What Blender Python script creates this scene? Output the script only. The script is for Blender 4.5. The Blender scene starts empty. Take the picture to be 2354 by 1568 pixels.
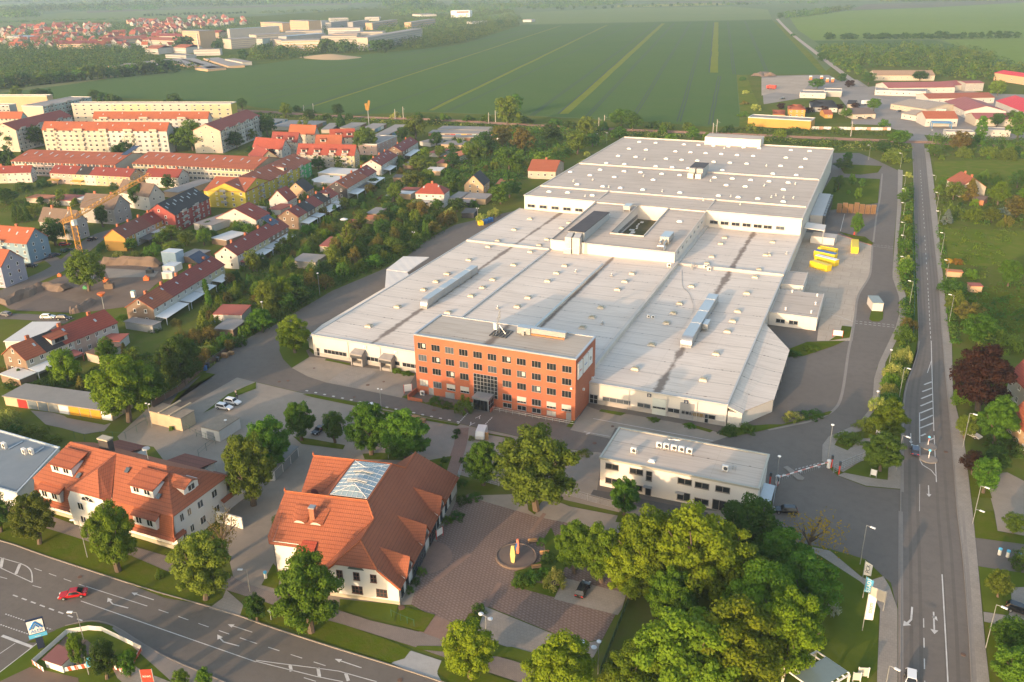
import bpy,bmesh,math,random
from mathutils import Vector,Matrix
R=math.radians
S=bpy.context.scene
COL=S.collection
# camera
F_,P_,RO_,YW_=2002.36,.398229,.015854,.408749
CAMZ=100.0
def _rot():
    cp,sp=math.cos(P_),math.sin(P_)
    Fv=Vector((0,cp,-sp));rt=Vector((1,0,0));dn=Vector((0,-sp,-cp))
    c,s=math.cos(RO_),math.sin(RO_)
    a=c*rt + s*dn;b=-s*rt + c*dn
    Z=Matrix.Rotation(YW_,3,'Z')
    return Z @ a,Z @ b,Z @ Fv
CR,CD,CF=_rot()
def ray(u,v): return CR*((u-1177)/F_) + CD*((v-784)/F_) + CF
def G(u,v,z=0.0):
    d=ray(u,v);t=(z-CAMZ)/d.z
    return Vector((d.x*t,d.y*t,z))
def k(cr, x, y, z=0.0):            # crop-local photo coordinates to a point
    return G(588.5*int(cr[0])+x/4,392*int(cr[1])+y/4,z)
def AY(u,v,yy):
    d=ray(u,v);return d*(yy/d.y)+Vector((0,0,CAMZ))
def AX(u,v,xx):
    d=ray(u,v);return d*(xx/d.x)+Vector((0,0,CAMZ))
cam=bpy.data.objects.new('camera',bpy.data.cameras.new('camera'));COL.objects.link(cam)
cam.matrix_world=Matrix(((CR.x,-CD.x,-CF.x,0),(CR.y,-CD.y,-CF.y,0),(CR.z,-CD.z,-CF.z,CAMZ),(0,0,0,1)))
cam.data.sensor_width=36;cam.data.lens=36*F_/2354;cam.data.clip_end=40000;cam.data.clip_start=.5
S.camera=cam
# materials
MC={}
def _nt(name):
    m=bpy.data.materials.new(name);m.use_nodes=True
    nt=m.node_tree;b=nt.nodes['Principled BSDF'];return m,nt,b
def N(nt,t,**kw):
    n=nt.nodes.new(t)
    for a,b in kw.items():
        if a.startswith('i_'):
            key=a[2:].replace('_',' ')
            n.inputs[int(key) if key.isdigit() else key].default_value=b
        else: setattr(n,a,b)
    return n
def ramp(nt,fac,stops):
    r=N(nt,'ShaderNodeValToRGB');e=r.color_ramp.elements
    while len(e)<len(stops): e.new(.5)
    for q,(p,c) in zip(e,stops):
        q.position=p;q.color=(*c,1) if len(c)==3 else c
    nt.links.new(fac,r.inputs[0]);return r.outputs[0]
def mixc(nt,fac,a,b,mode='MIX'):
    n=N(nt,'ShaderNodeMix',data_type='RGBA',blend_type=mode)
    for s,v in ((0,fac),(6,a),(7,b)):
        if hasattr(v,'is_linked') or hasattr(v,'links'): nt.links.new(v,n.inputs[s])
        elif s==0: n.inputs[0].default_value=v
        else: n.inputs[s].default_value=(*v,1)
    return n.outputs[2]
def noise(nt,scale,detail=3,vec=None,rough=.55):
    n=N(nt,'ShaderNodeTexNoise',i_Scale=scale,i_Detail=detail,i_Roughness=rough)
    nt.links.new(vec if vec is not None else pos(nt),n.inputs['Vector']);return n.outputs['Fac']
def pos(nt):
    for n in nt.nodes:
        if n.type=='NEW_GEOMETRY': return n.outputs['Position']
    return N(nt,'ShaderNodeNewGeometry').outputs['Position']
def obj_vec(nt):
    for n in nt.nodes:
        if n.type=='TEX_COORD': return n.outputs['Object']
    return N(nt,'ShaderNodeTexCoord').outputs['Object']
def mth(nt,op,a,b=None):
    n=N(nt,'ShaderNodeMath',operation=op)
    for i,v in enumerate((a,b)):
        if v is None: continue
        if hasattr(v,'links'): nt.links.new(v,n.inputs[i])
        else: n.inputs[i].default_value=v
    return n.outputs[0]
def bump(nt,b,h,st=.3,dist=.1):
    n=N(nt,'ShaderNodeBump',i_Strength=st,i_Distance=dist)
    nt.links.new(h,n.inputs['Height']);nt.links.new(n.outputs[0],b.inputs['Normal'])
def M(name,c,c2=None,s=.6,s2=.05,rough=.85,bmp=0,spec=.3,rnd=0,metal=0,d2=.5):
    """two-tone surface: a broad and a fine noise mix c and c2"""
    if name in MC: return MC[name]
    m,nt,b=_nt(name)
    c2=c2 or tuple(x*.78 for x in c)
    f1=noise(nt,s2,4);f2=noise(nt,s,4)
    a=ramp(nt,f1,[(.34,(0,0,0)),(.68,(1,1,1))]);d=ramp(nt,f2,[(.3,(0,0,0)),(.72,(1,1,1))])
    f=mixc(nt,d2,a,d)
    col=mixc(nt,f,c,c2)
    if rnd:
        oi=N(nt,'ShaderNodeObjectInfo')
        hs=N(nt,'ShaderNodeHueSaturation')
        v=mth(nt,'MULTIPLY_ADD',oi.outputs['Random'],2*rnd);v.node.inputs[2].default_value=1-rnd
        nt.links.new(v,hs.inputs['Value']);nt.links.new(col,hs.inputs['Color']);col=hs.outputs[0]
    nt.links.new(col,b.inputs['Base Color'])
    b.inputs['Roughness'].default_value=rough;b.inputs['Specular IOR Level'].default_value=spec;b.inputs['Metallic'].default_value=metal
    if bmp: bump(nt,b,f2,bmp,.1)
    MC[name]=m;return m
def flat(name,c,rough=.5,metal=0,spec=.4):
    return M(name,c,tuple(x*.88 for x in c),1.5,.2,rough,0,spec,0,metal)
def glassm(name='window_glass',c=(.02,.024,.028),rough=.08):
    if name in MC: return MC[name]
    m,nt,b=_nt(name)
    oi=N(nt,'ShaderNodeObjectInfo')
    col=ramp(nt,oi.outputs['Random'],[(0,tuple(x*.6 for x in c)),(.75,c),(1,tuple(min(1,x*4) for x in c))])
    nt.links.new(col,b.inputs['Base Color']);b.inputs['Roughness'].default_value=rough;b.inputs['Specular IOR Level'].default_value=.6
    MC[name]=m;return m
def tiles(name,c,c2,pitch=.42,rnd=.0,weather=.35):
    """clay roof tiles: courses across the slope from height, broad weathering"""
    if name in MC: return MC[name]
    m,nt,b=_nt(name)
    f1=noise(nt,.25,5);f2=noise(nt,2.2,3)
    col=mixc(nt,ramp(nt,f1,[(.3,(0,0,0)),(.7,(1,1,1))]),c,c2)
    col=mixc(nt,weather,col,mixc(nt,f2,tuple(x*1.25 for x in c),tuple(x*.6 for x in c2)))
    sx=N(nt,'ShaderNodeSeparateXYZ');nt.links.new(pos(nt),sx.inputs[0])
    w=mth(nt,'FRACT',mth(nt,'DIVIDE',sx.outputs[2],pitch))
    w2=mth(nt,'FRACT',mth(nt,'DIVIDE',mth(nt,'ADD',sx.outputs[0],sx.outputs[1]),pitch*1.05))
    h=mth(nt,'ADD',w,mth(nt,'PINGPONG',w2,.5))
    dk=ramp(nt,mth(nt,'MAXIMUM',mth(nt,'SUBTRACT',1,mth(nt,'MULTIPLY',w,4)),mth(nt,'SUBTRACT',1,mth(nt,'MULTIPLY',w2,5))),[(0,(1,1,1)),(1,(.55,.52,.5))])
    col=mixc(nt,1.0,col,dk,'MULTIPLY')
    oi=N(nt,'ShaderNodeObjectInfo');hs=N(nt,'ShaderNodeHueSaturation')
    v=mth(nt,'MULTIPLY_ADD',oi.outputs['Random'],2*rnd);v.node.inputs[2].default_value=1-rnd
    nt.links.new(v,hs.inputs['Value']);nt.links.new(col,hs.inputs['Color'])
    nt.links.new(hs.outputs[0],b.inputs['Base Color']);b.inputs['Roughness'].default_value=.75;b.inputs['Specular IOR Level'].default_value=.3
    bump(nt,b,h,.5,.05)
    MC[name]=m;return m
def leafm(name,c,c2,trans=.35):
    if name in MC: return MC[name]
    m,nt,b=_nt(name)
    f=noise(nt,.55,3)
    oi=N(nt,'ShaderNodeObjectInfo')
    col=mixc(nt,ramp(nt,f,[(.35,(0,0,0)),(.65,(1,1,1))]),c,c2)
    hs=N(nt,'ShaderNodeHueSaturation',i_Saturation=1.0)
    v=mth(nt,'MULTIPLY_ADD',oi.outputs['Random'],.5);v.node.inputs[2].default_value=.75
    hh=mth(nt,'MULTIPLY_ADD',mth(nt,'FRACT',mth(nt,'MULTIPLY',oi.outputs['Random'],7.3)),.035);hh.node.inputs[2].default_value=.49
    nt.links.new(v,hs.inputs['Value']);nt.links.new(hh,hs.inputs['Hue']);nt.links.new(col,hs.inputs['Color'])
    b.inputs['Roughness'].default_value=.7;b.inputs['Specular IOR Level'].default_value=.15
    nt.links.new(hs.outputs[0],b.inputs['Base Color'])
    t=N(nt,'ShaderNodeBsdfTranslucent');nt.links.new(hs.outputs[0],t.inputs[0])
    mx=N(nt,'ShaderNodeMixShader');mx.inputs[0].default_value=trans
    nt.links.new(b.outputs[0],mx.inputs[1]);nt.links.new(t.outputs[0],mx.inputs[2])
    nt.links.new(mx.outputs[0],nt.nodes['Material Output'].inputs[0])
    MC[name]=m;return m
# mesh building
class MB:
    def __init__(s): s.v=[];s.f=[];s.m=[]
    def add(s,vs,fs,mi=0):
        o=len(s.v);s.v+=[tuple(p) for p in vs]
        for f in fs: s.f.append([i+o for i in f]);s.m.append(mi)
        return s
    def box(s,x0,y0,z0,x1,y1,z1,mi=0,bottom=True):
        vs=[(x0,y0,z0),(x1,y0,z0),(x1,y1,z0),(x0,y1,z0),(x0,y0,z1),(x1,y0,z1),(x1,y1,z1),(x0,y1,z1)]
        return s.add(vs,[(3,2,1,0),(4,5,6,7),(0,1,5,4),(1,2,6,5),(2,3,7,6),(3,0,4,7)],mi)
    def obox(s,p,ux,sx,sy,sz,mi=0,z0=0):
        """box centred on p (bottom z0 above p.z), ux = direction of its sx side"""
        p=Vector(p);ux=Vector((ux[0],ux[1],0)).normalized();uy=Vector((-ux.y,ux.x,0))
        c=[p+ux*a*sx/2+uy*b*sy/2 for a,b in ((-1,-1),(1,-1),(1,1),(-1,1))]
        return s.prism(c,p.z+z0,p.z+z0+sz,mi)
    def prism(s,poly,z0,z1,mi=0,mtop=None):
        n=len(poly);a=sum(poly[i][0]*poly[(i+1) % n][1]-poly[(i+1) % n][0]*poly[i][1] for i in range(n))
        if a<0: poly=poly[::-1]
        vs=[(p[0],p[1],z0) for p in poly]+[(p[0],p[1],z1) for p in poly]
        s.add(vs,[tuple(range(n))[::-1]]+[(i,(i+1) % n,n+(i+1) % n,n+i) for i in range(n)],mi)
        o=len(s.v)-2*n
        s.f.append([o+n+i for i in range(n)]);s.m.append(mi if mtop is None else mtop)
        return s
    def quad(s,a,b,c,d,mi=0): return s.add([a,b,c,d],[(0,1,2,3)],mi)
    def face(s,pts,mi=0): return s.add(pts,[tuple(range(len(pts)))],mi)
    def slab(s,pts,t,mi=0):
        """a planar polygon with thickness t below it"""
        n=len(pts);pts=[Vector(p) for p in pts]
        nm=(pts[1]-pts[0]).cross(pts[2]-pts[0]).normalized()
        if nm.z<0: pts=pts[::-1];nm=-nm
        lo=[p-nm*t for p in pts]
        return s.add(pts+lo,[tuple(range(n)),tuple(range(2*n-1,n-1,-1))]+[(i,n+i,n+(i+1) % n,(i+1) % n) for i in range(n)],mi)
    def tube(s,a,b,r0,r1=None,n=8,mi=0,cap=True):
        a=Vector(a);b=Vector(b);r1=r0 if r1 is None else r1
        d=(b-a).normalized();x=d.orthogonal().normalized();y=d.cross(x)
        vs=[]
        for p,r in ((a,r0),(b,r1)):
            for i in range(n):
                t=2*math.pi*i/n;vs.append(p+x*math.cos(t)*r+y*math.sin(t)*r)
        fs=[(i,(i+1) % n,n+(i+1) % n,n+i) for i in range(n)]
        if cap: fs+=[tuple(range(n))[::-1],tuple(range(n,2*n))]
        return s.add(vs,fs,mi)
    def lathe(s,c,prof,n=16,mi=0):
        c=Vector(c);vs=[]
        for r,z in prof:
            for i in range(n):
                t=2*math.pi*i/n;vs.append(c+Vector((r*math.cos(t),r*math.sin(t),z)))
        fs=[]
        for j in range(len(prof)-1):
            for i in range(n): fs.append((j*n+i,j*n+(i+1) % n,(j+1)*n+(i+1) % n,(j+1)*n+i))
        fs.append(tuple(range(n))[::-1]);fs.append(tuple((len(prof)-1)*n+i for i in range(n)))
        return s.add(vs,fs,mi)
    def mesh(s,name,mats,smooth=False):
        me=bpy.data.meshes.new(name);me.from_pydata(s.v,[],s.f)
        for m in (mats if isinstance(mats,(list,tuple)) else [mats]): me.materials.append(m)
        if any(s.m): me.polygons.foreach_set('material_index',s.m)
        if smooth: me.polygons.foreach_set('use_smooth',[True]*len(s.f))
        me.update();return me
    def build(s,name,mats,parent=None,smooth=False,loc=None,**kw):
        if parent is not None and loc is None:       # keep parts in world place
            pw=parent.matrix_world_store if hasattr(parent,'matrix_world_store') else None
        o=bpy.data.objects.new(name,s.mesh(name,mats,smooth));COL.objects.link(o)
        if loc is not None: o.location=loc
        if parent is not None:
            o.parent=parent
            if loc is None: o.matrix_parent_inverse=PW(parent).inverted()
        for a,b in kw.items(): o[a]=b
        return o
def PW(o):
    m=Matrix.LocRotScale(o.location,o.rotation_euler,o.scale)
    if o.parent: m=PW(o.parent) @ o.matrix_parent_inverse @ m
    return m
def inst(name,mesh,parent,loc,rz=0,sc=None,mat=None):
    """a part that shares mesh data; loc/rz in world space"""
    o=bpy.data.objects.new(name,mesh);COL.objects.link(o)
    o.location=loc;o.rotation_euler=(0,0,rz)
    if sc: o.scale=sc if hasattr(sc,'__len__') else (sc,)*3
    if parent is not None: o.parent=parent;o.matrix_parent_inverse=PW(parent).inverted()
    if mat is not None:
        for i,mm in enumerate(mat if isinstance(mat,(list,tuple)) else [mat]):
            o.material_slots[i].link='OBJECT';o.material_slots[i].material=mm
    return o
AUTO=[];LM=[]
def landmark(phrase,p,r=6): LM.append((phrase,p[0],p[1],r))
def tag(o,label,cat,group=None,look=None,p=None):
    o['category']=cat
    if label: o['label']=label
    else: AUTO.append((o,look,p if p is not None else o.location.copy(),group))
    if group: o['group']=group
    return o
def thing(name,label,cat,loc,group=None,rz=0,look=None):
    o=bpy.data.objects.new(name,None);COL.objects.link(o);o.empty_display_size=.5
    o.location=loc;o.rotation_euler=(0,0,rz)
    return tag(o,label,cat,group,look)
def struct(o,kind='structure'): o['kind']=kind;return o
ORD='first second third fourth fifth sixth seventh eighth ninth tenth eleventh twelfth thirteenth fourteenth fifteenth sixteenth seventeenth eighteenth nineteenth twentieth'.split()
def resolve_labels():
    by={}
    for o,look,p,group in AUTO:
        best=min(LM,key=lambda L: math.hypot(p[0]-L[1],p[1]-L[2])-L[3])
        d=Vector((best[1],best[2]));dl=d.normalized();q=Vector((p[0],p[1]))-d
        al=q.dot(dl);la=abs(q.x*dl.y-q.y*dl.x)
        rel='behind' if al>la else 'before' if al<-la else 'by'
        by.setdefault((look,rel,best[0]),[]).append((q.length,o,group))
    for (look,rel,lm),L in by.items():
        L.sort(key=lambda t: t[0])
        for i,(d,o,g) in enumerate(L):
            if len(L)==1: o['label']=f'{look} {rel} {lm}'
            elif i<len(ORD): l_=f'{ORD[i]} {look} {rel} {lm}';o['label']=l_+', counting outward' if len(l_.split())<13 else l_
            else: o['label']=f'{look} far out {rel} {lm}';o['group']=f'{look} far out {rel} {lm}'
def smooth_line(pts,n=6,closed=False):
    P=[Vector(p) for p in pts];out=[];L=len(P)
    for i in range(L if closed else L-1):
        p0,p1,p2,p3=(P[(i-1) % L] if closed or i else P[0]),P[i],P[(i+1) % L],(P[(i+2) % L] if closed or i+2<L else P[-1])
        for j in range(n):
            t=j/n
            out.append(.5*((2*p1)+(p2-p0)*t+(2*p0-5*p1+4*p2-p3)*t*t+(3*p1-p0-3*p2+p3)*t**3))
    if not closed: out.append(P[-1])
    return out
def strip(mb,line,w,z,mi=0):
    """flat ribbon w wide along a polyline"""
    L=[Vector((p[0],p[1],0)) for p in line];prev=None
    for i,p in enumerate(L):
        d=(L[min(i+1,len(L)-1)]-L[max(i-1,0)]).normalized();nrm=Vector((-d.y,d.x,0))*w/2
        a,b=(p+nrm),(p-nrm);a.z=b.z=z
        if prev: mb.quad(prev[1],b,a,prev[0],mi)
        prev=(a,b)
    return mb
def dashes(mb,a,b,w,dash,gap,z,mi=0,off=0):
    a=Vector(a);b=Vector(b);a.z=b.z=0;L=(b-a).length;d=(b-a)/L;t=off
    while t<L:
        e=min(t+dash,L);strip(mb,[a+d*t,a+d*e],w,z,mi);t=e+gap
def kerb(mb,line,w,h,mi=0):
    L=[Vector((p[0],p[1],0)) for p in line];prev=None
    for i,p in enumerate(L):
        d=(L[min(i+1,len(L)-1)]-L[max(i-1,0)]).normalized();nrm=Vector((-d.y,d.x,0))*w/2
        r=[p+nrm,p+nrm+Vector((0,0,h)),p-nrm+Vector((0,0,h)),p-nrm]
        if prev:
            for q in range(3): mb.quad(prev[q],prev[q+1],r[q+1],r[q],mi)
        prev=r
    return mb
def text_mesh(name,s,size,mat,parent,loc,rot,extrude=.01,align='CENTER'):
    cu=bpy.data.curves.new(name,'FONT');cu.body=s;cu.size=size;cu.extrude=extrude;cu.align_x=align;cu.align_y='CENTER'
    f=bpy.data.objects.new(name,cu);COL.objects.link(f);me=bpy.data.meshes.new_from_object(f.evaluated_get(bpy.context.evaluated_depsgraph_get()))
    bpy.data.objects.remove(f);me.materials.clear();me.materials.append(mat);o=bpy.data.objects.new(name,me);COL.objects.link(o)
    o.parent=parent;o.matrix_parent_inverse=PW(parent).inverted();o.matrix_basis=Matrix.Translation(Vector(loc)) @ rot.to_4x4()
    return o
# world, sun, haze
SUN_EL, SUN_SH = 10.8, 76.0            # elevation, heading the shadows fall to (degrees from +X)
w=bpy.data.worlds.new('World');S.world=w;w.use_nodes=True
sk=w.node_tree.nodes.new('ShaderNodeTexSky');sk.sky_type='NISHITA';sk.sun_disc=False
sk.sun_elevation=R(SUN_EL);sk.sun_rotation=R(90-(SUN_SH+180));sk.air_density=1.0;sk.dust_density=2.5;sk.ozone_density=.5;sk.altitude=150
bg=w.node_tree.nodes['Background'];w.node_tree.links.new(sk.outputs[0],bg.inputs[0]);bg.inputs[1].default_value=.15
sl=bpy.data.lights.new('sun','SUN');sl.energy=2.0;sl.angle=R(.6);sl.color=(.9,.60,.375)
so=bpy.data.objects.new('sun',sl);COL.objects.link(so)
sd=Vector((-math.cos(R(SUN_SH))*math.cos(R(SUN_EL)),-math.sin(R(SUN_SH))*math.cos(R(SUN_EL)),math.sin(R(SUN_EL))))
so.rotation_euler=sd.to_track_quat('Z','Y').to_euler();so.location=(0,-100,200)
S.view_settings.view_transform='Standard';S.view_settings.look='None';S.view_settings.exposure=1.66;S.view_settings.gamma=1
S.render.engine='CYCLES';S.cycles.max_bounces=6;S.cycles.diffuse_bounces=3;S.cycles.glossy_bounces=2
S.cycles.transmission_bounces=3;S.cycles.transparent_max_bounces=8;S.cycles.volume_bounces=0;S.cycles.use_denoising=True
S.cycles.caustics_reflective=False;S.cycles.caustics_refractive=False
hz=MB().box(-9000,-600,-1.5,7000,9500,104).build('haze',[])
hm=bpy.data.materials.new('haze_air');hm.use_nodes=True;nt=hm.node_tree;nt.nodes.clear()
ou=nt.nodes.new('ShaderNodeOutputMaterial');pv=nt.nodes.new('ShaderNodeVolumePrincipled')
pv.inputs['Color'].default_value=(.58,.77,1,1);pv.inputs['Density'].default_value=.00010;pv.inputs['Anisotropy'].default_value=.0
nt.links.new(pv.outputs[0],ou.inputs['Volume']);hz.data.materials.append(hm);struct(hz,'stuff');hz['label']='pale bluish haze over the far fields'
# ground materials
def grassm(name,c,c2,s=.9,s2=.03,c3=None,bmp=.4):
    if name in MC: return MC[name]
    m,nt,b=_nt(name)
    f1=noise(nt,s2,5);f2=noise(nt,s,4,rough=.7);f3=noise(nt,s2*5,4)
    col=mixc(nt,ramp(nt,f1,[(.35,(0,0,0)),(.65,(1,1,1))]),c,c2)
    col=mixc(nt,ramp(nt,f3,[(.45,(0,0,0)),(.75,(.7,.7,.7))]),col,c3 or tuple(x*.7 for x in c))
    col=mixc(nt,mth(nt,'MULTIPLY',f2,.5),col,tuple(x*.55 for x in c2))
    nt.links.new(col,b.inputs['Base Color']);b.inputs['Roughness'].default_value=1;b.inputs['Specular IOR Level'].default_value=0
    bump(nt,b,f2,bmp,.15);MC[name]=m;return m
LAWN=grassm('lawn',(.080,.118,.008),(.108,.128,.012),1.5,.08,(.14,.12,.03))
LAWN2=grassm('meadow',(.10,.15,.014),(.14,.17,.022),.8,.04,(.20,.175,.05))
WILD=grassm('rough_grass',(.072,.11,.012),(.12,.15,.020),.5,.04,(.06,.10,.012))
GARD=grassm('garden_ground',(.09,.13,.018),(.13,.145,.027),.35,.05,(.15,.13,.045))
FIELD=grassm('crop_field',(.084,.140,.042),(.092,.150,.044),.25,.006,(.100,.148,.045),.15)
F_PALE=grassm('pale_field',(.145,.205,.075),(.165,.215,.08),.05,.002,(.18,.21,.09),0)
F_LIME=grassm('lime_field',(.15,.225,.048),(.165,.235,.05),.05,.002,(.18,.23,.06),0)
F_BROWN=grassm('brown_field',(.17,.16,.11),(.15,.16,.10),.05,.003,None,0)
F_YELL=grassm('yellow_field',(.26,.27,.06),(.24,.26,.07),.05,.003,None,0)
F_FAR=grassm('far_plain',(.11,.165,.07),(.14,.19,.08),.02,.0012,(.15,.16,.08),0)
def pavem(name,c,c2,bw=.0,bh=.0,joint=(.5,.5,.5),s=.5,s2=.06,rough=.85,rot=0,mort=.02,cracks=0):
    """asphalt, concrete, pavers: broad patches, fine grain, optional joint grid in metres"""
    if name in MC: return MC[name]
    m,nt,b=_nt(name)
    f1=noise(nt,s2,5);f2=noise(nt,s,6,rough=.7);f3=noise(nt,6,2)
    col=mixc(nt,ramp(nt,f1,[(.36,(0,0,0)),(.66,(1,1,1))]),c,c2)
    col=mixc(nt,ramp(nt,f2,[(.3,(.55,.55,.55)),(.55,(0,0,0))]),col,tuple(x*.68 for x in c2))
    col=mixc(nt,mth(nt,'MULTIPLY',f3,.35),col,tuple(x*.6 for x in c))
    if bw:
        mp=N(nt,'ShaderNodeMapping');mp.inputs['Rotation'].default_value=(0,0,rot);nt.links.new(pos(nt),mp.inputs[0])
        br=N(nt,'ShaderNodeTexBrick',i_Scale=1.0,i_Mortar_Size=mort,i_Brick_Width=bw,i_Row_Height=bh,i_Bias=0.0)
        br.inputs['Color1'].default_value=(1,1,1,1);br.inputs['Color2'].default_value=(.92,.92,.92,1);br.inputs['Mortar'].default_value=(*joint,1)
        nt.links.new(mp.outputs[0],br.inputs[0]);col=mixc(nt,1.0,col,br.outputs['Color'],'MULTIPLY')
    if cracks:
        vr=N(nt,'ShaderNodeTexVoronoi',feature='DISTANCE_TO_EDGE',i_Scale=cracks)
        wv=mixc(nt,.25,pos(nt),N(nt,'ShaderNodeTexNoise',i_Scale=.4).outputs['Color'])
        nt.links.new(wv,vr.inputs[0])
        col=mixc(nt,ramp(nt,vr.outputs['Distance'],[(0,(.75,.75,.75)),(.012,(0,0,0))]),col,tuple(x*.35 for x in c))
    nt.links.new(col,b.inputs['Base Color']);b.inputs['Roughness'].default_value=rough;b.inputs['Specular IOR Level'].default_value=.3
    bump(nt,b,f2,.2,.03);MC[name]=m;return m
ASPH=pavem('yard_asphalt',(.140,.118,.097),(.163,.138,.114),s2=.04)
ROAD=pavem('road_asphalt',(.145,.124,.103),(.17,.146,.121),s2=.05)
ROAD2=pavem('main_road_asphalt',(.150,.128,.107),(.172,.148,.124),s2=.04)
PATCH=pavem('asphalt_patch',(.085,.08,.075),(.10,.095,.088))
CONC=pavem('concrete_yard',(.43,.355,.275),(.48,.405,.315),6.0,5.0,(.62,.6,.55),s2=.08,mort=.05)
PARK=pavem('parking_pavers',(.27,.228,.18),(.32,.272,.215),.0,.0,s=.35,s2=.09)
PAVE=pavem('pavement_slabs',(.30,.26,.215),(.34,.30,.25),.6,.6,(.75,.74,.72),s2=.1)
PAVE2=pavem('brick_pavers',(.235,.19,.16),(.275,.225,.19),.5,.25,(.7,.68,.66),rot=.4)
COBB=pavem('cobblestones',(.225,.16,.13),(.285,.205,.165),.8,.55,(.68,.64,.62),s=1.3,mort=.14,rot=.35)
PAVE3=pavem('red_pavers',(.27,.17,.13),(.30,.20,.15),.3,.2,(.7,.65,.6))
GRAVEL=pavem('gravel_court',(.23,.195,.165),(.29,.25,.21),s=.6)
DIRT=pavem('bare_soil',(.15,.105,.075),(.20,.145,.105),s=.4,s2=.09)
DIRT2=pavem('dark_soil',(.12,.09,.072),(.15,.115,.09),s=.4)
BALL=pavem('rail_ballast',(.20,.135,.10),(.24,.17,.125),s=.4)
LANE=pavem('field_lane',(.36,.29,.23),(.33,.27,.21))
PAINT=M('road_paint',(.62,.60,.56),(.42,.40,.37),1.2,.3,.7)
KERB=M('kerb_stone',(.27,.235,.20),(.20,.175,.15),1.0,.1)
# ground sheets
struct(MB().quad((-16000,-1500,0),(14000,-1500,0),(14000,20000,0),(-16000,20000,0)).build('ground',F_FAR))
def sheet(name,pts,z,mat,kind='structure',**kw):
    P=[(*Vector(p).xy,z) for p in pts]
    a=sum(P[i][0]*P[(i+1) % len(P)][1]-P[(i+1) % len(P)][0]*P[i][1] for i in range(len(P)))
    if a<0: P=P[::-1]
    o=MB().face(P).build(name,mat);o['kind']=kind
    return o
def U(*q): return [G(a,b) for a,b in q]
def K(cr,*q): return [k(cr,a,b) for a,b in q]
sheet('garden_ground',U((-400,214),(0,214),(200,222),(545,236),(713,258),(988,258),(1219,267),(1452,278),(1697,292),(1705,285),(1693,171),(1890,171),(1950,120),(2100,120),(2500,190))+[Vector((160,-60,0)),Vector((-330,-60,0))],.02,GARD)
sheet('town_ground',U((-300,60),(0,68),(150,50),(350,43),(588,38),(830,20),(1000,16),(1180,22),(1195,60),(1177,65),(1063,102),(963,114),(838,125),(696,135),(588,150),(450,160),(300,171),(190,180),(60,202),(-300,240)),.06,WILD)
sheet('crop_field',U((-300,236),(0,206),(60,201),(190,179),(300,170.5),(450,160),(588,150),(696,135),(838,125),(963,114),(1063,102),(1177,65),(1202,57),(1400,53.5),(1600,49),(1775,45.5),(1890,171),(1693,172),(1697,230),(1703,287),(1697,291),(1627,291),(1452,277),(1352,272),(1219,266),(988,257),(813,264),(713,257),(588,247),(545,236),(200,222),(0,230),(-300,270)),.05,FIELD)
sheet('field_margin',U((-100,226),(0,206),(60,201),(190,179),(300,170.5),(250,181),(140,197),(60,207),(0,214)),.08,grassm('dry_margin',(.20,.20,.08),(.16,.18,.07),.2,.02))
A0,A1=G(1432,266),G(1673,51)
yl=grassm('yellow_crop_strip',(.17,.205,.03),(.20,.22,.035),.35,.05,(.115,.165,.035))
tr=flat('tramline_soil',(.024,.050,.022),.95)
lines = [  # bottom and top ends of tramline pairs, photo px
 ((1222,266),(1510,54)),((1347,272),(1550,53)),((1452,276),(1588,51.5)),((1560,280),(1625,50)),((1632,287),(1654,175)),((1688,171),(1673,50)),((1766,171),(1712,48)),
 ((1027,258),(1453,55)),((820,265),(1420,55.5)),((590,235),(1385,56)),((588,222),(1300,57)),((588,202),(1240,62)),((588,186),(1200,72)),((690,250),(1255,57))]
mb=MB()
for q,(a,b) in enumerate(lines):
    a=G(*a);b=G(*b);d=(b-a).normalized();n=Vector((-d.y,d.x,0))
    for s in (-1.15,1.15):
        L=[a.lerp(b,t/12)+n*(s+.25*math.sin(t*1.7+q)) for t in range(13)]
        strip(mb,L,1.0 if q<7 else .8,.12)
struct(mb.build('crop_tramlines',tr))
for q,(a,b,wd) in enumerate([((1297,262),(1525,54),7),((990,254),(1395,58),4.5),((725,243),(1290,59),3.5),((1641,167),(1647,51),8.5),((1030,150),(1275,60),0)]):
    if not wd: continue
    a=G(*a);b=G(*b);L=[a.lerp(b,t/24) for t in range(25)];d=(b-a).normalized();n=Vector((-d.y,d.x,0))
    rr=random.Random(q)
    L=[p+n*rr.uniform(-.5,.5) for p in L]
    struct(strip(MB(),L,wd,.10).build('yellow_crop_strip',yl))
    struct(strip(MB(),[p+n*(wd/2+.9) for p in L],1.5,.15).build('crop_tramlines',tr))
def far(name,mat,*q,z=.10): return sheet(name,U(*q),z,mat)
far('pale_field',F_PALE,(1202,56),(1775,44),(1765,22),(1680,15),(1420,19),(1290,25),(1195,30))
far('yellow_field',F_YELL,(1417,17.5),(1672,11.5),(1645,6.5),(1420,12),z=.2)
far('lime_field',F_LIME,(1815,41),(1948,25),(2133,18),(2354,6),(2600,-4),(2600,86),(2354,86),(2177,90),(1930,92),(1870,93),(1835,70))
far('dark_field',FIELD,(1872,94),(2150,92.5),(2240,118),(2330,148),(2200,135),(1985,112),(1905,118))
far('lime_field',F_LIME,(2160,92),(2600,80),(2600,200),(2390,152),(2330,147),(2240,116))
far('brown_field',F_BROWN,(1950,23),(1990,10),(2100,6),(2354,2),(2354,5),(2133,17))
far('brown_field',F_BROWN,(1500,5),(1760,2),(1720,7),(1560,8))
far('pale_field',F_PALE,(-200,62),(0,43),(90,34),(162,28),(362,20),(588,11.5),(800,9),(800,20),(588,33),(450,41),(250,50),(150,50),(0,66),(-200,84))
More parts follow.
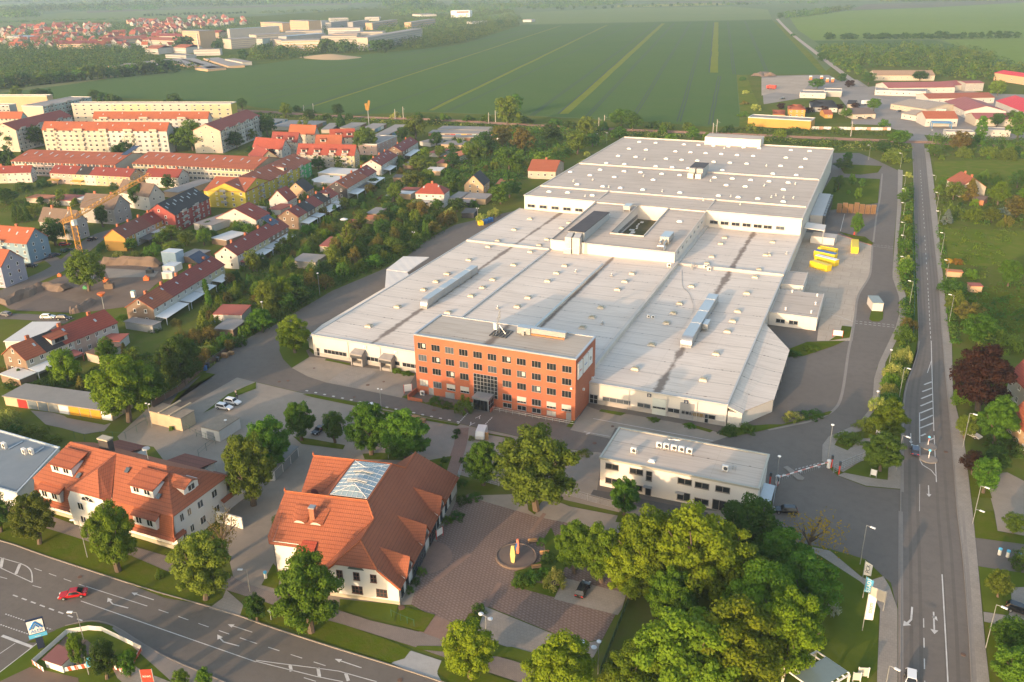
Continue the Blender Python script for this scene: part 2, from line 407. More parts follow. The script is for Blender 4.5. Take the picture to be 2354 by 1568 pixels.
far('brown_field',F_BROWN,(200,30),(400,22),(588,17),(830,10),(830,7),(588,13),(380,20),(200,26),z=.2)
far('pale_field',F_PALE,(930,25),(1085,18),(1100,26),(1050,31),(940,31))
far('pale_field',F_PALE,(1084,40),(1177,27),(1195,44),(1150,47))
far('yellow_field',F_YELL,(930,26),(1080,18.5),(1090,24),(945,32),z=.22)
far('lime_field',F_LIME,(0,10),(300,3),(600,1),(590,4),(200,13),(0,22))
sm=MB();c0=G(758,133)
for i in range(9):
    pass
prof=[(24,0),(17,1.6),(9,3.6),(3,4.6),(0.1,4.8)]
n=24;rr=random.Random(3);vs=[];fs=[]
for r,z in prof:
    for i in range(n):
        t=2*math.pi*i/n;q=1+.12*math.sin(3*t+r)
        vs.append((c0.x+r*q*1.9*math.cos(t),c0.y+r*q*1.1*math.sin(t),z+.05))
for j in range(len(prof)-1):
    for i in range(n): fs.append((j*n+i,j*n+(i+1) % n,(j+1)*n+(i+1) % n,(j+1)*n+i))
fs.append(tuple((len(prof)-1)*n+i for i in range(n)))
struct(MB().add(vs,fs).build('sand_mound',M('sand',(.40,.29,.16),(.34,.25,.14),.3,.05),smooth=True))
sheet('mound_verge',U((696,134),(740,128),(810,124),(845,125),(800,131),(740,137),(700,140)),.09,WILD)
# right side meadows
sheet('meadow',U((2147,372),(2354,366),(2600,370),(2600,470),(2354,435),(2150,430)),.06,LAWN2)
sheet('meadow',K('31',(1620,530),(2354,560),(2700,580),(2700,800),(2354,780),(1990,895),(1660,830)),.06,LAWN2)
sheet('meadow',K('31',(1800,1100),(2354,1130),(2700,1150),(2700,1500),(2150,1500),(1900,1350)),.06,LAWN)
sheet('meadow',K('32',(2150,0),(2600,0),(2600,260),(2240,130)),.07,LAWN)
sheet('field_verge',U((1775,46),(1800,60),(1870,130),(1905,171),(1890,171)),.07,LAWN2)
sheet('field_verge',K('20',(2066,690),(2160,690),(2200,820),(2290,1000),(2180,1170),(2090,1160),(2095,1000)),.07,LAWN2)
sheet('trackside_grass',K('10',(900,1100),(2354,1130),(2354,1170),(1600,1165),(900,1120)),.06,LAWN)
sheet('industrial_yard',K('30',(380,690),(560,690),(640,740),(780,740),(850,810),(1000,790),(1500,770),(2000,860),(2354,870),(2600,1000),(2600,1200),(2354,1290),(1900,1290),(1560,1250),(1290,1230),(1130,1180),(1000,1150),(760,1140),(780,1050),(640,880),(300,905),(-40,960),(-60,700)),.06,GRAVEL)
sheet('bare_soil',K('30',(-60,720),(260,700),(390,700),(370,780),(300,870),(60,850),(-60,880)),.10,pavem('sandy_lot',(.33,.26,.19),(.40,.32,.24),s=.2,s2=.05))
sheet('lawn',K('30',(400,1050),(760,1060),(760,1130),(400,1140)),.10,LAWN)
# railway
rl=[G(u,v) for u,v in ((480,250),(603,257),(745,266),(860,271),(1010,276),(1177,286),(1300,292),(1460,300),(1630,306.5),(1765,312.5),(1915,319),(2110,327),(2354,338),(2600,350))]
rl=smooth_line(rl,4)
struct(strip(MB(),rl,10,.12).build('railway_bed',BALL))
mb=MB()
def offs(L,o):
    r=[]
    for i,p in enumerate(L):
        d=(L[min(i+1,len(L)-1)]-L[max(i-1,0)]).normalized();r.append(p+Vector((-d.y,d.x,0))*o)
    return r
for o in (-2.9,-1.4,1.4,2.9): kerb(mb,[p+Vector((0,0,0)) for p in offs(rl,o)],.14,.3)
struct(mb.build('railway_tracks',M('rail_steel',(.16,.09,.06),(.2,.12,.08),1,.1,.5,metal=.3)))
# main road on the right (to the crossing and out to the fields)
RL=[(2066,1640),(2069,1568),(2070,1400),(2070.5,1176),(2072,1009),(2075.5,934),(2083,884),(2098,846),(2109,809),(2112,784),(2110,710),(2107,642),(2103,517),(2099.5,392),(2097,345),(2093,318)]
RR=[(2237,1640),(2233,1568),(2227,1451),(2213,1276),(2200.5,1176),(2185.5,984),(2175.5,884),(2167,784),(2165,767),(2157,642),(2143,517),(2130.5,392),(2125.5,342),(2122,318)]
sheet('main_road',U(*RL)+U(*RR[::-1]),.06,ROAD2)
far_rd=smooth_line([k('30',a,b) for a,b in ((1385,1300),(1330,1210),(1215,1080),(1090,980),(960,870),(850,790),(740,715),(640,640),(560,580),(400,455),(240,330),(150,245),(85,175))],4)
struct(strip(MB(),far_rd[:24],11,.13).build('main_road',GRAVEL));struct(strip(MB(),far_rd[20:],6,.16).build('field_lane',LANE))
WT=pavem('wheel_track',(.126,.107,.089),(.154,.132,.11),s2=.03)
def uat(L,v):
    for (u0,v0),(u1,v1) in zip(L,L[1:]):
        if v1 <= v <= v0: return u0+(u1-u0)*(v-v0)/((v1-v0) or 1)
    return L[-1][0]
mb=MB()
for f in (.16,.30,.66,.82): strip(mb,[G(uat(RL,v)*(1-f)+uat(RR,v)*f,v) for v in range(1630,330,-26)],.55,.0635)
struct(mb.build('wheel_tracks',WT))
sheet('pavement',U((2237,1640),(2233,1568),(2227,1451),(2213,1276),(2200.5,1176),(2185.5,984),(2175.5,884),(2167,784),(2157,642),(2143,517),(2130.5,392),(2125.5,342),(2135,342),(2143,392),(2152,467),(2165.5,617),(2183,782),(2188,790),(2190.5,909),(2215.5,1009),(2235.5,1176),(2248,1301),(2265,1489),(2274,1568),(2282,1640)),.16,PAVE)
sheet('verge',U((2110,700),(2109,809),(2098,846),(2083,884),(2075.5,934),(2072,1009),(2040,1005),(2058,934),(2070,850),(2090,800),(2098,700),(2100,642),(2099,517),(2097,392),(2097,345),(2099.5,392),(2103,517),(2107,642)),.07,WILD)
# front street (bottom left)
FT=[(-160,1212),(0,1243.7),(110,1281),(325,1351),(410,1376),(475,1394),(550,1417),(588,1431),(683,1463),(796,1499),(900,1531),(1013,1568),(1090,1596),(1200,1640)]
FB=[(-60,1475),(60,1478),(150,1440),(210,1428),(262,1440),(330,1482),(400,1520),(500,1562),(600,1610),(720,1660)]
FTU,FBU=U(*FT),U(*FB)
sheet('front_street',FTU+FBU[::-1]+[G(-200,1480)],.06,ROAD)
sheet('side_road',U((-60,1475),(60,1478),(87,1478),(0,1546),(-60,1600)),.075,ROAD)
sheet('pavement',U((-100,1180),(0,1185),(90,1210),(180,1238),(300,1278),(410,1325),(520,1357),(640,1395),(790,1437),(950,1487),(1065,1527),(1200,1572),(1300,1600),(1300,1560),(1180,1520),(1060,1488),(970,1455),(850,1427),(770,1401),(640,1368),(555,1338),(520,1318),(420,1290),(300,1255),(190,1215),(130,1190),(0,1150),(-100,1140)),.10,PAVE2)
sheet('verge',U((-100,1180),(0,1185),(90,1210),(180,1238),(300,1278),(410,1325),(505,1365),(512,1376),(480,1392),(380,1376),(245,1323),(105,1276),(0,1238),(-100,1215)),.12,LAWN)
sheet('verge',U((552,1416),(560,1392),(610,1385),(640,1397),(790,1437),(885,1470),(945,1495),(930,1515),(897,1525),(795,1492),(690,1455),(600,1428)),.12,LAWN)
sheet('verge',U((1015,1520),(1065,1532),(1200,1575),(1300,1605),(1180,1630),(1060,1590),(1005,1545)),.12,LAWN)
sheet('driveway',U((900,1526),(945,1497),(1015,1520),(1005,1550),(1015,1567),(960,1550)),.11,pavem('light_gravel',(.36,.35,.33),(.40,.39,.37)))
sheet('driveway',U((480,1400),(512,1376),(520,1357),(560,1392),(552,1420)),.11,PAVE)
sheet('corner_verge',U((87,1478),(130,1448),(160,1437),(210,1434),(258,1444),(330,1490),(420,1540),(430,1640),(-30,1640),(-30,1568)),.12,WILD)
sheet('bare_soil',U((0,1568),(70,1535),(180,1560),(190,1640),(-40,1640)),.14,DIRT)
sheet('bare_soil',U((120,1500),(150,1465),(200,1472),(230,1500),(200,1530),(130,1530)),.14,DIRT)
sheet('pavement',U((240,1500),(290,1520),(330,1545),(420,1580),(420,1640),(360,1640),(270,1560)),.14,PAVE)
sheet('pavement',U((262,1440),(330,1482),(400,1520),(500,1562),(600,1610),(600,1640),(430,1600),(330,1510),(258,1446)),.13,GRAVEL)
mb=MB();L=smooth_line(FTU,3);kerb(mb,L,.18,.22);kerb(mb,smooth_line(FBU[2:],3),.18,.2);kerb(mb,smooth_line(U(*RL[:-1]),2),.2,.2);kerb(mb,smooth_line(U(*RR[:-1]),2),.2,.24)
struct(mb.build('kerb',KERB))
# works site
YARD=[(325,944),(350,936),(420,890),(470,858),(520,815),(560,784),(588,767),(633,747),(686,714),(763,669),(886,617),(938,587),(993,544),(1046,517),(1177,486),(1250,470),(1500,380),(1700,330),(1925,352),(1975,352),(2010,366),(2064,392),(2066,430),(2062,479),(2054,567),(2052,637),(2067,679),(2065.5,729),(2048,784),(2042,792),(2020.5,834),(2009,871.5),(2007,909),(1995.5,946.5),(1970.5,976.5),(1905.5,1004),(1890.5,1026.5),(1889,1061),(1925.5,1094),(1990.5,1119),(2070.5,1126),(2070.5,1300),(2062,1400),(2048,1340),(2030.5,1326),(1990.5,1286),(1903,1261),(1765.5,1233.5),(1740,1180),(1527,1165),(1364,1128),(1382,1041),(1302,1032),(1177,1000),(1056,974),(870,933),(698,904),(600,881),(560,872),(420,942)]
sheet('factory_yard',U(*YARD),.04,ASPH)
sheet('concrete_yard',K('31',(345,570),(650,590),(960,690),(950,850),(930,980),(830,1150),(800,1350),(770,1568),(450,1568),(480,1300),(150,1300),(60,1000),(200,800)),.07,CONC)
sheet('parking_paving',U((410,945),(545,868),(600,882),(698,905),(1056,975),(1177,1001),(1302,1033),(1385,1042),(1372,1130),(1240,1135),(1230,1140),(1050,1090),(1045,1250),(960,1390),(620,1400),(540,1340),(500,1180),(400,1090),(340,1010),(345,960)),.05,PARK)
sheet('concrete_apron',K('12',(330,250),(480,145),(620,160),(860,230),(1130,260),(1460,320),(1340,525),(930,440),(650,385),(480,330)),.07,PARK)
sheet('concrete_apron',K('12',(655,383),(850,240),(1040,250),(1105,295),(930,440)),.10,PAVE)
sheet('concrete_apron',K('22',(535,820),(690,600),(800,640),(1100,680),(1550,760),(1850,830),(1990,880),(1800,945),(1350,870),(950,800),(900,900)),.07,PARK)
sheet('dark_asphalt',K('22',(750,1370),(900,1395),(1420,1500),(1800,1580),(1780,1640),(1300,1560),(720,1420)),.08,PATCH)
sheet('parking_paving',U((1364,1128),(1382,1041),(1300,1034),(1240,1130),(1300,1150),(1440,1182),(1560,1200),(1600,1240),(1740,1260),(1766,1234),(1740,1180),(1527,1168)),.06,PARK)
for z,q in enumerate([
    K('12',(215,90),(240,-60),(330,-60),(520,20),(520,60),(460,90),(490,150),(330,250),(250,170)),K('12',(500,60),(590,140),(540,130),(490,90)),
    K('12',(430,495),(520,490),(980,590),(960,610),(520,520)),K('12',(1140,640),(1180,640),(1880,770),(1850,785),(1180,665)),
    K('12',(2130,850),(2354,890),(2354,905),(2140,865)),K('12',(340,880),(520,905),(820,960),(800,1000),(420,950)),K('12',(980,1040),(1150,1030),(1560,1070),(1550,1100),(1480,1110),(1320,1100),(1000,1090)),
    K('12',(1480,1120),(1800,1060),(1730,1270),(1540,1240)),K('12',(1340,520),(1400,490),(1560,570),(1600,560),(1900,650),(1700,620)),K('12',(630,180),(650,165),(870,210),(860,225)),K('12',(1230,290),(1250,260),(1465,300),(1450,325)),
    K('22',(500,790),(620,650),(640,650),(545,800)),K('22',(800,650),(820,630),(1050,665),(1000,690)),K('22',(1230,710),(1250,700),(1370,720),(1340,750)),K('22',(1560,770),(1600,755),(1850,825),(1820,845)),
    K('22',(1900,860),(1960,800),(2354,770),(2354,815),(2000,890)),K('32',(0,770),(130,770),(560,650),(590,650),(560,680),(0,815)),K('32',(160,150),(180,80),(360,10),(710,0),(600,50),(330,140)),
    K('31',(590,60),(1030,80),(1010,300),(620,360),(500,370),(500,200)),K('31',(700,30),(640,-60),(1050,-40),(1010,20),(850,40)),K('31',(650,565),(800,600),(890,610),(970,670),(950,690),(720,600)),
    K('31',(930,1370),(950,1290),(1060,1300),(1055,1370),(1020,1392),(960,1390)),K('31',(680,1430),(770,1440),(750,1540),(560,1568),(660,1500)),K('32',(610,960),(660,880),(780,830),(860,850),(850,1000),(730,1010)),
    K('32',(690,1210),(900,1100),(1110,1110),(1095,1280),(960,1265)),K('32',(870,890),(900,780),(960,800),(1220,800),(1215,930),(1100,930)),K('32',(990,350),(1000,250),(1120,0),(1110,60)),
    K('33',(0,240),(350,350),(570,400),(860,660),(950,760),(1020,900),(1005,1460),(930,1540),(850,1640),(-900,1640),(-1000,700),(-300,200)),K('33',(570,370),(760,400),(880,450),(1055,600),(1000,630),(920,620),(850,590)),
    K('33',(1890,0),(2070,0),(2110,190),(2354,230),(2354,305),(1905,245)),K('33',(1935,510),(2354,570),(2354,700),(2230,700),(2240,860),(2200,960),(1980,920)),K('33',(1985,1020),(2150,1050),(2300,1100),(2354,1400),(2354,1640),(2045,1640)),
    K('32',(1850,1240),(1990,1230),(2060,1450),(1870,1440)),K('02',(1870,665),(2100,490),(2354,380),(2354,440),(2200,500)),K('02',(1560,600),(1880,290),(1980,310),(1640,480)),
    K('13',(50,680),(160,480),(230,560),(200,720)),K('13',(770,810),(1310,860),(1270,1020),(1130,1000),(770,900)),K('13',(1300,940),(1390,885),(1650,955),(1540,1115),(1280,1040)),K('13',(1820,1180),(1960,940),(2090,940),(2050,1060),(1950,1200)),
    K('23',(-900,1270),(-870,1240),(0,1250),(250,1320),(220,1420),(0,1350)),K('23',(390,1250),(440,1210),(490,1230),(490,1270)),K('23',(0,690),(120,640),(440,690),(390,795)),K('23',(360,150),(500,480),(440,640),(120,640),(20,560),(320,440),(290,260)),
    K('22',(140,1500),(160,1440),(300,1450),(260,1500),(210,1600),(150,1560)),K('12',(1850,1290),(1990,1290),(2220,1340),(2130,1390),(1850,1360)),K('23',(950,100),(990,0),(1060,30),(1020,110)),
    U((0,1145),(0,1128),(80,1160),(190,1198),(340,1245),(392,1268),(380,1278),(190,1214))]):
    sheet('lawn',q,.11+.0006*z,LAWN if z % 3 else WILD)
sheet('cobbled_square',U((945,1390),(962,1330),(985,1290),(1010,1230),(1050,1150),(1080,1135),(1230,1175),(1440,1215),(1440,1340),(1425,1395),(1385,1470),(1330,1480),(1115,1392),(1060,1440),(1040,1430),(1000,1420)),.07,COBB)
sheet('paved_strip',U((1115,1395),(1330,1482),(1385,1472),(1360,1520),(1290,1530),(1060,1452),(1090,1420)),.085,PAVE)
sheet('paved_strip',U((1273,1378),(1300,1330),(1440,1365),(1430,1400),(1420,1415)),.085,PAVE)
sheet('paved_strip',U((960,1440),(1000,1415),(1060,1440),(1040,1478),(965,1458)),.09,PAVE3)
sheet('paved_strip',U((1085,1140),(1235,1135),(1310,1165),(1440,1190),(1440,1230),(1290,1200),(1240,1190),(1100,1150)),.085,PARK)
struct(strip(MB(),K('12',(1900,800),(1880,950),(1830,1110),(1770,1280)),3.0,.09).build('red_path',PAVE3))
struct(strip(MB(),K('13',(1640,640),(1960,390)),1.2,.092).build('red_path',PAVE3));struct(strip(MB(),K('13',(2110,880),(2240,660)),.8,.092).build('red_path',PAVE3));struct(strip(MB(),K('23',(170,200),(300,20)),.8,.1).build('red_path',PAVE3))
def ellipse(c,r,n=28): return [c+Vector((r*math.cos(2*math.pi*i/n),r*math.sin(2*math.pi*i/n),0)) for i in range(n)]
sheet('round_paving',ellipse(k('13',1560,420),5.0),.088,PAVE3)
sheet('pavement',K('31',(1195,-10),(1240,0),(1225,350),(1190,720),(1210,980),(1265,1150),(1270,1350),(1240,1480),(1180,1568),(1115,1568),(1170,1450),(1205,1330),(1205,1170),(1145,990),(1145,930),(1165,650),(1190,300)),.13,PAVE)
sheet('pavement',K('32',(1115,0),(1180,0),(1080,200),(1040,450),(1010,600),(900,740),(860,830),(660,880),(610,960),(730,1010),(860,900),(980,900),(930,1060),(690,1210),(590,1160),(495,1110),(500,960),(560,880),(820,770),(920,650),(965,500),(975,350),(1020,200)),.13,PAVE)
sheet('pavement',K('32',(640,1240),(700,1215),(960,1265),(1100,1282),(1110,1130),(1210,940),(1225,950),(1225,1365),(1060,1350),(900,1335)),.13,PAVE)
sheet('pavement',K('33',(0,230),(350,320),(570,365),(850,600),(930,640),(1060,600),(1120,700),(1190,900),(1190,1640),(1000,1640),(1005,1460),(1030,900),(950,740),(850,650),(480,410),(300,330),(0,240)),.13,PAVE)
sheet('traffic_island',K('32',(140,1165),(180,1155),(335,1265),(320,1285),(270,1280)),.2,PAVE)
for a in ((1470,972),(1475,1090)):
    c0=k('32',*a);struct(MB().lathe((c0.x,c0.y,.06),[(1.9,0),(1.9,.16),(1.7,.2)],20).build('traffic_island',KERB))
sheet('side_street',K('33',(1905,245),(2100,260),(2354,300),(2354,575),(1930,505)),.09,ROAD)
sheet('car_park',K('33',(2080,0),(2354,0),(2354,225),(2110,180)),.09,PARK);sheet('car_park',K('33',(2230,700),(2600,690),(2600,1500),(2354,1400),(2300,1080),(1985,1015),(1980,925),(2210,960),(2240,860)),.09,PAVE)
sheet('car_park',K('32',(2000,1230),(2200,1210),(2354,1290),(2354,1568),(2080,1568),(1990,1240)),.09,PARK)
st=smooth_line([k('01',a,b) for a,b in ((-300,1230),(0,1150),(300,1010),(500,920),(640,830),(790,700),(950,590),(1250,520),(1500,480))],4)
struct(strip(MB(),st,8,.09).build('residential_street',ASPH))
struct(strip(MB(),smooth_line([k('01',a,b) for a,b in ((560,880),(430,800),(300,850),(120,905),(-60,900))],4),5,.10).build('residential_street',ASPH))
struct(strip(MB(),smooth_line([k('01',a,b) for a,b in ((-80,1350),(200,1345),(640,1385))],3),5,.10).build('residential_street',ASPH))
sheet('gravel_court',K('02',(280,640),(480,660),(760,735),(1020,760),(960,830),(780,860),(560,800),(420,770)),.09,GRAVEL)
sheet('lawn',K('02',(590,690),(1010,760),(960,775),(620,710)),.12,LAWN);sheet('gravel_court',K('02',(1080,880),(1340,640),(1400,600),(1700,850),(1560,1000),(1320,960),(1120,950)),.09,PARK)
sheet('bare_soil',K('01',(0,1230),(450,1020),(620,950),(920,830),(1480,850),(1490,1000),(1200,1250),(830,1300),(640,1310),(100,1280)),.09,DIRT)
sheet('concrete_slab',K('01',(960,900),(1460,930),(1420,980),(1000,990)),.12,PARK)
sheet('dark_soil',K('01',(130,1290),(420,1150),(760,1230),(680,1310)),.14,DIRT2)
mb=MB()
def bank(L,w0,h,seed):
    rr=random.Random(seed);mb=MB();L=smooth_line(L,5);prev=None
    for i,p in enumerate(L):
        d=(L[min(i+1,len(L)-1)]-L[max(i-1,0)]).normalized();n=Vector((-d.y,d.x,0));e=.25 if i in (0,len(L)-1) else 1
        row=[(p+n*a*w0*rr.uniform(.85,1.15))+Vector((0,0,z*h*e*rr.uniform(.8,1.2)+.05)) for a,z in ((-.5,0),(-.25,.7),(0,1),(.25,.75),(.5,0))]
        if prev:
            for q in range(4): mb.quad(prev[q],prev[q+1],row[q+1],row[q])
        prev=row
    return mb
for q,(L,w0,h) in enumerate([(K('01',(0,1240),(200,1160),(400,1080),(620,1100)),6,2.2),(K('01',(930,870),(1200,860),(1480,880)),4,3.0),(K('01',(640,1310),(720,1290),(860,1200)),4,1.8),(K('30',(-110,705),(-40,690),(30,705)),14,3.5)]):
    struct(bank(L,w0,h,q).build('soil_bank',DIRT))
# painted markings
mb=MB();z=.068
def ln(cr,*q,w_=.14,zz=.068): strip(mb,K(cr,*q),w_,zz)
def ds(cr,a,b,da,ga,w_=.14,zz=.068,off=0): dashes(mb,k(cr,*a),k(cr,*b),w_,da,ga,zz,0,off)
ln('03',(-100,390),(0,425),(190,480));strip(mb,smooth_line(K('03',(190,480),(250,510),(290,560),(298,655)),4),.2,z);ln('03',(-100,470),(0,518),(298,655),w_=.16)
for a,b in (((25,430),(8,520)),((185,485),(145,580))): strip(mb,K('03',a,b),.55,z)
ds('03',(318,525),(780,690),1.9,1.9);ln('03',(790,690),(1355,872));ds('03',(1460,905),(2354,1215),2.2,2.2);ds('03',(-10,600),(535,745),2,6)
ln('03',(745,825),(2354,1385),w_=.16);ds('03',(120,770),(780,1015),1.2,1.05,.26);ds('03',(50,945),(480,1090),.35,.25,.2,.085);ds('03',(-20,1035),(320,1150),.35,.25,.2,.085)
strip(mb,K('03',(20,1145),(300,1250)),.5,.085);ln('03',(0,1310),(140,1215),zz=.085);ln('03',(-10,1490),(345,1215),w_=.18,zz=.125)
ln('13',(0,1370),(180,1395),(540,1440),(760,1470),(1110,1568));ln('13',(0,1380),(560,1520),(800,1568));ds('13',(-90,1185),(700,1440),2.2,2.2)
for a,b in (((315,1415),(325,1472)),((570,1440),(585,1525)),((825,1490),(850,1560))): strip(mb,K('13',a,b),.5,z)
ds('13',(440,1530),(600,1580),2.2,2.2)
def arrow(cr,a,b,turn=0,s=1.0):
    a=k(cr,*a);b=k(cr,*b);d=(b-a).normalized();n=Vector((-d.y,d.x,0));L=(b-a).length
    if turn==0:
        strip(mb,[a,a+d*(L-1.1)],.16*s,z);q=a+d*(L-1.1);mb.face([(*(q+n*.4*s).xy,z),(*(q-n*.4*s).xy,z),(*(q+d*1.1).xy,z)][::-1])
    else:
        q=a+d*(L*.62);strip(mb,[a,q],.2*s,z);e=q+d*(L*.18)+n*turn*.5;strip(mb,[q-d*.1,e],.22*s,z)
        h=d*.9+n*turn*.55;h.normalize();hn=Vector((-h.y,h.x,0));mb.face([(*(e+hn*.45*s).xy,z),(*(e-hn*.45*s).xy,z),(*(e+h*1.2).xy,z)][::-1])
arrow('03',(1180,890),(945,830),-1);arrow('03',(2200,1240),(1960,1175),-1);arrow('03',(1415,815),(1210,748));arrow('03',(2320,1112),(2095,1040));arrow('03',(0,1400),(150,1270),1);arrow('13',(970,1440),(725,1358))
ln('33',(1600,580),(1640,1300),(1655,1600),w_=.2);ds('33',(1430,985),(1442,1640),2.4,2.6,.16);ln('32',(1395,1320),(1392,1568),w_=.07)
ln('32',(1393,660),(1397,1100),(1420,1140),(1500,1190),(1548,1250),w_=.2);ln('32',(1500,0),(1510,380),(1525,830),w_=.18);ln('32',(1527,870),(1548,1300),w_=.18)
ln('32',(1503,180),(1465,295),w_=.15)
for a,b in (((1435,403),(1505,377)),((1418,468),(1508,434)),((1408,532),(1512,490)),((1402,600),(1513,553)),((1398,665),(1515,618)),((1398,735),(1518,683)),((1398,803),(1520,755)),((1405,875),(1450,855)),((1480,915),(1525,895))): strip(mb,K('32',a,b),.42,z)
ds('31',(1400,0),(1440,560),2.5,5.0,.15);ds('31',(1440,600),(1470,1050),2.5,3.8,.15);ds('31',(1470,1080),(1497,1568),2.2,1.6,.15)
arrow('33',(1325,880),(1310,1075),-1,1.5);arrow('33',(1522,925),(1530,1130),0,1.5);arrow('33',(1522,960),(1560,1010),0,1.0);arrow('32',(1312,850),(1315,945),0,1.2);arrow('32',(1475,1330),(1480,1435),0,1.2)
for i in range(18):
    a=Vector((468,460)).lerp(Vector((1860,747)),i/17);p=k('12',*a)
    mb.prism([(p.x-.35,p.y-.22),(p.x+.35,p.y-.22),(p.x+.35,p.y+.22),(p.x-.35,p.y+.22)],.05,.12)
dashes(mb,k('12',1855,765),k('12',1950,660),.3,.5,.3,.066);dashes(mb,k('12',2095,780),k('12',2175,700),.3,.5,.3,.066)
for cx,cy,sg in ((2050,700,1),(1980,765,-1)):
    p=k('12',cx,cy)
    for a in (-1,1): strip(mb,[p+Vector((a*.55,-.9*sg,0)),p+Vector((0,.3*sg,0))],.22,.066)
    strip(mb,[p,p+Vector((0,1.0*sg,0))],.22,.066)
ln('22',(745,715),(1850,920),w_=.16,zz=.085);ln('22',(660,835),(900,880),w_=.14,zz=.085);ln('22',(680,860),(715,850),w_=.3,zz=.09)
ln('31',(575,1325),(660,1345),(790,1395),w_=.16,zz=.085);ds('31',(800,1385),(1175,1425),.8,.5,.2,.055);ds('31',(800,1405),(1175,1445),.8,.5,.2,.055);ds('31',(970,685),(1150,700),1,.3,.15,.055);ds('31',(970,700),(1150,717),1,.3,.15,.055)
ln('31',(705,400),(665,560),w_=.18,zz=.055)
for a,b in (((150,1225),(90,1250)),((470,1125),(250,1182))): ds('32',a,b,.6,.4,.2,.055)
for cx,cy in ((180,1240),(297,1203),(465,1158)): strip(mb,K('32',(cx-18,cy),(cx+18,cy-2)),.25,.055);strip(mb,K('32',(cx,cy-10),(cx+4,cy+10)),.25,.055)
struct(mb.build('road_markings',PAINT))
mb=MB()
for cr,q in (('32',((760,0),(735,130),(680,490),(600,640),(420,730),(200,780),(0,820))),('31',((960,690),(950,850),(930,980),(830,1150),(800,1350),(765,1568))),('31',((1050,30),(1030,250),(1000,400),(968,660)))): strip(mb,smooth_line(K(cr,*q),4),.7,.085)
strip(mb,smooth_line(K('33',(1220,1640),(1220,900),(1220,0)),2),.8,.065);strip(mb,smooth_line(K('33',(1790,0),(1840,600),(1880,1200),(1905,1640)),2),.5,.17)
strip(mb,smooth_line(K('32',(1235,1390),(1235,900),(1255,480),(1340,200),(1390,0)),3),.6,.07)
struct(mb.build('gutter_strip',KERB))
rust=M('cast_iron',(.16,.09,.06),(.11,.07,.05),3,.5)
mb=MB()
for cr,x,y,r in (('12',215,375,.45),('12',295,367,.4),('12',1028,407,.5),('12',903,518,.4),('12',698,677,.4),('12',1635,638,.45),('12',1912,1190,.5),('22',760,942,.5),('22',925,787,.4),('03',735,605,.4),('03',1515,768,.35),('13',1338,885,.6),('13',1325,1553,.4),('33',1795,1318,.4),('33',85,212,.4),('32',1635,1022,.45),('31',1515,795,.4),('12',535,252,.35),('12',1175,377,.35),('12',878,717,.5)):
    p=k(cr,x,y);mb.lathe((p.x,p.y,.05),[(r,0),(r,.065),(r*.8,.07)],12)
struct(mb.build('manhole_covers',rust),'structure')
mb=MB()
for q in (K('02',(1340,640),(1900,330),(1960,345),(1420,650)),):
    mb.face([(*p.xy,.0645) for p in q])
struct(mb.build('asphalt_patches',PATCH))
# windows and other shared parts
GL=glassm();GLB=glassm('pale_glass',(.10,.13,.15),.12)  # GLB is a paler blue-grey pane tone
WHT=flat('white_frame',(.72,.70,.66));GRY=flat('grey_metal',(.30,.31,.32),.45,.3);DGR=flat('dark_metal',(.06,.065,.07),.45,.2);ALU=flat('galvanised_sheet',(.42,.43,.43),.35,.6)
BRF=flat('brown_frame',(.12,.045,.03));SILL=flat('grey_sill',(.36,.36,.35));RED=flat('red_paint',(.55,.05,.03));CREAMF=flat('light_frame',(.52,.48,.42))
_wm={}
def win(par,p,w,h,rz=0,fm=None,nv=2,nh=1,fw=.07,sill=True,sub=True,gm=None,name='window',split=None):
    """a window at p (bottom centre on the wall), looking along -Y turned by rz"""
    fm=fm or WHT;gm=gm or GL;key=(round(w,2),round(h,2),nv,nh,fw,sill,fm.name,gm.name,sub)
    if key not in _wm:
        a=MB();b=MB();d=.07
        for x in [-w/2+fw/2,w/2-fw/2]+[-w/2+w*i/nv for i in range(1,nv)]: a.box(x-fw/2,-d,0,x+fw/2,.05,h)
        for z in [0,h-fw]+[h*i/nh-fw/2 for i in range(1,nh)]: a.box(-w/2+.01,-d+.004,z+.002,w/2-.01,.048,z+fw)
        if sill: a.box(-w/2-.06,-.16,-.07,w/2+.06,.05,-.002)
        if sub:
            b.box(-w/2+.02,-.03,.02,w/2-.02,.045,h-.02)
            _wm[key]=(a.mesh('window_frame',fm),b.mesh('window_pane',gm))
        else:
            a.box(-w/2+.02,-.03,.02,w/2-.02,.045,h-.02,1);_wm[key]=(a.mesh('window',[fm,gm]),None)
    A,B=_wm[key]
    o=inst(name,A,par,p,rz)
    if B: inst('pane',B,o,p,rz)
    return o
def acunit(par,p,rz=0,name='cooling_unit',s=1.0):
    if 'ac' not in _wm:
        a=MB().box(-.45,-.2,.12,.45,.2,.95);a.box(-.4,-.18,0,-.3,.18,.12).box(.3,-.18,0,.4,.18,.12)
        _wm['ac']=a.mesh('cooling_case',WHT);f=MB().tube((.1,-.2,.53),(.1,-.225,.53),.3,n=14);_wm['acf']=f.mesh('cooling_fan',DGR)
    o=inst(name,_wm['ac'],par,p,rz,s);inst('fan',_wm['acf'],o,p,rz,s);return o
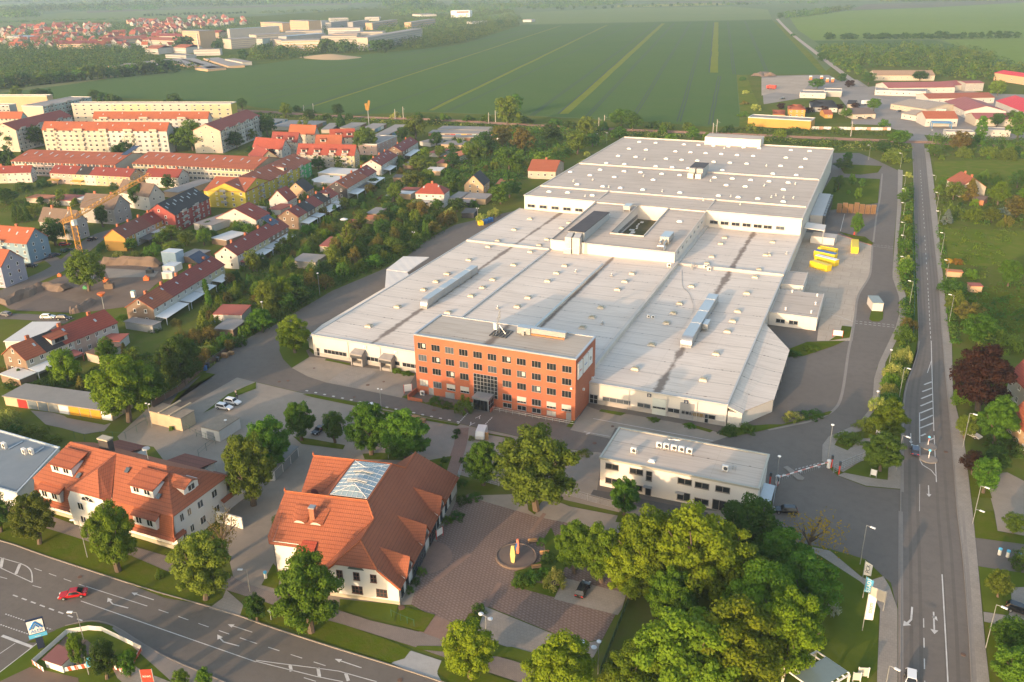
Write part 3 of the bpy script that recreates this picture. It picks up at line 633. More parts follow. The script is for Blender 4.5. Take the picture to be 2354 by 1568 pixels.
# factory
def roofm(name,c,c2,valleys,yseam=8.3,stripe=True):
    m,nt,b=_nt(name)
    f1=noise(nt,.05,4);f2=noise(nt,.9,5,rough=.7)
    col=mixc(nt,ramp(nt,f1,[(.35,(0,0,0)),(.65,(1,1,1))]),c,c2)
    sx=N(nt,'ShaderNodeSeparateXYZ');nt.links.new(pos(nt),sx.inputs[0]);X,Y=sx.outputs[0],sx.outputs[1]
    mp=N(nt,'ShaderNodeMapping');mp.inputs['Scale'].default_value=(.12,1.6,1);nt.links.new(pos(nt),mp.inputs[0])
    f3=noise(nt,1.0,4,mp.outputs[0])
    col=mixc(nt,ramp(nt,f3,[(.45,(0,0,0)),(.75,(.6,.6,.6))]),col,tuple(x*q for x,q in zip(c2,(.72,.68,.64))))
    def lines(v,sp,wd,k_):
        nonlocal col
        fr=mth(nt,'PINGPONG',v,sp/2)
        col=mixc(nt,ramp(nt,fr,[(0,(k_,)*3),(wd,(0,0,0))]),col,tuple(x*.45 for x in c))
    if stripe: lines(Y,1.15,.05,.35)
    lines(Y,yseam,.2,.9);lines(X,11.8,.08,.3)
    dots=N(nt,'ShaderNodeTexVoronoi',i_Scale=.9);nt.links.new(pos(nt),dots.inputs[0])
    dm=mth(nt,'MULTIPLY',ramp(nt,mth(nt,'PINGPONG',Y,yseam/2),[(0,(1,1,1)),(.45,(0,0,0))]),ramp(nt,dots.outputs['Distance'],[(.2,(1,1,1)),(.28,(0,0,0))]))
    col=mixc(nt,dm,col,(.12,.09,.07))
    nz=noise(nt,.12,5);n2=noise(nt,.6,5)
    for vx,wd in valleys:
        d=mth(nt,'ABSOLUTE',mth(nt,'SUBTRACT',X,vx))
        d=mth(nt,'SUBTRACT',d,mth(nt,'MULTIPLY',mth(nt,'SUBTRACT',nz,.42),3.2*wd))
        d=mth(nt,'ADD',d,mth(nt,'MULTIPLY',mth(nt,'SUBTRACT',n2,.5),1.6*wd))
        col=mixc(nt,ramp(nt,d,[(.1*wd,(.85,.85,.85)),(min(.97,1.3*wd),(0,0,0))]),col,(.15,.11,.085))
    nt.links.new(col,b.inputs['Base Color']);b.inputs['Roughness'].default_value=.8;b.inputs['Specular IOR Level'].default_value=.25
    return m
RF1=roofm('front_roof_sheet',(.68,.60,.515),(.61,.535,.455),[(-124.3,.9),(-85.0,.6),(-43.8,1.1)])
RF2=roofm('rear_roof_sheet',(.51,.435,.365),(.455,.385,.315),[],7.9,False)
def cladm(name,c,sp=.33):
    m,nt,b=_nt(name);f1=noise(nt,.25,4);col=mixc(nt,ramp(nt,f1,[(.3,(0,0,0)),(.7,(1,1,1))]),c,tuple(x*.9 for x in c))
    sx=N(nt,'ShaderNodeSeparateXYZ');nt.links.new(pos(nt),sx.inputs[0]);v=mth(nt,'ADD',sx.outputs[0],sx.outputs[1])
    fr=mth(nt,'PINGPONG',v,sp/2);col=mixc(nt,ramp(nt,fr,[(0,(.5,.5,.5)),(.06,(0,0,0))]),col,tuple(x*.7 for x in c))
    nt.links.new(col,b.inputs['Base Color']);b.inputs['Roughness'].default_value=.55;bump(nt,b,fr,.4,.05);return m
CLAD=cladm('white_cladding',(.60,.56,.50));CLAD2=cladm('plain_cladding',(.62,.57,.51),4.0);BASE=M('grey_base_wall',(.40,.37,.33),None,1,.2)
TRIM=flat('roof_edge_trim',(.46,.45,.43),.5,.2);CAP=M('white_parapet',(.56,.51,.45),None,.5,.1)
fac=thing('factory','sprawling white factory with flat pale roofs stepped in several halls beside the yard','factory',(-85,300,0))
landmark('the white factory halls',(-126,230),18);landmark('the white factory halls',(-45,260),18);landmark('the rear factory hall',(-85,420),60)
MB().box(-143.4,188,0,-104.2,342,6.1).box(-104.2,192.6,0,-61.8,342,6.1).build('wall',CLAD,fac)
MB().box(-61.9,188.2,0,-26.4,342,5.45).build('wall',CLAD,fac)
MB().box(-141.4,342.3,0,-26.5,494,12.0).build('wall',CLAD2,fac)
a=MB();a.add([(-109.2,289.2,5),(-63.1,289.2,5),(-63.1,361,5),(-109.2,361,5),(-109.2,289.2,10.1),(-63.1,289.2,10.1),(-63.1,361,12.6),(-109.2,361,12.6)],[(0,1,5,4),(1,2,6,5),(3,0,4,7)]);
def bz(y): return 10.1+(y-289.2)*(2.5/71.8)
cx0,cx1,cy0,cy1=-90.8,-78.4,304,343
for q in (((cx0,cy0),(cx0,cy1)),((cx0,cy1),(cx1,cy1)),((cx1,cy1),(cx1,cy0)),((cx1,cy0),(cx0,cy0))):
    (x0,y0),(x1,y1)=q;a.quad((x0,y0,6.3),(x1,y1,6.3),(x1,y1,bz(y1)),(x0,y0,bz(y0)))
a.build('wall',CLAD2,fac)
a=MB();bx,by=-109.1,-63.2
for x0,y0,x1,y1 in ((bx,289.3,by,cy0),(bx,cy0,cx0,cy1),(cx1,cy0,by,cy1),(bx,cy1,by,361)): a.quad((x0,y0,bz(y0)-.35),(x1,y0,bz(y0)-.35),(x1,y1,bz(y1)-.35),(x0,y1,bz(y1)-.35))
a.build('roof',RF2,fac)
MB().quad((cx0,cy0,6.35),(cx1,cy0,6.35),(cx1,cy1,6.35),(cx0,cy1,6.35)).build('courtyard_floor',grassm('courtyard_moss',(.15,.13,.09),(.10,.10,.04),.8,.15),fac)
a=MB()
def vroof(a,x0,x1,xv,y0,y1,z,dip=.28): a.quad((x0,y0,z),(xv,y0,z-dip),(xv,y1,z-dip),(x0,y1,z));a.quad((xv,y0,z-dip),(x1,y0,z),(x1,y1,z),(xv,y1,z-dip))
vroof(a,-143.2,-109.4,-124.3,188.2,342,6.42);vroof(a,-109.0,-62.4,-85,192.6,289.1,6.42);a.build('roof',RF1,fac)
a=MB();vroof(a,-61.7,-26.6,-43.8,188.4,342,5.78);a.build('roof',RF1,fac)
a=MB()
for y0,y1 in ((342.5,360.8),(361.2,414.1),(414.5,493.8)): a.quad((-141.2,y0,12.15),(-26.7,y0,12.15),(-26.7,y1,12.15),(-141.2,y1,12.15))
a.build('roof',RF2,fac)
t=MB()
t.box(-143.6,187.85,6.05,-103.9,188.25,6.55).box(-143.6,188.25,6.0,-143.2,342.2,6.6);t.box(-62.0,188.0,5.4,-26.2,188.4,5.9).box(-26.6,188.4,5.4,-26.2,342,5.9)
t.box(-109.5,192.7,6.1,-108.9,288.9,6.85)
t.build('roof_edge',TRIM,fac)
t=MB()
t.box(-62.4,192.7,5.3,-61.5,289.1,7.1);t.box(-143.2,288.3,6.1,-109.5,289.4,7.0);t.box(-61.5,289.3,5.5,-26.2,290.3,6.5)
t.box(-141.6,341.9,12,-109.3,342.3,12.45).box(-63.0,341.9,12,-26.3,342.3,12.45).box(-141.7,342.3,12,-141.2,494.2,12.45).box(-26.8,342.3,12,-26.2,494.2,12.45)
t.box(-141.1,493.6,12,-26.9,494.1,12.8).box(-141.1,360.6,12,-26.9,361.4,12.75).box(-141.1,413.9,12,-26.9,414.7,12.75)
t.build('parapet',CAP,fac)
t=MB()
for (x0,y0,x1,y1) in ((-109.4,289.05,-63,289.45),(-109.4,289.45,-109,361),(-63.3,289.45,-62.9,361),(cx0-.3,cy0,cx0,cy1),(cx1,cy0,cx1+.3,cy1),(cx0-.3,cy0-.3,cx1+.3,cy0),(cx0-.3,cy1,cx1+.3,cy1+.3)):
    t.add([(x0,y0,bz(y0)-.3),(x1,y0,bz(y0)-.3),(x1,y1,bz(y1)-.3),(x0,y1,bz(y1)-.3),(x0,y0,bz(y0)+.18),(x1,y0,bz(y0)+.18),(x1,y1,bz(y1)+.18),(x0,y1,bz(y1)+.18)],[(4,5,6,7),(0,1,5,4),(1,2,6,5),(2,3,7,6),(3,0,4,7)])
t.build('parapet',CAP,fac)
MB().box(-143.2,187.9,.02,-104.3,187.98,1.1).build('plinth',BASE,fac);MB().box(-61.7,188.05,.02,-26.6,188.18,1.15).build('plinth',BASE,fac)
dm=MB();dm.box(-.95,-.95,0,.95,.95,.4);dome=MB();dome.lathe((0,0,.4),[(1.15,0),(1.1,.12),(.8,.28),(.3,.36)],4)
dmm=M('skylight_curb',(.66,.60,.50),None,1,.2);dgl=flat('skylight_dome',(.34,.29,.19),.3);wgl=flat('white_dome',(.80,.76,.70),.3)
me=MB();me.v,me.f,me.m=list(dm.v),list(dm.f),list(dm.m);o0=len(me.v);c45=math.cos(R(45));me.add([(x*c45-y*c45,x*c45+y*c45,z) for x,y,z in dome.v],dome.f,1)
SKY1=me.mesh('skylight',[dmm,dgl]);me2=MB();me2.v,me2.f,me2.m=[(x*1.05,y*.8,z) for x,y,z in me.v],list(me.f),list(me.m);SKY2=me2.mesh('skylight',[wgl,wgl])
def sky(cr,pts,z,mesh): 
    for a in pts: p=k(cr,a[0],a[1],z);inst('skylight',mesh,fac,p-Vector((0,0,.05)))
sky('11',[(1305,1255),(1040,1432),(1545,1097),(1660,1023),(1762,952),(1960,824),(2225,648),(1982,1155),(2085,1078),(2182,1005),(1770,1308),(2138,702)],6.4,SKY1)
sky('21',[(172,750),(168,447),(22,545),(527,482),(462,531),(324,635),(252,690),(18,870),(488,878),(412,945),(330,1018),(150,1170),(52,1253),(1105,950),(1040,1022),(972,1096),(820,1262),(738,1352),(650,1445)],6.4,SKY1)
sky('21',[(1957,620),(1920,675),(1838,795),(1795,857),(2334,780),(2272,912),(2235,982),(2160,1130),(1652,1067),(1542,1226),(1485,1314),(1423,1404),(2076,1296),(2030,1386),(1982,1482)],5.75,SKY1)
sky('22',[(1285,35),(1135,258),(1878,120),(1760,358)],5.75,SKY1);sky('31',[(42,660),(5,778)],5.75,SKY1)
sky('20',[(1172,1308),(1322,1317),(1582,1331),(1717,1337),(1853,1344),(1990,1352),(2130,1359),(2273,1367),(1078,1371),(1234,1380),(1502,1396),(1642,1404),(1782,1412),(1925,1420),(2070,1429),(2218,1437),(977,1437),(1139,1446),(1417,1463),(1560,1473),(1705,1481),(1855,1491),(2005,1500),(2158,1509),(868,1503),(1035,1513),(1323,1533),(1473,1542),(1622,1551),(812,1564),(1780,1560),(1935,1568)],12.15,SKY2)
sky('30',[(210,1384),(383,1393),(165,1453),(345,1464),(117,1528),(303,1540)],12.15,SKY2)
sky('31',[(45,33),(260,46),(10,104),(185,115),(142,178),(140,290)],12.15,SKY2)
sky('21',[(537,17),(1032,10),(1182,20),(718,47),(943,64),(1378,34),(1542,46),(1300,90),(600,132),(835,151),(997,164),(1203,180),(1544,207),(1898,235),(1970,138),(2145,151),(2026,78),(2195,91),(1862,68),(2080,250),(2260,262),(342,198),(513,206),(740,232)],12.15,SKY2)
sky('21',[(1120,266),(1199,270),(1527,320),(876,412),(1541,474)],11.0,SKY2)
a=MB();cb=smooth_line([k('21',x,y,5.8) for x,y in ((1565,915),(1570,1060),(1630,1130),(1665,1230),(1662,1310))],5)
for q,q2 in zip(cb,cb[1:]): a.tube((q.x,q.y,5.78),(q2.x,q2.y,5.78),.04,n=4)
a.build('roof_cable',DGR,fac)
vt=MB().box(-.35,-.35,0,.35,.35,.5);vt.tube((.1,0,.5),(.1,0,.9),.22,n=10).lathe((.1,0,.9),[(.34,0),(.3,.12),(.05,.2)],10);VT=vt.mesh('roof_vent',[ALU])
for cr,pts,z in (('21',[(585,935),(915,970),(830,1412)],6.4),('21',[(565,104),(743,90),(1210,56),(890,160),(1380,198),(1825,100),(2010,245),(2318,145),(672,242),(1760,280),(2097,316)],12.1),('31',[(250,130),(30,250),(142,254),(232,258),(70,235)],12.1),('20',[(1220,1471),(1950,1367),(2338,1530)],12.1),('31',[(170,770),(5,775)],5.7),('11',[(2222,1270)],6.4)):
    for x,y in pts: inst('roof_vent',VT,fac,k(cr,x,y,z))
def duct(name,x,y0,y1,z,w_,h,turn=True):
    a=MB();n=7;L=(y1-y0)/n
    for i in range(n):
        e=.06*(i % 2);a.box(x-w_/2+e,y0+L*i+.02,z+.5+e,x+w_/2-e,y0+L*(i+1)-.02,z+.5+h-e)
    if turn:
        pv=None
        for j in range(7):
            t=j/6*math.pi/2;c=(y0-.0-(math.sin(t))*h*.9,z+.5+h-(1-math.cos(t))*h*.9)
            c2=(y0-math.sin(t)*.2,z+.5+.0)
            row=[(x-w_/2,c[0],c[1]),(x+w_/2,c[0],c[1]),(x+w_/2,c2[0],c2[1]),(x-w_/2,c2[0],c2[1])]
            if pv:
                for q in range(4): a.quad(pv[q],pv[(q+1) % 4],row[(q+1) % 4],row[q])
            pv=row
        a.box(x-w_/2,y0-h*.95,z,x+w_/2,y0-.2,z+.65)
    for i in range(n+1): a.box(x-w_/2-.1,y0+L*i-.05,z,x+w_/2+.1,y0+L*i+.05,z+.5)
    a.build(name,ALU,fac)
duct('air_duct',-123.9,220.5,255,6.15,2.4,2.3);duct('air_duct',-43.2,221,257,5.5,3.0,2.3)
a=MB();a.box(-41.6,232,6.3,-40.0,236.5,7.8);a.build('duct_hood',ALU,fac)
MB().tube((-85.7,213,7.0),(-85.4,277,7.0),.42,n=10).build('roof_pipe',ALU,fac)
a=MB();p0=k('21',560,620,10.6);a.box(-103.2,291.5,10.2,-97.0,322,13.4);a.build('plant_housing',cladm('housing_sheet',(.33,.35,.36)),fac)
MB().box(-103.3,291.4,13.4,-96.9,322.1,13.6).build('housing_roof',M('dark_roofing',(.055,.05,.055),(.08,.075,.08),.5,.1),fac)
quilt=M('silver_duct',(.62,.58,.52),(.48,.45,.40),1.2,.3,.35,0,.5,0,.5)
for x0,x1,zb in ((-103.0,-100.6,8.0),(-100.2,-97.4,6.3)): MB().box(x0,287.4,zb,x1,290.0,12.2).add([(x0,287.4,12.2),(x1,287.4,12.2),(x1-.3,291.4,13.3),(x0+.3,291.4,13.3),(x0,290,12.2),(x1,290,12.2)],[(0,1,2,3)]).build('duct_drop',quilt,fac)
MB().box(-103.2,286.6,6.2,-100.4,289.0,8.0).build('duct_drop',quilt,fac)
a=MB()
for x in (-95.9,-95.3): a.box(x-.04,288.7,6.3,x+.04,288.8,11)
for z in range(14): a.box(-95.86,288.72,6.6+z*.3,-95.34,288.78,6.65+z*.3)
a.build('ladder',GRY,fac)
a=MB();a.box(-70.5,297,11.0,-67.2,305,13.1).box(-70.5,297,10.2,-70.3,297.2,11).box(-67.4,297,10.2,-67.2,297.2,11).box(-70.5,304.8,10.4,-70.3,305,11);a.tube((-69.6,297,12),(-69.6,293.5,11.6),.45).tube((-68.2,297,12),(-68.2,293,11),.4).tube((-70.2,292.6,10.9),(-67.6,292.6,10.9),.45).tube((-67.6,292.6,10.9),(-67.4,291,10.3),.45);a.build('air_handler',ALU,fac)
a=MB();a.box(-94.8,333.5,12.0,-92.0,338.5,13.6).box(-94.8,333.6,11.2,-94.6,333.8,12).box(-92.2,333.6,11.2,-92,333.8,12);a.build('air_handler',ALU,fac)
p0=k('21',1690,60,12.1);a=MB();a.box(p0.x-3.2,p0.y-1,12.1,p0.x-.3,p0.y+13,16.2).box(p0.x+.3,p0.y-1,12.1,p0.x+3.2,p0.y+13,16.2);a.build('plant_housing',cladm('housing_sheet_b',(.33,.34,.34)),fac)
MB().box(p0.x-3.3,p0.y+.5,16.2,p0.x+3.3,p0.y+13.1,16.4).build('housing_roof',MC['dark_roofing'],fac);MB().box(p0.x-3.1,p0.y-4,12.1,p0.x-.4,p0.y-1,14.3).box(p0.x+.4,p0.y-4,12.1,p0.x+3.1,p0.y-1,14.3).build('duct_drop',quilt,fac)
MB().box(-93.5,487,12.1,-63.5,499.5,16.2).build('roof_penthouse',CLAD2,fac);MB().box(-93.2,487.3,16.2,-63.8,499.2,16.3).build('penthouse_roof',RF2,fac)
for x in (-62,-52): acunit(fac,(x+21*0-.2,289.0-(x+62)*.0,5.75),0,s=1.3) if x==-52 else acunit(fac,(-63.6,283.5,6.5),0,s=1.5)
acunit(fac,(-50.5,287,5.7),.1,s=1.3);acunit(fac,(-58.3,236.6,5.7),0,s=1.0);acunit(fac,(-57,236.6,5.7),0,s=1.0)
a=MB()
for x,y in ((-56.5,287),(-55.6,288),(-55.9,286)): a.tube((x,y,5.6),(x,y,7.6),.2).lathe((x,y,7.6),[(.35,0),(.1,.3)],8)
a.build('exhaust_stack',ALU,fac)
for cx,cw,n in ((-136.0,7.6,6),(-123.7,3.8,3),(-116.6,3.0,2),(-111.0,6.4,5),(-106.3,2.0,2)): win(fac,(cx,187.88,1.35),cw,1.25,0,GRY,n,fw=.12,sill=False)
for cx,cw,n in ((-53.4,7.2,4),(-46.4,3.3,2),(-39.0,3.0,2),(-35.7,2.9,3),(-29.9,2.0,1)): win(fac,(cx,188.02,1.3),cw,1.2,0,GRY,n,fw=.12,sill=False)
win(fac,(-32.8,188.02,1.3),0.001+6.4-2.4,1.2,0,GRY,4,fw=.12,sill=False,gm=glassm('tan_blinds',(.22,.15,.07)))  # warm tan pane tone for the blinds
def gate(p,w_,h,m,rows=4,name='gate',par=None,d=.1):
    a=MB();a.box(p[0]-w_/2,p[1]-d,p[2],p[0]+w_/2,p[1]+.05,p[2]+h)
    for i in range(1,rows): a.box(p[0]-w_/2+.03,p[1]-d-.02,p[2]+h*i/rows-.04,p[0]+w_/2-.03,p[1]-d+.01,p[2]+h*i/rows+.04)
    return a.build(name,m,par or fac)
PALEG=flat('pale_gate',(.52,.55,.50));GATEG=flat('grey_gate',(.27,.27,.27))
gate((-42.6,188.1,.05),3.4,4.3,PALEG,5);gate((-36.0+.2,188.1,.05),0.1+3.3,4.4,GATEG,6);win(fac,(-42.6,187.98,1.7),3.2,.55,0,GRY,3,sill=False)
win(fac,(-59.3,188.0,.1),2.2,2.5,0,GRY,2,2,fw=.14,sill=False,name='door');win(fac,(-31.0,188.0,.1),.01+1.0,2.4,0,GRY,1,2,fw=.14,sill=False,name='door');win(fac,(-141.8,187.88,.1),1.0,2.5,0,GRY,1,2,fw=.14,sill=False,name='door')
for x in (-50.2,-40.6,-33.4,-131.5,-121.0,-110): MB().tube((x,187.84,.1),(x,187.84,5.4 if x>-60 else 6),.07,n=6).build('downpipe',TRIM,fac)
NAVY=flat('navy_plate',(.02,.03,.07));RX=Matrix.Rotation(R(90),3,'X')
for x,y,z,s,dark in ((-45.2,188.0,4.9,'29',1),(-36.1,188.0,4.85,'28',1),(-125.9,187.8,5.35,'31',0),(-116.0,187.8,5.2,'30',0)):
    pl=MB().box(x-.5,y-.03,z-.45,x+.5,y+.1,z+.4).build('number_plate',NAVY if dark else WHT,fac)
    text_mesh('number',s,.62,WHT if dark else NAVY,pl,(x,y-.05,z-.15),RX)
    if dark: text_mesh('lettering','TOR',.25,WHT,pl,(x,y-.05,z+.22),RX)
for xc in (-127.6, -118.3):   # hooded loading bays
    a=MB();a.box(xc-1.85,185.7,.06,xc-1.55,187.9,3.3).box(xc+1.55,185.7,.06,xc+1.85,187.9,3.3).box(xc-1.95,185.5,3.3,xc+1.95,187.9,3.8)
    a.add([(xc-1.95,185.5,3.8),(xc+1.95,185.5,3.8),(xc+1.75,187.9,4.5),(xc-1.75,187.9,4.5)],[(0,1,2,3)])
    a.build('loading_canopy',M('grey_canopy',(.32,.30,.28),None,.8,.2),fac);MB().box(xc-1.8,185.42,2.6,xc+1.8,185.54,3.35).build('loading_curtain',DGR,fac)
    gate((xc,187.9,.9),2.9,2.6,CREAMF,5);MB().box(xc-1.5,186.0,.06,xc+1.5,187.8,.9).build('loading_dock',M('dock_concrete',(.35,.32,.28)),fac)
DW=[(-134.4-0,9.2)]
for i in range(6): p=AY(588.5*2+(176+109.5*i)/4,392+(339+9.8*i)/4,341.9);win(fac,(p.x,341.9,p.z),3.4 if i<5 else 1.6,1.35,0,GRY,2,fw=.12,sub=True)
for x,y in ((1855,490),(1953,500),(2055,509),(2155,517),(2258,527)): p=AY(588.5*2+x/4,392+y/4,341.9);win(fac,(p.x,341.9,p.z),3.2,1.35,0,GRY,2,fw=.12)
for x,y in ((-4,536),(15,538),(110,545)): p=AY(588.5*3+x/4,392+y/4,341.9);win(fac,(p.x,341.9,p.z),3.2,1.35,0,GRY,2,fw=.12) if x != 15 else None
for i in range(7): win(fac,(-63.05,294.5+i*6.6,8.0+i*.15),2.6,1.2,R(90),WHT,3,fw=.08)
win(fac,(cx0,(cy0+cy1)/2+4,7.0),28,1.9,R(90),WHT,22,fw=.2,sill=False);win(fac,((cx0+cx1)/2,cy1-.06,7.0),11.5,1.9,0,WHT,9,fw=.2,sill=False)
a=MB().tube((-84.5,306,6.6),(-82.2,312.5,6.6),1.1,n=14);a.build('tank',WHT,fac)
a=MB();rr=random.Random(5)
for i in range(8): a.box(-89.5+rr.uniform(0,2),315+i*3.1,6.35,-88.6+rr.uniform(0,2.4),316.4+i*3.1,6.6)
a.build('roof_slabs',WHT,fac)
a=MB();w0=[(-26.3,188.6,5.1),(-22.8,188.4,3.9),(-22.6,190.4,3.8),(-17.0,199.6,3.6),(-17.2,232,3.6),(-26.3,247,4.9)]
a.slab([w0[0],w0[1],w0[2],w0[3],w0[4],w0[5]],.35,0);a.build('side_canopy_roof',RF1,fac)
a=MB();a.prism([(-26.2,188.5),(-22.9,188.5),(-22.9,190.3),(-26.2,190.3)],0,3.9).prism([(-22.9,190.3),(-17.2,199.7),(-17.4,199.9),(-23.1,190.5)],0,3.35);a.build('side_canopy_wall',CLAD,fac)
a=MB()
for i in range(6): a.box(-17.6,203+i*5,0,-17.3,203.3+i*5,3.4)
a.build('canopy_posts',GRY,fac)
a=MB();a.slab([(-143.5,193,5.9),(-143.5,240,5.9),(-148.2,236.5,4.2),(-148.6,200,4.2),(-147,193.2,4.6)],.3);a.build('side_canopy_roof',RF1,fac)
MB().prism([(-143.6,190),(-143.6,193.4),(-148.4,200),(-148.0,192)],0,3.9).build('side_canopy_wall',CLAD,fac)
a=MB();a.slab([(-155.5,249.5,5.6),(-157,264,6.0),(-147.7,266.5,6.0),(-147.5,250,5.4)],.3).slab([(-155.5,249.5,5.5),(-147.4,249.8,5.3),(-143.5,246,5.0),(-144.5,233.5,4.6),(-147,234,4.6)],.3);a.build('loading_house_roof',CLAD2,fac)
MB().prism([(-155.2,249.8),(-147,234.3),(-144.8,234),(-143.6,246),(-143.6,249),(-147,249.8)],.05,4.4).build('loading_house',CLAD,fac)
for nm,x0,y0,x1,y1,h in (('annex',-26.3,286.5,-19.4,301.5,4.0),('annex',-26.3,258.2,-12.4,281,4.0)):
    MB().box(x0,y0,0,x1,y1,h).build(nm,CLAD2,fac);MB().box(x0+.3,y0+.3,h,x1-.3,y1-.3,h+.03).build('annex_roof',RF2,fac);MB().box(x0,y0-.1,h-.05,x1+.1,y0+.25,h+.25).box(x1-.25,y0+.25,h-.05,x1+.1,y1,h+.25).build('roof_edge',CAP,fac)
for x in (-22.8,-19.0): win(fac,(x,258.15,1.1),2.7,1.3,0,GRY,2,fw=.12)
a=MB()
for x,y in ((-14.5,262),(-22,262),(-14,270),(-14.2,278),(-22,279)): a.tube((x,y,4),(x,y,4.8),.25).lathe((x,y,4.8),[(.4,0),(.1,.2)],8)
a.build('roof_vent',WHT,fac)
MB().box(-26.3,379,.06,-21.3,421,4.8).build('truck_shelter',cladm('shelter_sheet',(.42,.41,.40)),fac)
a=MB()
for i in range(9): a.box(-21.25,380+i*4.6,.3,-20.2,383.8+i*4.6,4.6)
a.build('dock_bumpers',DGR,fac)
a=MB();a.slab([(-26,352,6.3),(-18.5,352,5.8),(-18.5,361,5.8),(-26,361,6.3)],.3);a.build('entrance_canopy',CLAD2,fac);MB().box(-18.9,352.3,0,-18.6,352.6,5.6).box(-18.9,360.3,0,-18.6,360.6,5.6).build('canopy_posts',GRY,fac)
# brick office
def brickm(name,c,c2,mort):
    m,nt,b=_nt(name);f1=noise(nt,.3,4)
    sx=N(nt,'ShaderNodeSeparateXYZ');nt.links.new(pos(nt),sx.inputs[0]);cb=N(nt,'ShaderNodeCombineXYZ')
    nt.links.new(mth(nt,'ADD',sx.outputs[0],sx.outputs[1]),cb.inputs[0]);nt.links.new(sx.outputs[2],cb.inputs[1])
    br=N(nt,'ShaderNodeTexBrick',i_Scale=1.0,i_Mortar_Size=.012,i_Brick_Width=.5,i_Row_Height=.17);nt.links.new(cb.outputs[0],br.inputs[0])
    br.inputs['Color1'].default_value=(*c,1);br.inputs['Color2'].default_value=(*c2,1);br.inputs['Mortar'].default_value=(*mort,1)
    col=mixc(nt,ramp(nt,f1,[(.35,(0,0,0)),(.7,(.3,.3,.3))]),br.outputs['Color'],tuple(x*.75 for x in c2))
    nt.links.new(col,b.inputs['Base Color']);b.inputs['Roughness'].default_value=.85;return m
BRICK=brickm('orange_brick',(.39,.105,.046),(.33,.09,.04),(.40,.17,.09))
off=thing('office_building','four storey orange brick office block with rows of windows and flat roof','office building',(-82,185,0));landmark('the orange brick office',(-82,185),14)
X0,X1,Y0,Y1,HB=-104.0,-60.6,177.5,192.5,16.2
MB().box(X0,Y0,0,X1,Y1,HB).build('wall',BRICK,off);MB().box(X0+.4,Y0+.4,HB,X1-.4,Y1-.4,HB+.05).build('roof',roofm('office_roof',(.46,.41,.35),(.40,.35,.29),[(-84,.9)],30,False),off)
t=MB();t.box(X0-.12,Y0-.12,HB-.02,X1+.12,Y0+.4,HB+.3).box(X0-.12,Y1-.4,HB-.02,X1+.12,Y1+.12,HB+.3).box(X0-.12,Y0+.4,HB-.02,X0+.4,Y1-.4,HB+.3).box(X1-.4,Y0+.4,HB-.02,X1+.12,Y1-.4,HB+.3);t.build('roof_edge',flat('zinc',(.40,.43,.46),.4,.4),off)
OFR=flat('office_frame',(.27,.235,.20));BL=flat('roller_blind',(.50,.47,.42))
for r_,zz in enumerate((12.65,9.35,6.05,2.35)):
    for i in range(11):
        x=X0+2.2+i*3.9
        if r_==3 and i in (4,5): continue
        if r_==2 and i in (4,5): continue
        if r_==3 and i==0: w_=win(off,(x,Y0-.02,zz),2.45,1.75,0,GRY,3,fw=.1,gm=BL,sub=True);continue
        w_=win(off,(x,Y0-.02,zz),2.45,1.75,0,OFR if r_<3 else GRY,3,fw=.07)
        if r_==3 and i in (2,3,7,9,10): MB().box(x-1.2,Y0-.12,zz+.55,x+1.2,Y0-.05,zz+1.72).build('blind',BL,w_)
        elif (i*7+r_*5) % 6==0: MB().box(x+.15,Y0-.115,zz+.5,x+.95,Y0-.055,zz+1.5).build('blind',BL,w_)
for i in (6,7,8,9): win(off,(X0+2.2+i*3.9,Y0-.02,.35),2.4,1.3,0,GRY,2,fw=.1,gm=BL if i==9 else GL)
gate((X0+4.2,Y0,.05),1.4,2.0,GRY,2,'door',off);gate((X1-1.6,Y0,.05),1.3,2.0,GRY,2,'door',off);gate((X0+9.6,Y0,.05),2.6,1.6,GRY,2,'door',off)
win(off,(X0+19.75,Y0-.02,2.2),6.6,6.2,0,GRY,7,6,fw=.1,sill=False,name='stair_glazing')
pc=MB();px=X0+19.75;py=Y0-3.2
for x in (px-2.1,px+1.85): pc.box(x,py,.06,x+.25,Y0,3.0)
pc.box(px-2.3,py-.2,2.9,px+2.3,Y0-.1,3.5);pc.build('entrance_porch',GRY,off);win(off,(px,py-.02,.1),3.8,2.8,0,DGR,4,1,fw=.1,sill=False,name='entrance_door');win(off,(px+2.1,Y0-1.6,.1),3.0,2.8,R(90),GRY,3,2,fw=.1,sill=False,name='porch_glazing')
a=MB();a.box(px+2.6,Y0-3.4,.05,px+2.8,Y0-.6,1.0).box(px+2.6,Y0-.7,.05,px+21,Y0-.5,.12)
a.build('ramp_wall',BRICK,off)
a=MB();pz=.05
for i in range(12): x=px+3+i*1.75;a.tube((x,Y0-2.4,.05),(x,Y0-2.4,1.1),.035,n=5)
for z in (.6,1.1): a.tube((px+3,Y0-2.4,z),(X1+.6,Y0-2.4,z),.03,n=5).tube((X1+.6,Y0-2.4,z),(X1+.6,Y0+1.5,z),.03,n=5)
a.build('hand_rail',ALU,off);MB().box(X0-.2,Y0-4.8,.03,X0+.1,Y0-.2,1.5).box(X0+.1,Y0-4.8,.03,X0+4,Y0-4.5,.9).build('area_wall',BRICK,off)
acunit(off,(X0+2.2,Y0-1.2,.1),0,s=1.3)
RZX=Matrix.Rotation(R(90),3,'Z') @ Matrix.Rotation(R(90),3,'X')
for i,(y,s,c) in enumerate(((180.2,'adient',(.6,.08,.05)),(184.2,'kinetics',(.1,.16,.4)),(187.8,'Qp',(.05,.05,.05)))):
    b_=MB().box(X1+.02,y-1.6,10.6,X1+.3,y+1.6,14.8).build('sign_board',WHT,off);text_mesh('lettering',s,.62 if i<2 else 1.1,flat('letter%d' % i,c),b_,(X1+.33,y,12.6),RZX)
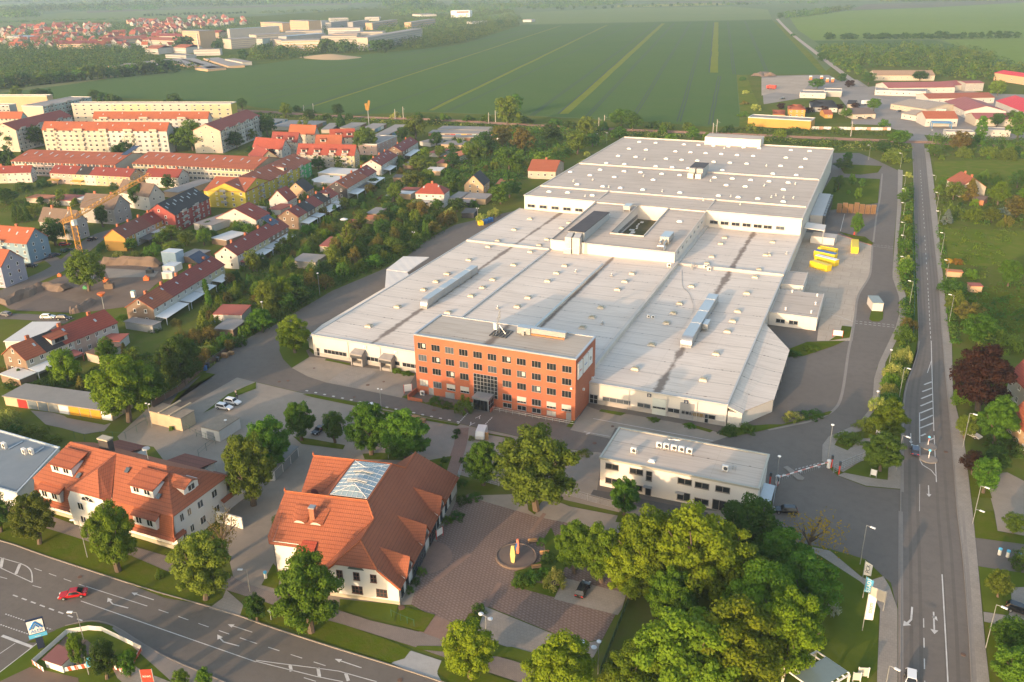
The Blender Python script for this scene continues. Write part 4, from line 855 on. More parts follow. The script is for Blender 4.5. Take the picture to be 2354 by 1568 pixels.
for y in (183,190): MB().box(X1+.02,y-.2,5.9,X1+.5,y+.2,6.4).build('flood_light',WHT,off)
MB().box(X1-1.2,Y0-.5,8.6,X1-.7,Y0-.02,9.0).build('camera',WHT,off)
a=MB();a.tube((-84.3,186.5,HB),(-84.3,186.5,HB+5.2),.09).tube((-84.0,186.5,HB+4),(-84.0,186.5,HB+6.0),.13).tube((-84.6,186.3,HB+2.4),(-84.6,186.3,HB+4.3),.13).tube((-84.3,186.5,HB+2.2),(-82.3,186.0,HB+.2),.06).tube((-84.3,186.5,HB+2.2),(-84.3,184.2,HB+.2),.06);a.tube((-84.1,186.5,HB+5.6),(-84.1,186.5,HB+6.6),.05,n=5);a.build('aerial_mast',ALU,off)
MB().box(-85.6,186,HB+.9,-84.8,186.6,HB+2.6).build('radio_box',WHT,off)
a=MB()
for i in range(6): a.box(-85.8+i*.9,183.6,HB+.06,-85.7+i*.9,188.4,HB+.3)
for i in range(6): a.box(-85.8,183.6+i*.95,HB+.07,-81.2,183.7+i*.95,HB+.28)
a.build('mast_base',DGR,off)
a=MB();a.box(-79.8,187.5,HB+.2,-76.2,189.8,HB+1.9).box(-76.2,187.9,HB+.6,-67.0,189.4,HB+1.9).box(-78.2,186.6,HB+.2,-77.6,187.4,HB+1.1);a.build('roof_duct',ALU,off);MB().box(-76.0,187.7,HB+.2,-67.2,187.85,HB+.5).build('duct_rail',flat('orange_rail',(.5,.18,.06)),off)
# white gatehouse office
adm=thing('gatehouse_office','low white two storey gatehouse office with flat grey roof and cooling units','office building',(-30,159,0));landmark('the white gatehouse office',(-30,159),12)
x0,x1,y0,y1,h=-46.2,-14.0,152.2,166.0,6.7
REND=M('white_render',(.68,.64,.58),(.62,.58,.52),.5,.1);MB().box(x0,y0,0,x1,y1,h).build('wall',REND,adm);MB().box(x0+.2,y0+.2,h,x1-.2,y1-.2,h+.1).build('roof',roofm('gatehouse_roof',(.53,.455,.375),(.475,.40,.33),[],40,False),adm)
t=MB();t.box(x0-.25,y0-.25,h-.12,x1+.25,y0+.2,h+.32).box(x0-.25,y1-.2,h-.12,x1+.25,y1+.25,h+.32).box(x0-.25,y0+.2,h-.12,x0+.2,y1-.2,h+.32).box(x1-.2,y0+.2,h-.12,x1+.25,y1-.2,h+.32);t.build('roof_edge',flat('edge_sheet',(.42,.40,.33),.5,.2),adm)
def awin(cx,cy,w_,h_,nv=2,nh=1,nm='window'): p=AY(588.5*2+cx/4,784+cy/4,y0);win(adm,(p.x,y0-.02,p.z),w_,h_,0,flat('taupe_frame',(.22,.19,.16)),nv,nh,fw=.12,name=nm)
for cx,cy in ((920,1180),(918,1312),(1142,1225),(1137,1372),(1587,1318),(1745,1355),(1935,1390),(1740,1500)): awin(cx,cy,2.9,1.35)
awin(1258,1285,1.3,2.3,1,2);awin(1250,1420,1.3,2.1,1,1,'door');awin(1575,1465,2.7,1.9,2,1,'door');awin(1900,1555,2.8,2.4,2,1,'door')
a=MB()
for cx,cy in ((1250,1335),(1545,1390)): p=AY(588.5*2+cx/4,784+cy/4,y0);a.box(p.x-.9,y0-.9,p.z,p.x+.9,y0,p.z+.1)
a.build('door_canopy',ALU,adm)
for cx,cy in ((1118,1030),(1352,980),(1418,990),(1488,1005),(1557,1018),(1630,1035),(1958,1195)): acunit(adm,k('22',cx,cy,h+.1),-.1,s=1.35)
inst('skylight',SKY2,adm,k('22',1285,1110,h+.05),0,.7)
a=MB()
for cx,cy in ((1155,1040),(2030,1180),(2055,1190)): p=k('22',cx,cy,h+.1);a.tube(p,p+Vector((0,0,.9)),.1)
p=k('22',1480,935,h+.1);a.tube(p,p+Vector((0,0,1.1)),.06).tube(p+Vector((-1.3,0,.6)),p+Vector((1.5,0,.9)),.06);a.build('roof_pipe',ALU,adm)
a=MB().tube((x1+.2,y0+2.2,0),(x1+.2,y0+2.2,6),.06);a.slab([(x1+.1,y0+1,3.0),(x1+2.4,y0+1,2.8),(x1+2.4,y0+9,2.8),(x1+.1,y0+9,3.0)],.12);a.build('side_canopy',ALU,adm)
# hall with the orange tiled roof and glass roof
TO=tiles('orange_tiles',(.335,.105,.048),(.265,.08,.038));TR=tiles('red_tiles',(.36,.065,.03),(.28,.05,.026));TB=tiles('brown_tiles',(.22,.07,.045),(.17,.055,.035));TK=tiles('black_tiles',(.028,.026,.027),(.045,.042,.042));TM=tiles('russet_tiles',(.34,.10,.045),(.26,.075,.035))
WW=M('lime_white_wall',(.68,.65,.60),(.62,.59,.54),.6,.15);PLI=M('tan_plinth',(.42,.37,.28),None,1,.2)
vil=thing('villa','white villa hall with big orange tiled roof around a glass roof','villa',(-78,116,0));landmark('the orange-roofed villa',(-81,118),16)
VO=Vector((-66.5,103,0));VX=Vector((.983,.182,0));VY=Vector((-.182,.983,0))
def V(x,y,z): return VO+VX*x+VY*y+Vector((0,0,z))
a=MB()
a.face([V(-15, 0, 0), V(0, 0, 0), V(0, 0, 4), V(-3.3, 0, 7.0), V(-11.7, 0, 7.0), V(-15, 0, 4)])                 # front gable wall
a.face([V(0,0,0),V(0,36,0),V(0,36,4),V(0,0,4)]);a.face([V(-25,4.1,0),V(-20,4.1,0),V(-20,4.1,6.9),V(-25,4.1,6.9)]);a.face([V(-25,18,0),V(-25,4.1,0),V(-25,4.1,6.9),V(-25,12.3,12),V(-25,18,8)])
a.face([V(-20,4.1,0),V(-20,.4,0),V(-20,.4,4.2),V(-20,4.1,6.7)]);a.face([V(-20,.4,0),V(-15,.4,0),V(-15,.4,4.2),V(-20,.4,4.2)]);a.face([V(-25.6,34,0),V(-25.6,18,0),V(-25.6,18,7),V(-25.6,25.5,12),V(-25.6,34,6)])
a.build('wall',WW,vil)
MB().face([V(-15,-.04,0),V(.04,-.04,0),V(.04,-.04,.8),V(-15,-.04,.8)]).face([V(.04,-.04,0),V(.04,36,0),V(.04,36,.6),V(.04,-.04,.6)]).face([V(-25,4.05,0),V(-20,4.05,0),V(-20,4.05,.8),V(-25,4.05,.8)]).build('plinth',PLI,vil)
a=MB();th=.28
a.slab([V(.5,-.35,3.55),V(.5,36.3,3.55),V(-7.7,33.6,10.3),V(-7.7,27.3,10.3),V(-9.7,25.4,12.05),V(-9.7,12.2,12.05),V(-7.5,9.4,10.3),V(-7.5,2.9,10.3),V(-3.5,-.35,7.1)],th)
a.slab([V(-7.5,2.9,10.3),V(-3.5,-.35,7.1),V(-11.5,-.35,7.1)],th)
a.slab([V(-7.5,2.9,10.3),V(-11.5,-.35,7.1),V(-15.5,-.35,3.6),V(-15.4,.2,4.1),V(-7.5,9.4,10.3)],th)
a.slab([V(-26.0,12.3,12.05),V(-9.7,12.25,12.05),V(-7.55,9.5,10.3),V(-15.4,.15,4.05),V(-20.2,.1,4.0),V(-20.2,3.7,6.5),V(-25.6,3.7,6.5)],th)
a.slab([V(-26.0,12.35,12.05),V(-17.5,12.35,12.05),V(-22.5,18.4,7.6),V(-26.0,18.4,7.6)],th)
a.slab([V(-26.3,25.5,12.05),V(-17.6,25.5,12.05),V(-22.5,18.4,7.5),V(-26.3,17.6,6.9)],th);a.slab([V(-17.5,12.5,12),V(-17.5,25.4,12),V(-22.4,18.5,7.6)],th)
a.slab([V(-26.3,25.6,12.05),V(-9.7,25.5,12.05),V(-7.7,27.4,10.3),V(-14.6,35,4),V(-26.3,35,4.5)],th)
a.slab([V(-7.7,27.4,10.3),V(-7.7,33.6,10.3),V(-15.5,36.3,3.6),V(-14.8,35,4.1)],th);a.slab([V(-7.7,33.6,10.3),V(.5,36.4,3.6),V(-15.5,36.4,3.6)],th)
a.slab([V(-25.6,3.7,6.5),V(-26.0,12.3,12.0),V(-26.6,5.2,6.9)],.15)
a.build('roof',TO,vil)
a=MB()
for q in ((V(-26,12.3,12.1),V(-9.7,12.25,12.1)),(V(-26.3,25.5,12.1),V(-9.7,25.45,12.1)),(V(-9.7,12.2,12.1),V(-9.7,25.4,12.1)),(V(-9.7,12.2,12.1),V(-7.5,9.4,10.35)),(V(-7.5,9.4,10.35),V(-7.5,2.9,10.35)),(V(-7.5,2.9,10.35),V(-3.5,-.3,7.1)),(V(-7.5,2.9,10.35),V(-11.5,-.3,7.1)),(V(-9.7,25.4,12.1),V(-7.7,27.3,10.35)),(V(-7.7,27.3,10.35),V(-7.7,33.6,10.35)),(V(-17.5,12.4,12.1),V(-17.5,25.4,12.1)),(V(-3.5,-.3,7.1),V(.45,-.3,3.65)),(V(-11.5,-.3,7.1),V(-15.4,-.3,3.7))): a.tube(q[0],q[1],.16,n=6)
for q in (V(-26,12.3,12.1),V(-26.3,25.5,12.1)): a.lathe(q,[(.14,0),(.2,.25),(.1,.5),(.02,.9)],8)
a.build('ridge_tiles',tiles('ridge_tile',(.43,.125,.045),(.36,.10,.04),.4),vil)
def gz(x,y): return 12.15+max(0,min((x+17.2)*.22,(-10.0-x)*.22,(y-12.8)*.25,(25.0-y)*.25))
gp=glassm('roof_glazing',(.30,.38,.40),.25);a=MB();b=MB()
xs=[-17.2+i*7.2/7 for i in range(8)];ys=[12.8+i*12.2/9 for i in range(10)]
for i in range(7):
    for j in range(9): a.face([V(xs[i],ys[j],gz(xs[i],ys[j])),V(xs[i+1],ys[j],gz(xs[i+1],ys[j])),V(xs[i+1],ys[j+1],gz(xs[i+1],ys[j+1])),V(xs[i],ys[j+1],gz(xs[i],ys[j+1]))])
for x in xs:
    for j in range(9): b.tube(V(x,ys[j],gz(x,ys[j])+.03),V(x,ys[j+1],gz(x,ys[j+1])+.03),.035,n=4)
for y in ys:
    for i in range(7): b.tube(V(xs[i],y,gz(xs[i],y)+.03),V(xs[i+1],y,gz(xs[i+1],y)+.03),.035,n=4)
for cx,cy in ((-17.2,12.8),(-10,12.8),(-17.2,25),(-10,25)): q=V(-13.6,cy+(3.2 if cy<20 else -3.2),12.95);b.tube(V(cx,cy,12.2),q,.05,n=5)
g_=a.build('glass_roof',gp,vil);b.build('glazing_bars',WHT,g_)
a=MB()
for y in (17.0,20.2): a.slab([V(-15.6,y,12.85),V(-13.6,y,13.2),V(-13.6,y+.6,13.2),V(-15.6,y+.6,12.85)],.1).slab([V(-13.6,y,13.2),V(-11.6,y,12.85),V(-11.6,y+.6,12.85),V(-13.6,y+.6,13.2)],.1)
a.build('vent_flaps',CREAMF,g_)
for q in (-17.4,-9.8): MB().slab([V(q-.2,12.5,12.15),V(q+.2,12.5,12.15),V(q+.2,25.2,12.15),V(q-.2,25.2,12.15)],.3).build('roof_gutter',DGR,vil)
c=V(-18.7,8.2,9);MB().obox((c.x,c.y,8.8),VX,.95,.95,3.3).build('chimney',brickm('chimney_brick',(.36,.12,.05),(.28,.10,.05),(.3,.2,.15)),vil);MB().obox((c.x,c.y,12.1),VX,1.15,1.15,.25).build('chimney_cap',GRY,vil)
for x in (-21.2, -18.0):   # eyebrow windows
    a=MB();z0=9.0
    for i in range(8):
        t0,t1=i/8*2-1,(i+1)/8*2-1;h0,h1=.55*(1-t0*t0),.55*(1-t1*t1)
        a.quad(V(x+t0*1.1,7.4,z0),V(x+t1*1.1,7.4,z0),V(x+t1*1.1,7.4,z0+h1),V(x+t0*1.1,7.4,z0+h0));a.quad(V(x+t0*1.3,7.25,z0+h0+.05),V(x+t1*1.3,7.25,z0+h1+.05),V(x+t1*1.9,10.2,z0+1.85+h1*.2),V(x+t0*1.9,10.2,z0+1.85+h0*.2),1)
    a.build('eyebrow_window',[CREAMF,TO],vil)
for y in (4.6,14.3,24.0):
    a=MB();w_=2.1
    a.slab([V(.75,y-w_-.2,3.9),V(.75,y,6.9),V(-5.2,y,8.3),V(-1.0,y-w_-.2,4.9)],.18).slab([V(.75,y+w_+.2,3.9),V(.75,y,6.9),V(-5.2,y,8.3),V(-1.0,y+w_+.2,4.9)],.18);a.build('dormer_roof',TO,vil)
    d=MB().face([V(.3,y-w_,3.4),V(.3,y+w_,3.4),V(.3,y+w_,4.1),V(.3,y,6.6),V(.3,y-w_,4.1)]).face([V(.3,y-w_,3.4),V(.3,y-w_,4.1),V(-1,y-w_,4.6),V(-.3,y-w_,3.4)]).build('dormer',WW,vil)
    win(vil,V(.34,y,3.6),2.2,1.3,R(100.5),GRY,3,fw=.08,sill=False)
win(vil,V(.12,10.6,.1),7.2,3.6,R(100.5),DGR,6,4,fw=.12,sill=False,name='entrance_glazing');win(vil,V(.12,18.9,.1),4.4,3.6,R(100.5),DGR,4,4,fw=.12,sill=False,name='entrance_glazing')
for y in (1.6,4.2,22.5,24.8,28,31): win(vil,V(.03,y,.9),1.3,2.1,R(100.5),DGR,2,2,fw=.08)
for x in (-10.6,-7.5,-4.4): win(vil,V(x,-.03,4.2),1.15,1.6,R(10.5),BRF,2,2,fw=.1)
for x in (-12.4,-7.6,-3.1): win(vil,V(x,-.03,1.35),2.0,1.55,R(10.5),BRF,3,2,fw=.1)
a=MB();pts=[V(-7.5+1.5*math.cos(math.pi*i/10),-.06,6.35+.75*math.sin(math.pi*i/10)) for i in range(11)];a.face(pts);a.build('arched_window',flat('arch_pane',(.10,.12,.11),.2),vil)
a=MB();a.tube(V(.25,-.1,0),V(.25,-.1,3.6),.07,n=6).tube(V(-24.9,4.0,0),V(-24.9,4.0,6.5),.07,n=6);a.build('downpipe',DGR,vil)
a=MB();a.slab([V(-19.4,1.2,5.9),V(-16.6,1.2,5.9),V(-16.6,4.8,7.4),V(-19.4,4.8,7.4)],.15).face([V(-19.3,1.4,4.9),V(-16.7,1.4,4.9),V(-16.7,1.4,5.75),V(-19.3,1.4,5.75)]);a.build('shed_dormer',TR,vil)
for q,s in ((V(-22.6,17.2,7.6),1),(V(-24.3,16.2,8),.6)):
    a=MB();a.tube(q,q+Vector((0,0,1.5*s)),.05);c=q+Vector((.1,-.15,1.7*s));pv=[c+VX*.75*s*math.cos(t*.5236)+Vector((0,0,.75*s*math.sin(t*.5236))) for t in range(12)];a.face(pv);a.build('satellite_dish',flat('dish_maroon',(.16,.05,.05)),vil)
# manor with mansard roof and dormers
man=thing('manor','long white manor with orange mansard roof and four shed dormers along the street','manor house',(-131,108,0));landmark('the mansard-roofed manor',(-131,108),15)
L0,R0,F0,B0=-148.5,-113.0,100.8,115.6
a=MB();a.box(L0+.5,F0+.1,0,R0-.4,B0,8.2);a.face([(-139,99.6,0),(-128.2,99.6,0),(-128.2,99.6,6.2),(-129.8,99.6,8.8),(-137.4,99.6,8.8),(-139,99.6,6.2)]).face([(-128.2,99.6,0),(-128.2,101,0),(-128.2,101,6.2),(-128.2,99.6,6.2)]);a.build('wall',WW,man)
MB().box(L0+.4,F0-.02,0,R0-.3,F0+.3,.9).build('plinth',PLI,man)
rz_,fy,by=13.0,108.2,115.9
a=MB();PK=(-133.4,108.15,12.95);PG=(-133.4,103.2,12.1)
a.slab([(-149.0,100.3,8.1),(-139.4,100.3,8.1),PK,(-146,fy,rz_)],.25);a.slab([(-127.6,100.3,8.1),(-112.6,100.3,8.1),(-120.5,fy,rz_),PK],.25)
a.slab([(-146,fy,rz_),(-120.5,fy,rz_),(-112.6,by,8.1),(-149,by,8.1)],.25);a.slab([(-120.5,fy,rz_),(-112.6,100.3,8.1),(-112.6,by,8.1)],.25);a.slab([(-146,fy,rz_),(-149,100.3,8.1),(-149,by,8.1)],.2)
a.slab([PK,PG,(-129.5,99.2,8.7),(-127.7,100.0,8.0)],.2);a.slab([PK,PG,(-137.7,99.2,8.7),(-139.4,100.0,8.0)],.2);a.slab([PG,(-129.4,99.1,8.7),(-137.8,99.1,8.7)],.2)
a.slab([(-149.0,99.6,3.7),(-139.2,99.6,3.7),(-139.2,100.6,8.2),(-148.8,100.6,8.2)],.2);a.slab([(-128.0,99.6,3.7),(-112.6,99.6,3.7),(-112.9,100.6,8.2),(-128,100.6,8.2)],.2)
a.slab([(-149.3,99.0,3.4),(-139.1,99.0,3.4),(-139.1,99.7,3.9),(-149.3,99.7,3.9)],.12).slab([(-128.1,99.0,3.4),(-112.2,99.0,3.4),(-112.2,99.7,3.9),(-128.1,99.7,3.9)],.12)
a.slab([(-112.2,99.0,3.4),(-112.2,102.5,3.4),(-113,102.5,4.0),(-113,99.5,4.0)],.12).slab([(-112.2,113,3.4),(-112.2,117,3.4),(-113,117,4.0),(-113,113,4.0)],.12)
a.build('roof',TO,man)
MB().slab([PK,(-133.35,103.2,12.15),(-129.4,99.25,8.8),(-127.65,100.1,8.12)],.06).build('painted_slope_shade',TM,man)  # russet overlay: the slope's shade put into a second tile colour
def dormer(x,y,z,w_,h,dep,rise,mroof):
    d=MB().box(x-w_/2,y,z,x+w_/2,y+dep,z+h).build('dormer',WW,man)
    MB().slab([(x-w_/2-.35,y-.4,z+h-.02),(x+w_/2+.35,y-.4,z+h-.02),(x+w_/2+.35,y+dep+.6,z+h+rise),(x-w_/2-.35,y+dep+.6,z+h+rise)],.14).build('dormer_roof',mroof,d)
    for s in (-1,1): win(d,(x+s*w_*.24,y-.02,z+.45),w_*.27,h-.75,0,WHT,2,fw=.09)
dormer(-142.6,102.3,9.4,5.6,1.9,3.6,1.4,TM);dormer(-121.6,102.3,9.4,5.6,1.9,3.6,1.4,TM);dormer(-143.6,99.3,4.9,5.6,2.2,1.6,1.3,TM);dormer(-119.0,99.3,4.9,5.6,2.2,1.6,1.3,TM)
d=MB().box(-117.6,105.6,8.8,-114.4,109.4,10.9).build('dormer',WW,man);MB().slab([(-113.9,105.3,10.7),(-113.9,107.5,11.7),(-119,107.5,12.3),(-118,105.3,10.7)],.14).slab([(-113.9,109.7,10.7),(-113.9,107.5,11.7),(-119,107.5,12.3),(-118,109.7,10.7)],.14).build('dormer_roof',TO,d);win(d,(-114.38,107.5,9.3),1.8,1.3,R(90),WHT,2)
for x in (-146.2,-143.2,-140.8,-126,-123,-120.2,-117.2): win(man,(x,F0+.06,1.5),1.5,1.5,0,WHT,2,2)
for x in (-135.8,-131.2): win(man,(x,99.56,4.4),1.5,1.6,0,WHT,2);win(man,(x,99.56,1.3),1.5,1.6,0,WHT,2)
a=MB();a.face([(-133.4+1.7*math.cos(math.pi*i/10),99.54,6.9+1.15*math.sin(math.pi*i/10)) for i in range(11)]);aw=a.build('arched_window',GL,man);a=MB()
for i in range(4): t=math.pi*i/3;a.tube((-133.4,99.5,6.9),(-133.4+1.7*math.cos(t),99.5,6.9+1.15*math.sin(t)),.06,n=4)
for i in range(8): a.tube((-133.4+1.7*math.cos(math.pi*i/8),99.5,6.9+1.15*math.sin(math.pi*i/8)),(-133.4+1.7*math.cos(math.pi*(i+1)/8),99.5,6.9+1.15*math.sin(math.pi*(i+1)/8)),.07,n=4)
a.build('window_bars',WHT,aw)
for y,z,w_ in ((103,5.3,1.0),(105,5.3,1.0),(108,5.2,1.5),(112,5.2,1.5),(103,1.6,1.0),(105,1.6,1.0),(108,1.6,1.5),(112,1.6,1.5)): win(man,(R0-.38,y,z),w_,1.6,R(90),WHT,2)
MB().box(-139.2,109.2,10,-136.6,110.6,14.4).build('chimney',flat('dark_chimney',(.05,.045,.045)),man);MB().box(-139.3,109.1,14.4,-136.5,110.7,14.7).build('chimney_cap',PLI,man)
a=MB().tube((-126,109,12.6),(-126,109,15.2),.06,n=6).lathe((-126,109,15),[(.1,0),(.8,.1),(.7,.3)],10);a.build('aerial',GRY,man)
for x,y,z in ((-128.3,105.6,11.4),(-117.9,102.6,9.7),(-138.4,102.6,9.6)): MB().slab([(x-.45,y-.5,z),(x+.45,y-.5,z),(x+.45,y+.4,z+.65),(x-.45,y+.4,z+.65)],.12).build('roof_window',GLB,man)
a=MB()
for x0,y0,x1,y1,h in ((-147.5,115.6,-140,121,7.2),(-131,115.6,-123,123,6.2),(-121,115.6,-113.5,120.5,5.4)):
    w_=MB().box(x0,y0,0,x1,y1,h-1.2).build('rear_wing',WW,man);MB().slab([(x0-.4,y0,h+.6),(x1+.4,y0,h+.6),(x1+.4,y1+.5,h-1.1),(x0-.4,y1+.5,h-1.1)],.2).build('rear_roof',TB,w_)
MB().box(-112.9,111,0,-106.5,111.3,2.6).build('garden_wall',WW,man);win(man,(-111.5,110.98,.9),.8,1.1,0,DGR,1)
# blue grey flat-roofed building beside the manor
fl=thing('shop_building','low building with blue grey flat roof and white walls at the street edge','shop',(-168,108,0));landmark('the blue-grey flat roof',(-168,108),14)
pl=[(-153.6,99.4),(-161.0,116.3),(-195,117.5),(-195,99.4)]
MB().prism(pl,0,3.9).build('wall',M('shop_wall',(.62,.62,.60)),fl);MB().prism([(-154.4,99.9),(-161.5,115.7),(-194,116.8),(-194,99.9)],3.9,4.05).build('roof',M('bitumen_blue',(.17,.20,.22),(.21,.24,.26),.6,.1),fl)
t=MB()
for i in range(4): p,q=Vector((*pl[i],0)),Vector((*pl[(i+1) % 4],0));m_=(p+q)/2;t.obox((m_.x,m_.y,3.85),q-p,(q-p).length+.3,.35,.4-.01*i)
t.build('roof_edge',flat('pale_zinc',(.50,.55,.57),.4,.2),fl)
for cr,x,y in (('02',45,975),('02',230,1030),('02',293,1030)): acunit(fl,k(cr,x,y+10,4.05),-.2,s=1.5)
MB().slab([k('02',75,985,4.2),k('02',205,918,4.2),k('02',210,926,4.2),k('02',80,995,4.2)],.1).slab([k('02',320,1025,4.2),k('02',400,968,4.2),k('02',408,975,4.2),k('02',330,1032,4.2)],.1).build('cable_duct',ALU,fl)
for x in (-159.5,-166,-172): win(fl,(x,99.38,.7),1.3,2.1,0,WHT,2)
# garages, sheds
GRF=M('garage_roof',(.21,.20,.185),(.26,.245,.22),.9,.15,bmp=.3);STUC=M('sand_stucco',(.46,.37,.24),(.38,.30,.20),.8,.2)
def doorsrow(par,a,b,cols,h,inset=.1,gap=.35,z0=.05):
    a=Vector(a);b=Vector(b);n=len(cols);d=(b-a)/n;u=d.normalized();nn=Vector((u.y,-u.x,0))
    for i,c in enumerate(cols):
        m_=a+d*(i+.5)+nn*.03;o=MB().obox((m_.x,m_.y,z0),u,d.length-gap,.1,h).build('garage_door',flat('garage_'+c,PCOL[c]),par)
PCOL=dict(red=(.38,.02,.02),grey=(.13,.16,.18),grey2=(.20,.21,.20),white=(.70,.68,.64),orange=(.62,.30,.02),blue=(.10,.22,.34),brown=(.20,.10,.06),cream=(.60,.52,.36),teal=(.30,.45,.46),green=(.06,.16,.08))
gr=thing('garage_row','row of nine old garages with red, grey, white and orange doors','garages',k('02',500,600));landmark('the nine-door garage row',k('02',560,600),16)
fa,fb=k('02',170,608),k('02',1040,735);u=(fb-fa).normalized();nn=Vector((-u.y,u.x,0));dep=7.5
MB().prism([p.xy for p in (fa-u*4,fb,fb+nn*dep,fa-u*4+nn*dep)],0,2.6).build('wall',STUC,gr);MB().prism([p.xy for p in (fa-u*4.2-nn*.3,fb+u*.2-nn*.3,fb+u*.2+nn*dep,fa-u*4.2+nn*dep)],2.6,2.8).build('roof',GRF,gr)
doorsrow(gr,fa,fb,['red','grey','grey','grey2','white','orange','orange','orange','white'],2.3)
FP=[]
def shed(cr,a,b,c,h,wm,rm,label,name='shed',cat='shed',over=.25,slope=0,door=None,lm=None):
    """flat shed: a-b is the top front edge, c the back corner, photo points at height h"""
    A,B,Cc=k(cr,*a,h),k(cr,*b,h),k(cr,*c,h)
    u=(B-A).normalized();n_=Vector((-u.y,u.x,0));dp=(Cc-A).dot(n_)
    if abs(dp)<1.5: dp=1.5 if dp >= 0 else -1.5
    FP.append((A+(n_*dp if dp<0 else n_*0)-u-n_,u,n_,(B-A).length+2,abs(dp)+2));q=[A,B,B+n_*dp,A+n_*dp];ctr=sum(q,Vector())/4
    t=thing(name,label,cat,(ctr.x,ctr.y,0),look=label if False else None) if label else thing(name,None,cat,(ctr.x,ctr.y,0),look=lm)
    MB().prism([p.xy for p in q],0,h-.15).build('wall',wm,t)
    o=over;q2=[A-u*o-n_*o,B+u*o-n_*o,B+u*o+n_*(dp+o),A-u*o+n_*(dp+o)]
    if dp<0: q2=[A-u*o+n_*o,B+u*o+n_*o,B+u*o+n_*(dp-o),A-u*o+n_*(dp-o)]
    MB().slab([Vector((p.x,p.y,h+(slope if i>1 else 0))) for i,p in enumerate(q2)],.18).build('roof',rm,t)
    if door:
        f=Vector((-ctr.x,-ctr.y,0));s=-1 if n_.dot(f)*1>0 and dp<0 else -1
        m_=(A+B)/2-n_*.03*(1 if dp>0 else -1)
        MB().obox((m_.x,m_.y,.05),u,min(2.4,(B-A).length*.4),.08,min(2.1,h*.8)).build('door',door,t)
    return t
MOSS=M('gravel_roof',(.20,.165,.125),(.27,.225,.17),1.2,.3,bmp=.4)
t=shed('02',(1370,640),(1660,710),(1500,572),3.6,STUC,MOSS,'sand coloured utility block with three gravel roofs and a pale sunlit wall','utility_block','utility block',.1);landmark('the sand-coloured utility block',k('02',1560,700),6)
for f in (.33,.66): A,B=k('02',1370,640,3.6),k('02',1660,710,3.6);p=A.lerp(B,f);u=(B-A).normalized();nn=Vector((-u.y,u.x,0));MB().obox(p+nn*3.4+Vector((0,0,-.02)),u,.5,7.2,.3).build('fire_wall',STUC,t)
A=k('02',1785,740,0);gate((A.x,A.y,0),1.3,2.1,GRY,2,'door',t,.2)
shed('02',(1845,785),(2010,825),(2040,665),3.0,M('pale_wall',(.60,.58,.53)),MOSS,'small white transformer house with mossy gravel roof inside the fence','transformer_house','utility block',.12,door=GRY)
gg=thing('garage_row','row of white garages with grey doors half hidden by trees behind the villa','garages',k('12',280,1150));A,B=k('12',170,1290),k('12',395,1060);u=(B-A).normalized();nn=Vector((-u.y,u.x,0))
MB().prism([p.xy for p in (A,B,B+nn*6,A+nn*6)],0,2.5).build('wall',WW,gg);MB().prism([p.xy for p in (A-nn*.25,B-nn*.25,B+nn*6,A+nn*6)],2.5,2.7).build('roof',GRF,gg);doorsrow(gg,A+u*.3,B-u*.2,['grey2']*3,2.1)
shed('31',(395,600),(612,625),(400,560),3.0,CLAD2,M('shed_sheet',(.45,.43,.40)),'long white site cabin beside the waste containers','site_cabin','cabin',.15)
for x,y in ((435,640),(515,648)): pass
t=shed('31',(968,1215),(1065,1218),(972,1150),2.9,CLAD2,flat('grey_roof_sheet',(.22,.25,.235)),'small white kiosk with grey roof alone on its grass island','kiosk','kiosk',.1)
# houses of the town
WC=dict(white=(.48,.455,.41),cream=(.44,.39,.31),yellow=(.44,.385,.24),ochre=(.475,.259,.058),pink=(.432,.310,.259),peach=(.475,.324,.194),brown=(.194,.137,.094),dark=(.054,.050,.052),red=(.288,.065,.054),blue=(.187,.274,.338),lavender=(.302,.302,.360),green=(.072,.302,.101),grey=(.331,.317,.295),bright=(.446,.360,.050),terra=(.396,.158,.072),teal=(.288,.360,.338))
def wallm(c): return M('wall_'+c,WC[c],tuple(x*.87 for x in WC[c]),.6,.12)
OLD=tiles('old_grey_tiles',(.17,.12,.088),(.135,.10,.078));ORG=tiles('fresh_orange_tiles',(.36,.105,.045),(.31,.088,.04));REDT=tiles('fresh_red_tiles',(.29,.062,.038),(.24,.052,.034));DRED=tiles('dark_red_tiles',(.24,.05,.035),(.19,.045,.035))
ROOFS=dict(o=ORG,r=REDT,d=DRED,k=TK,m=TM,g=OLD,b=TB)
SOLAR=flat('solar_panel',(.015,.02,.045),.15);FLATR=M('flat_bitumen',(.24,.215,.195),(.29,.26,.235),.8,.12)
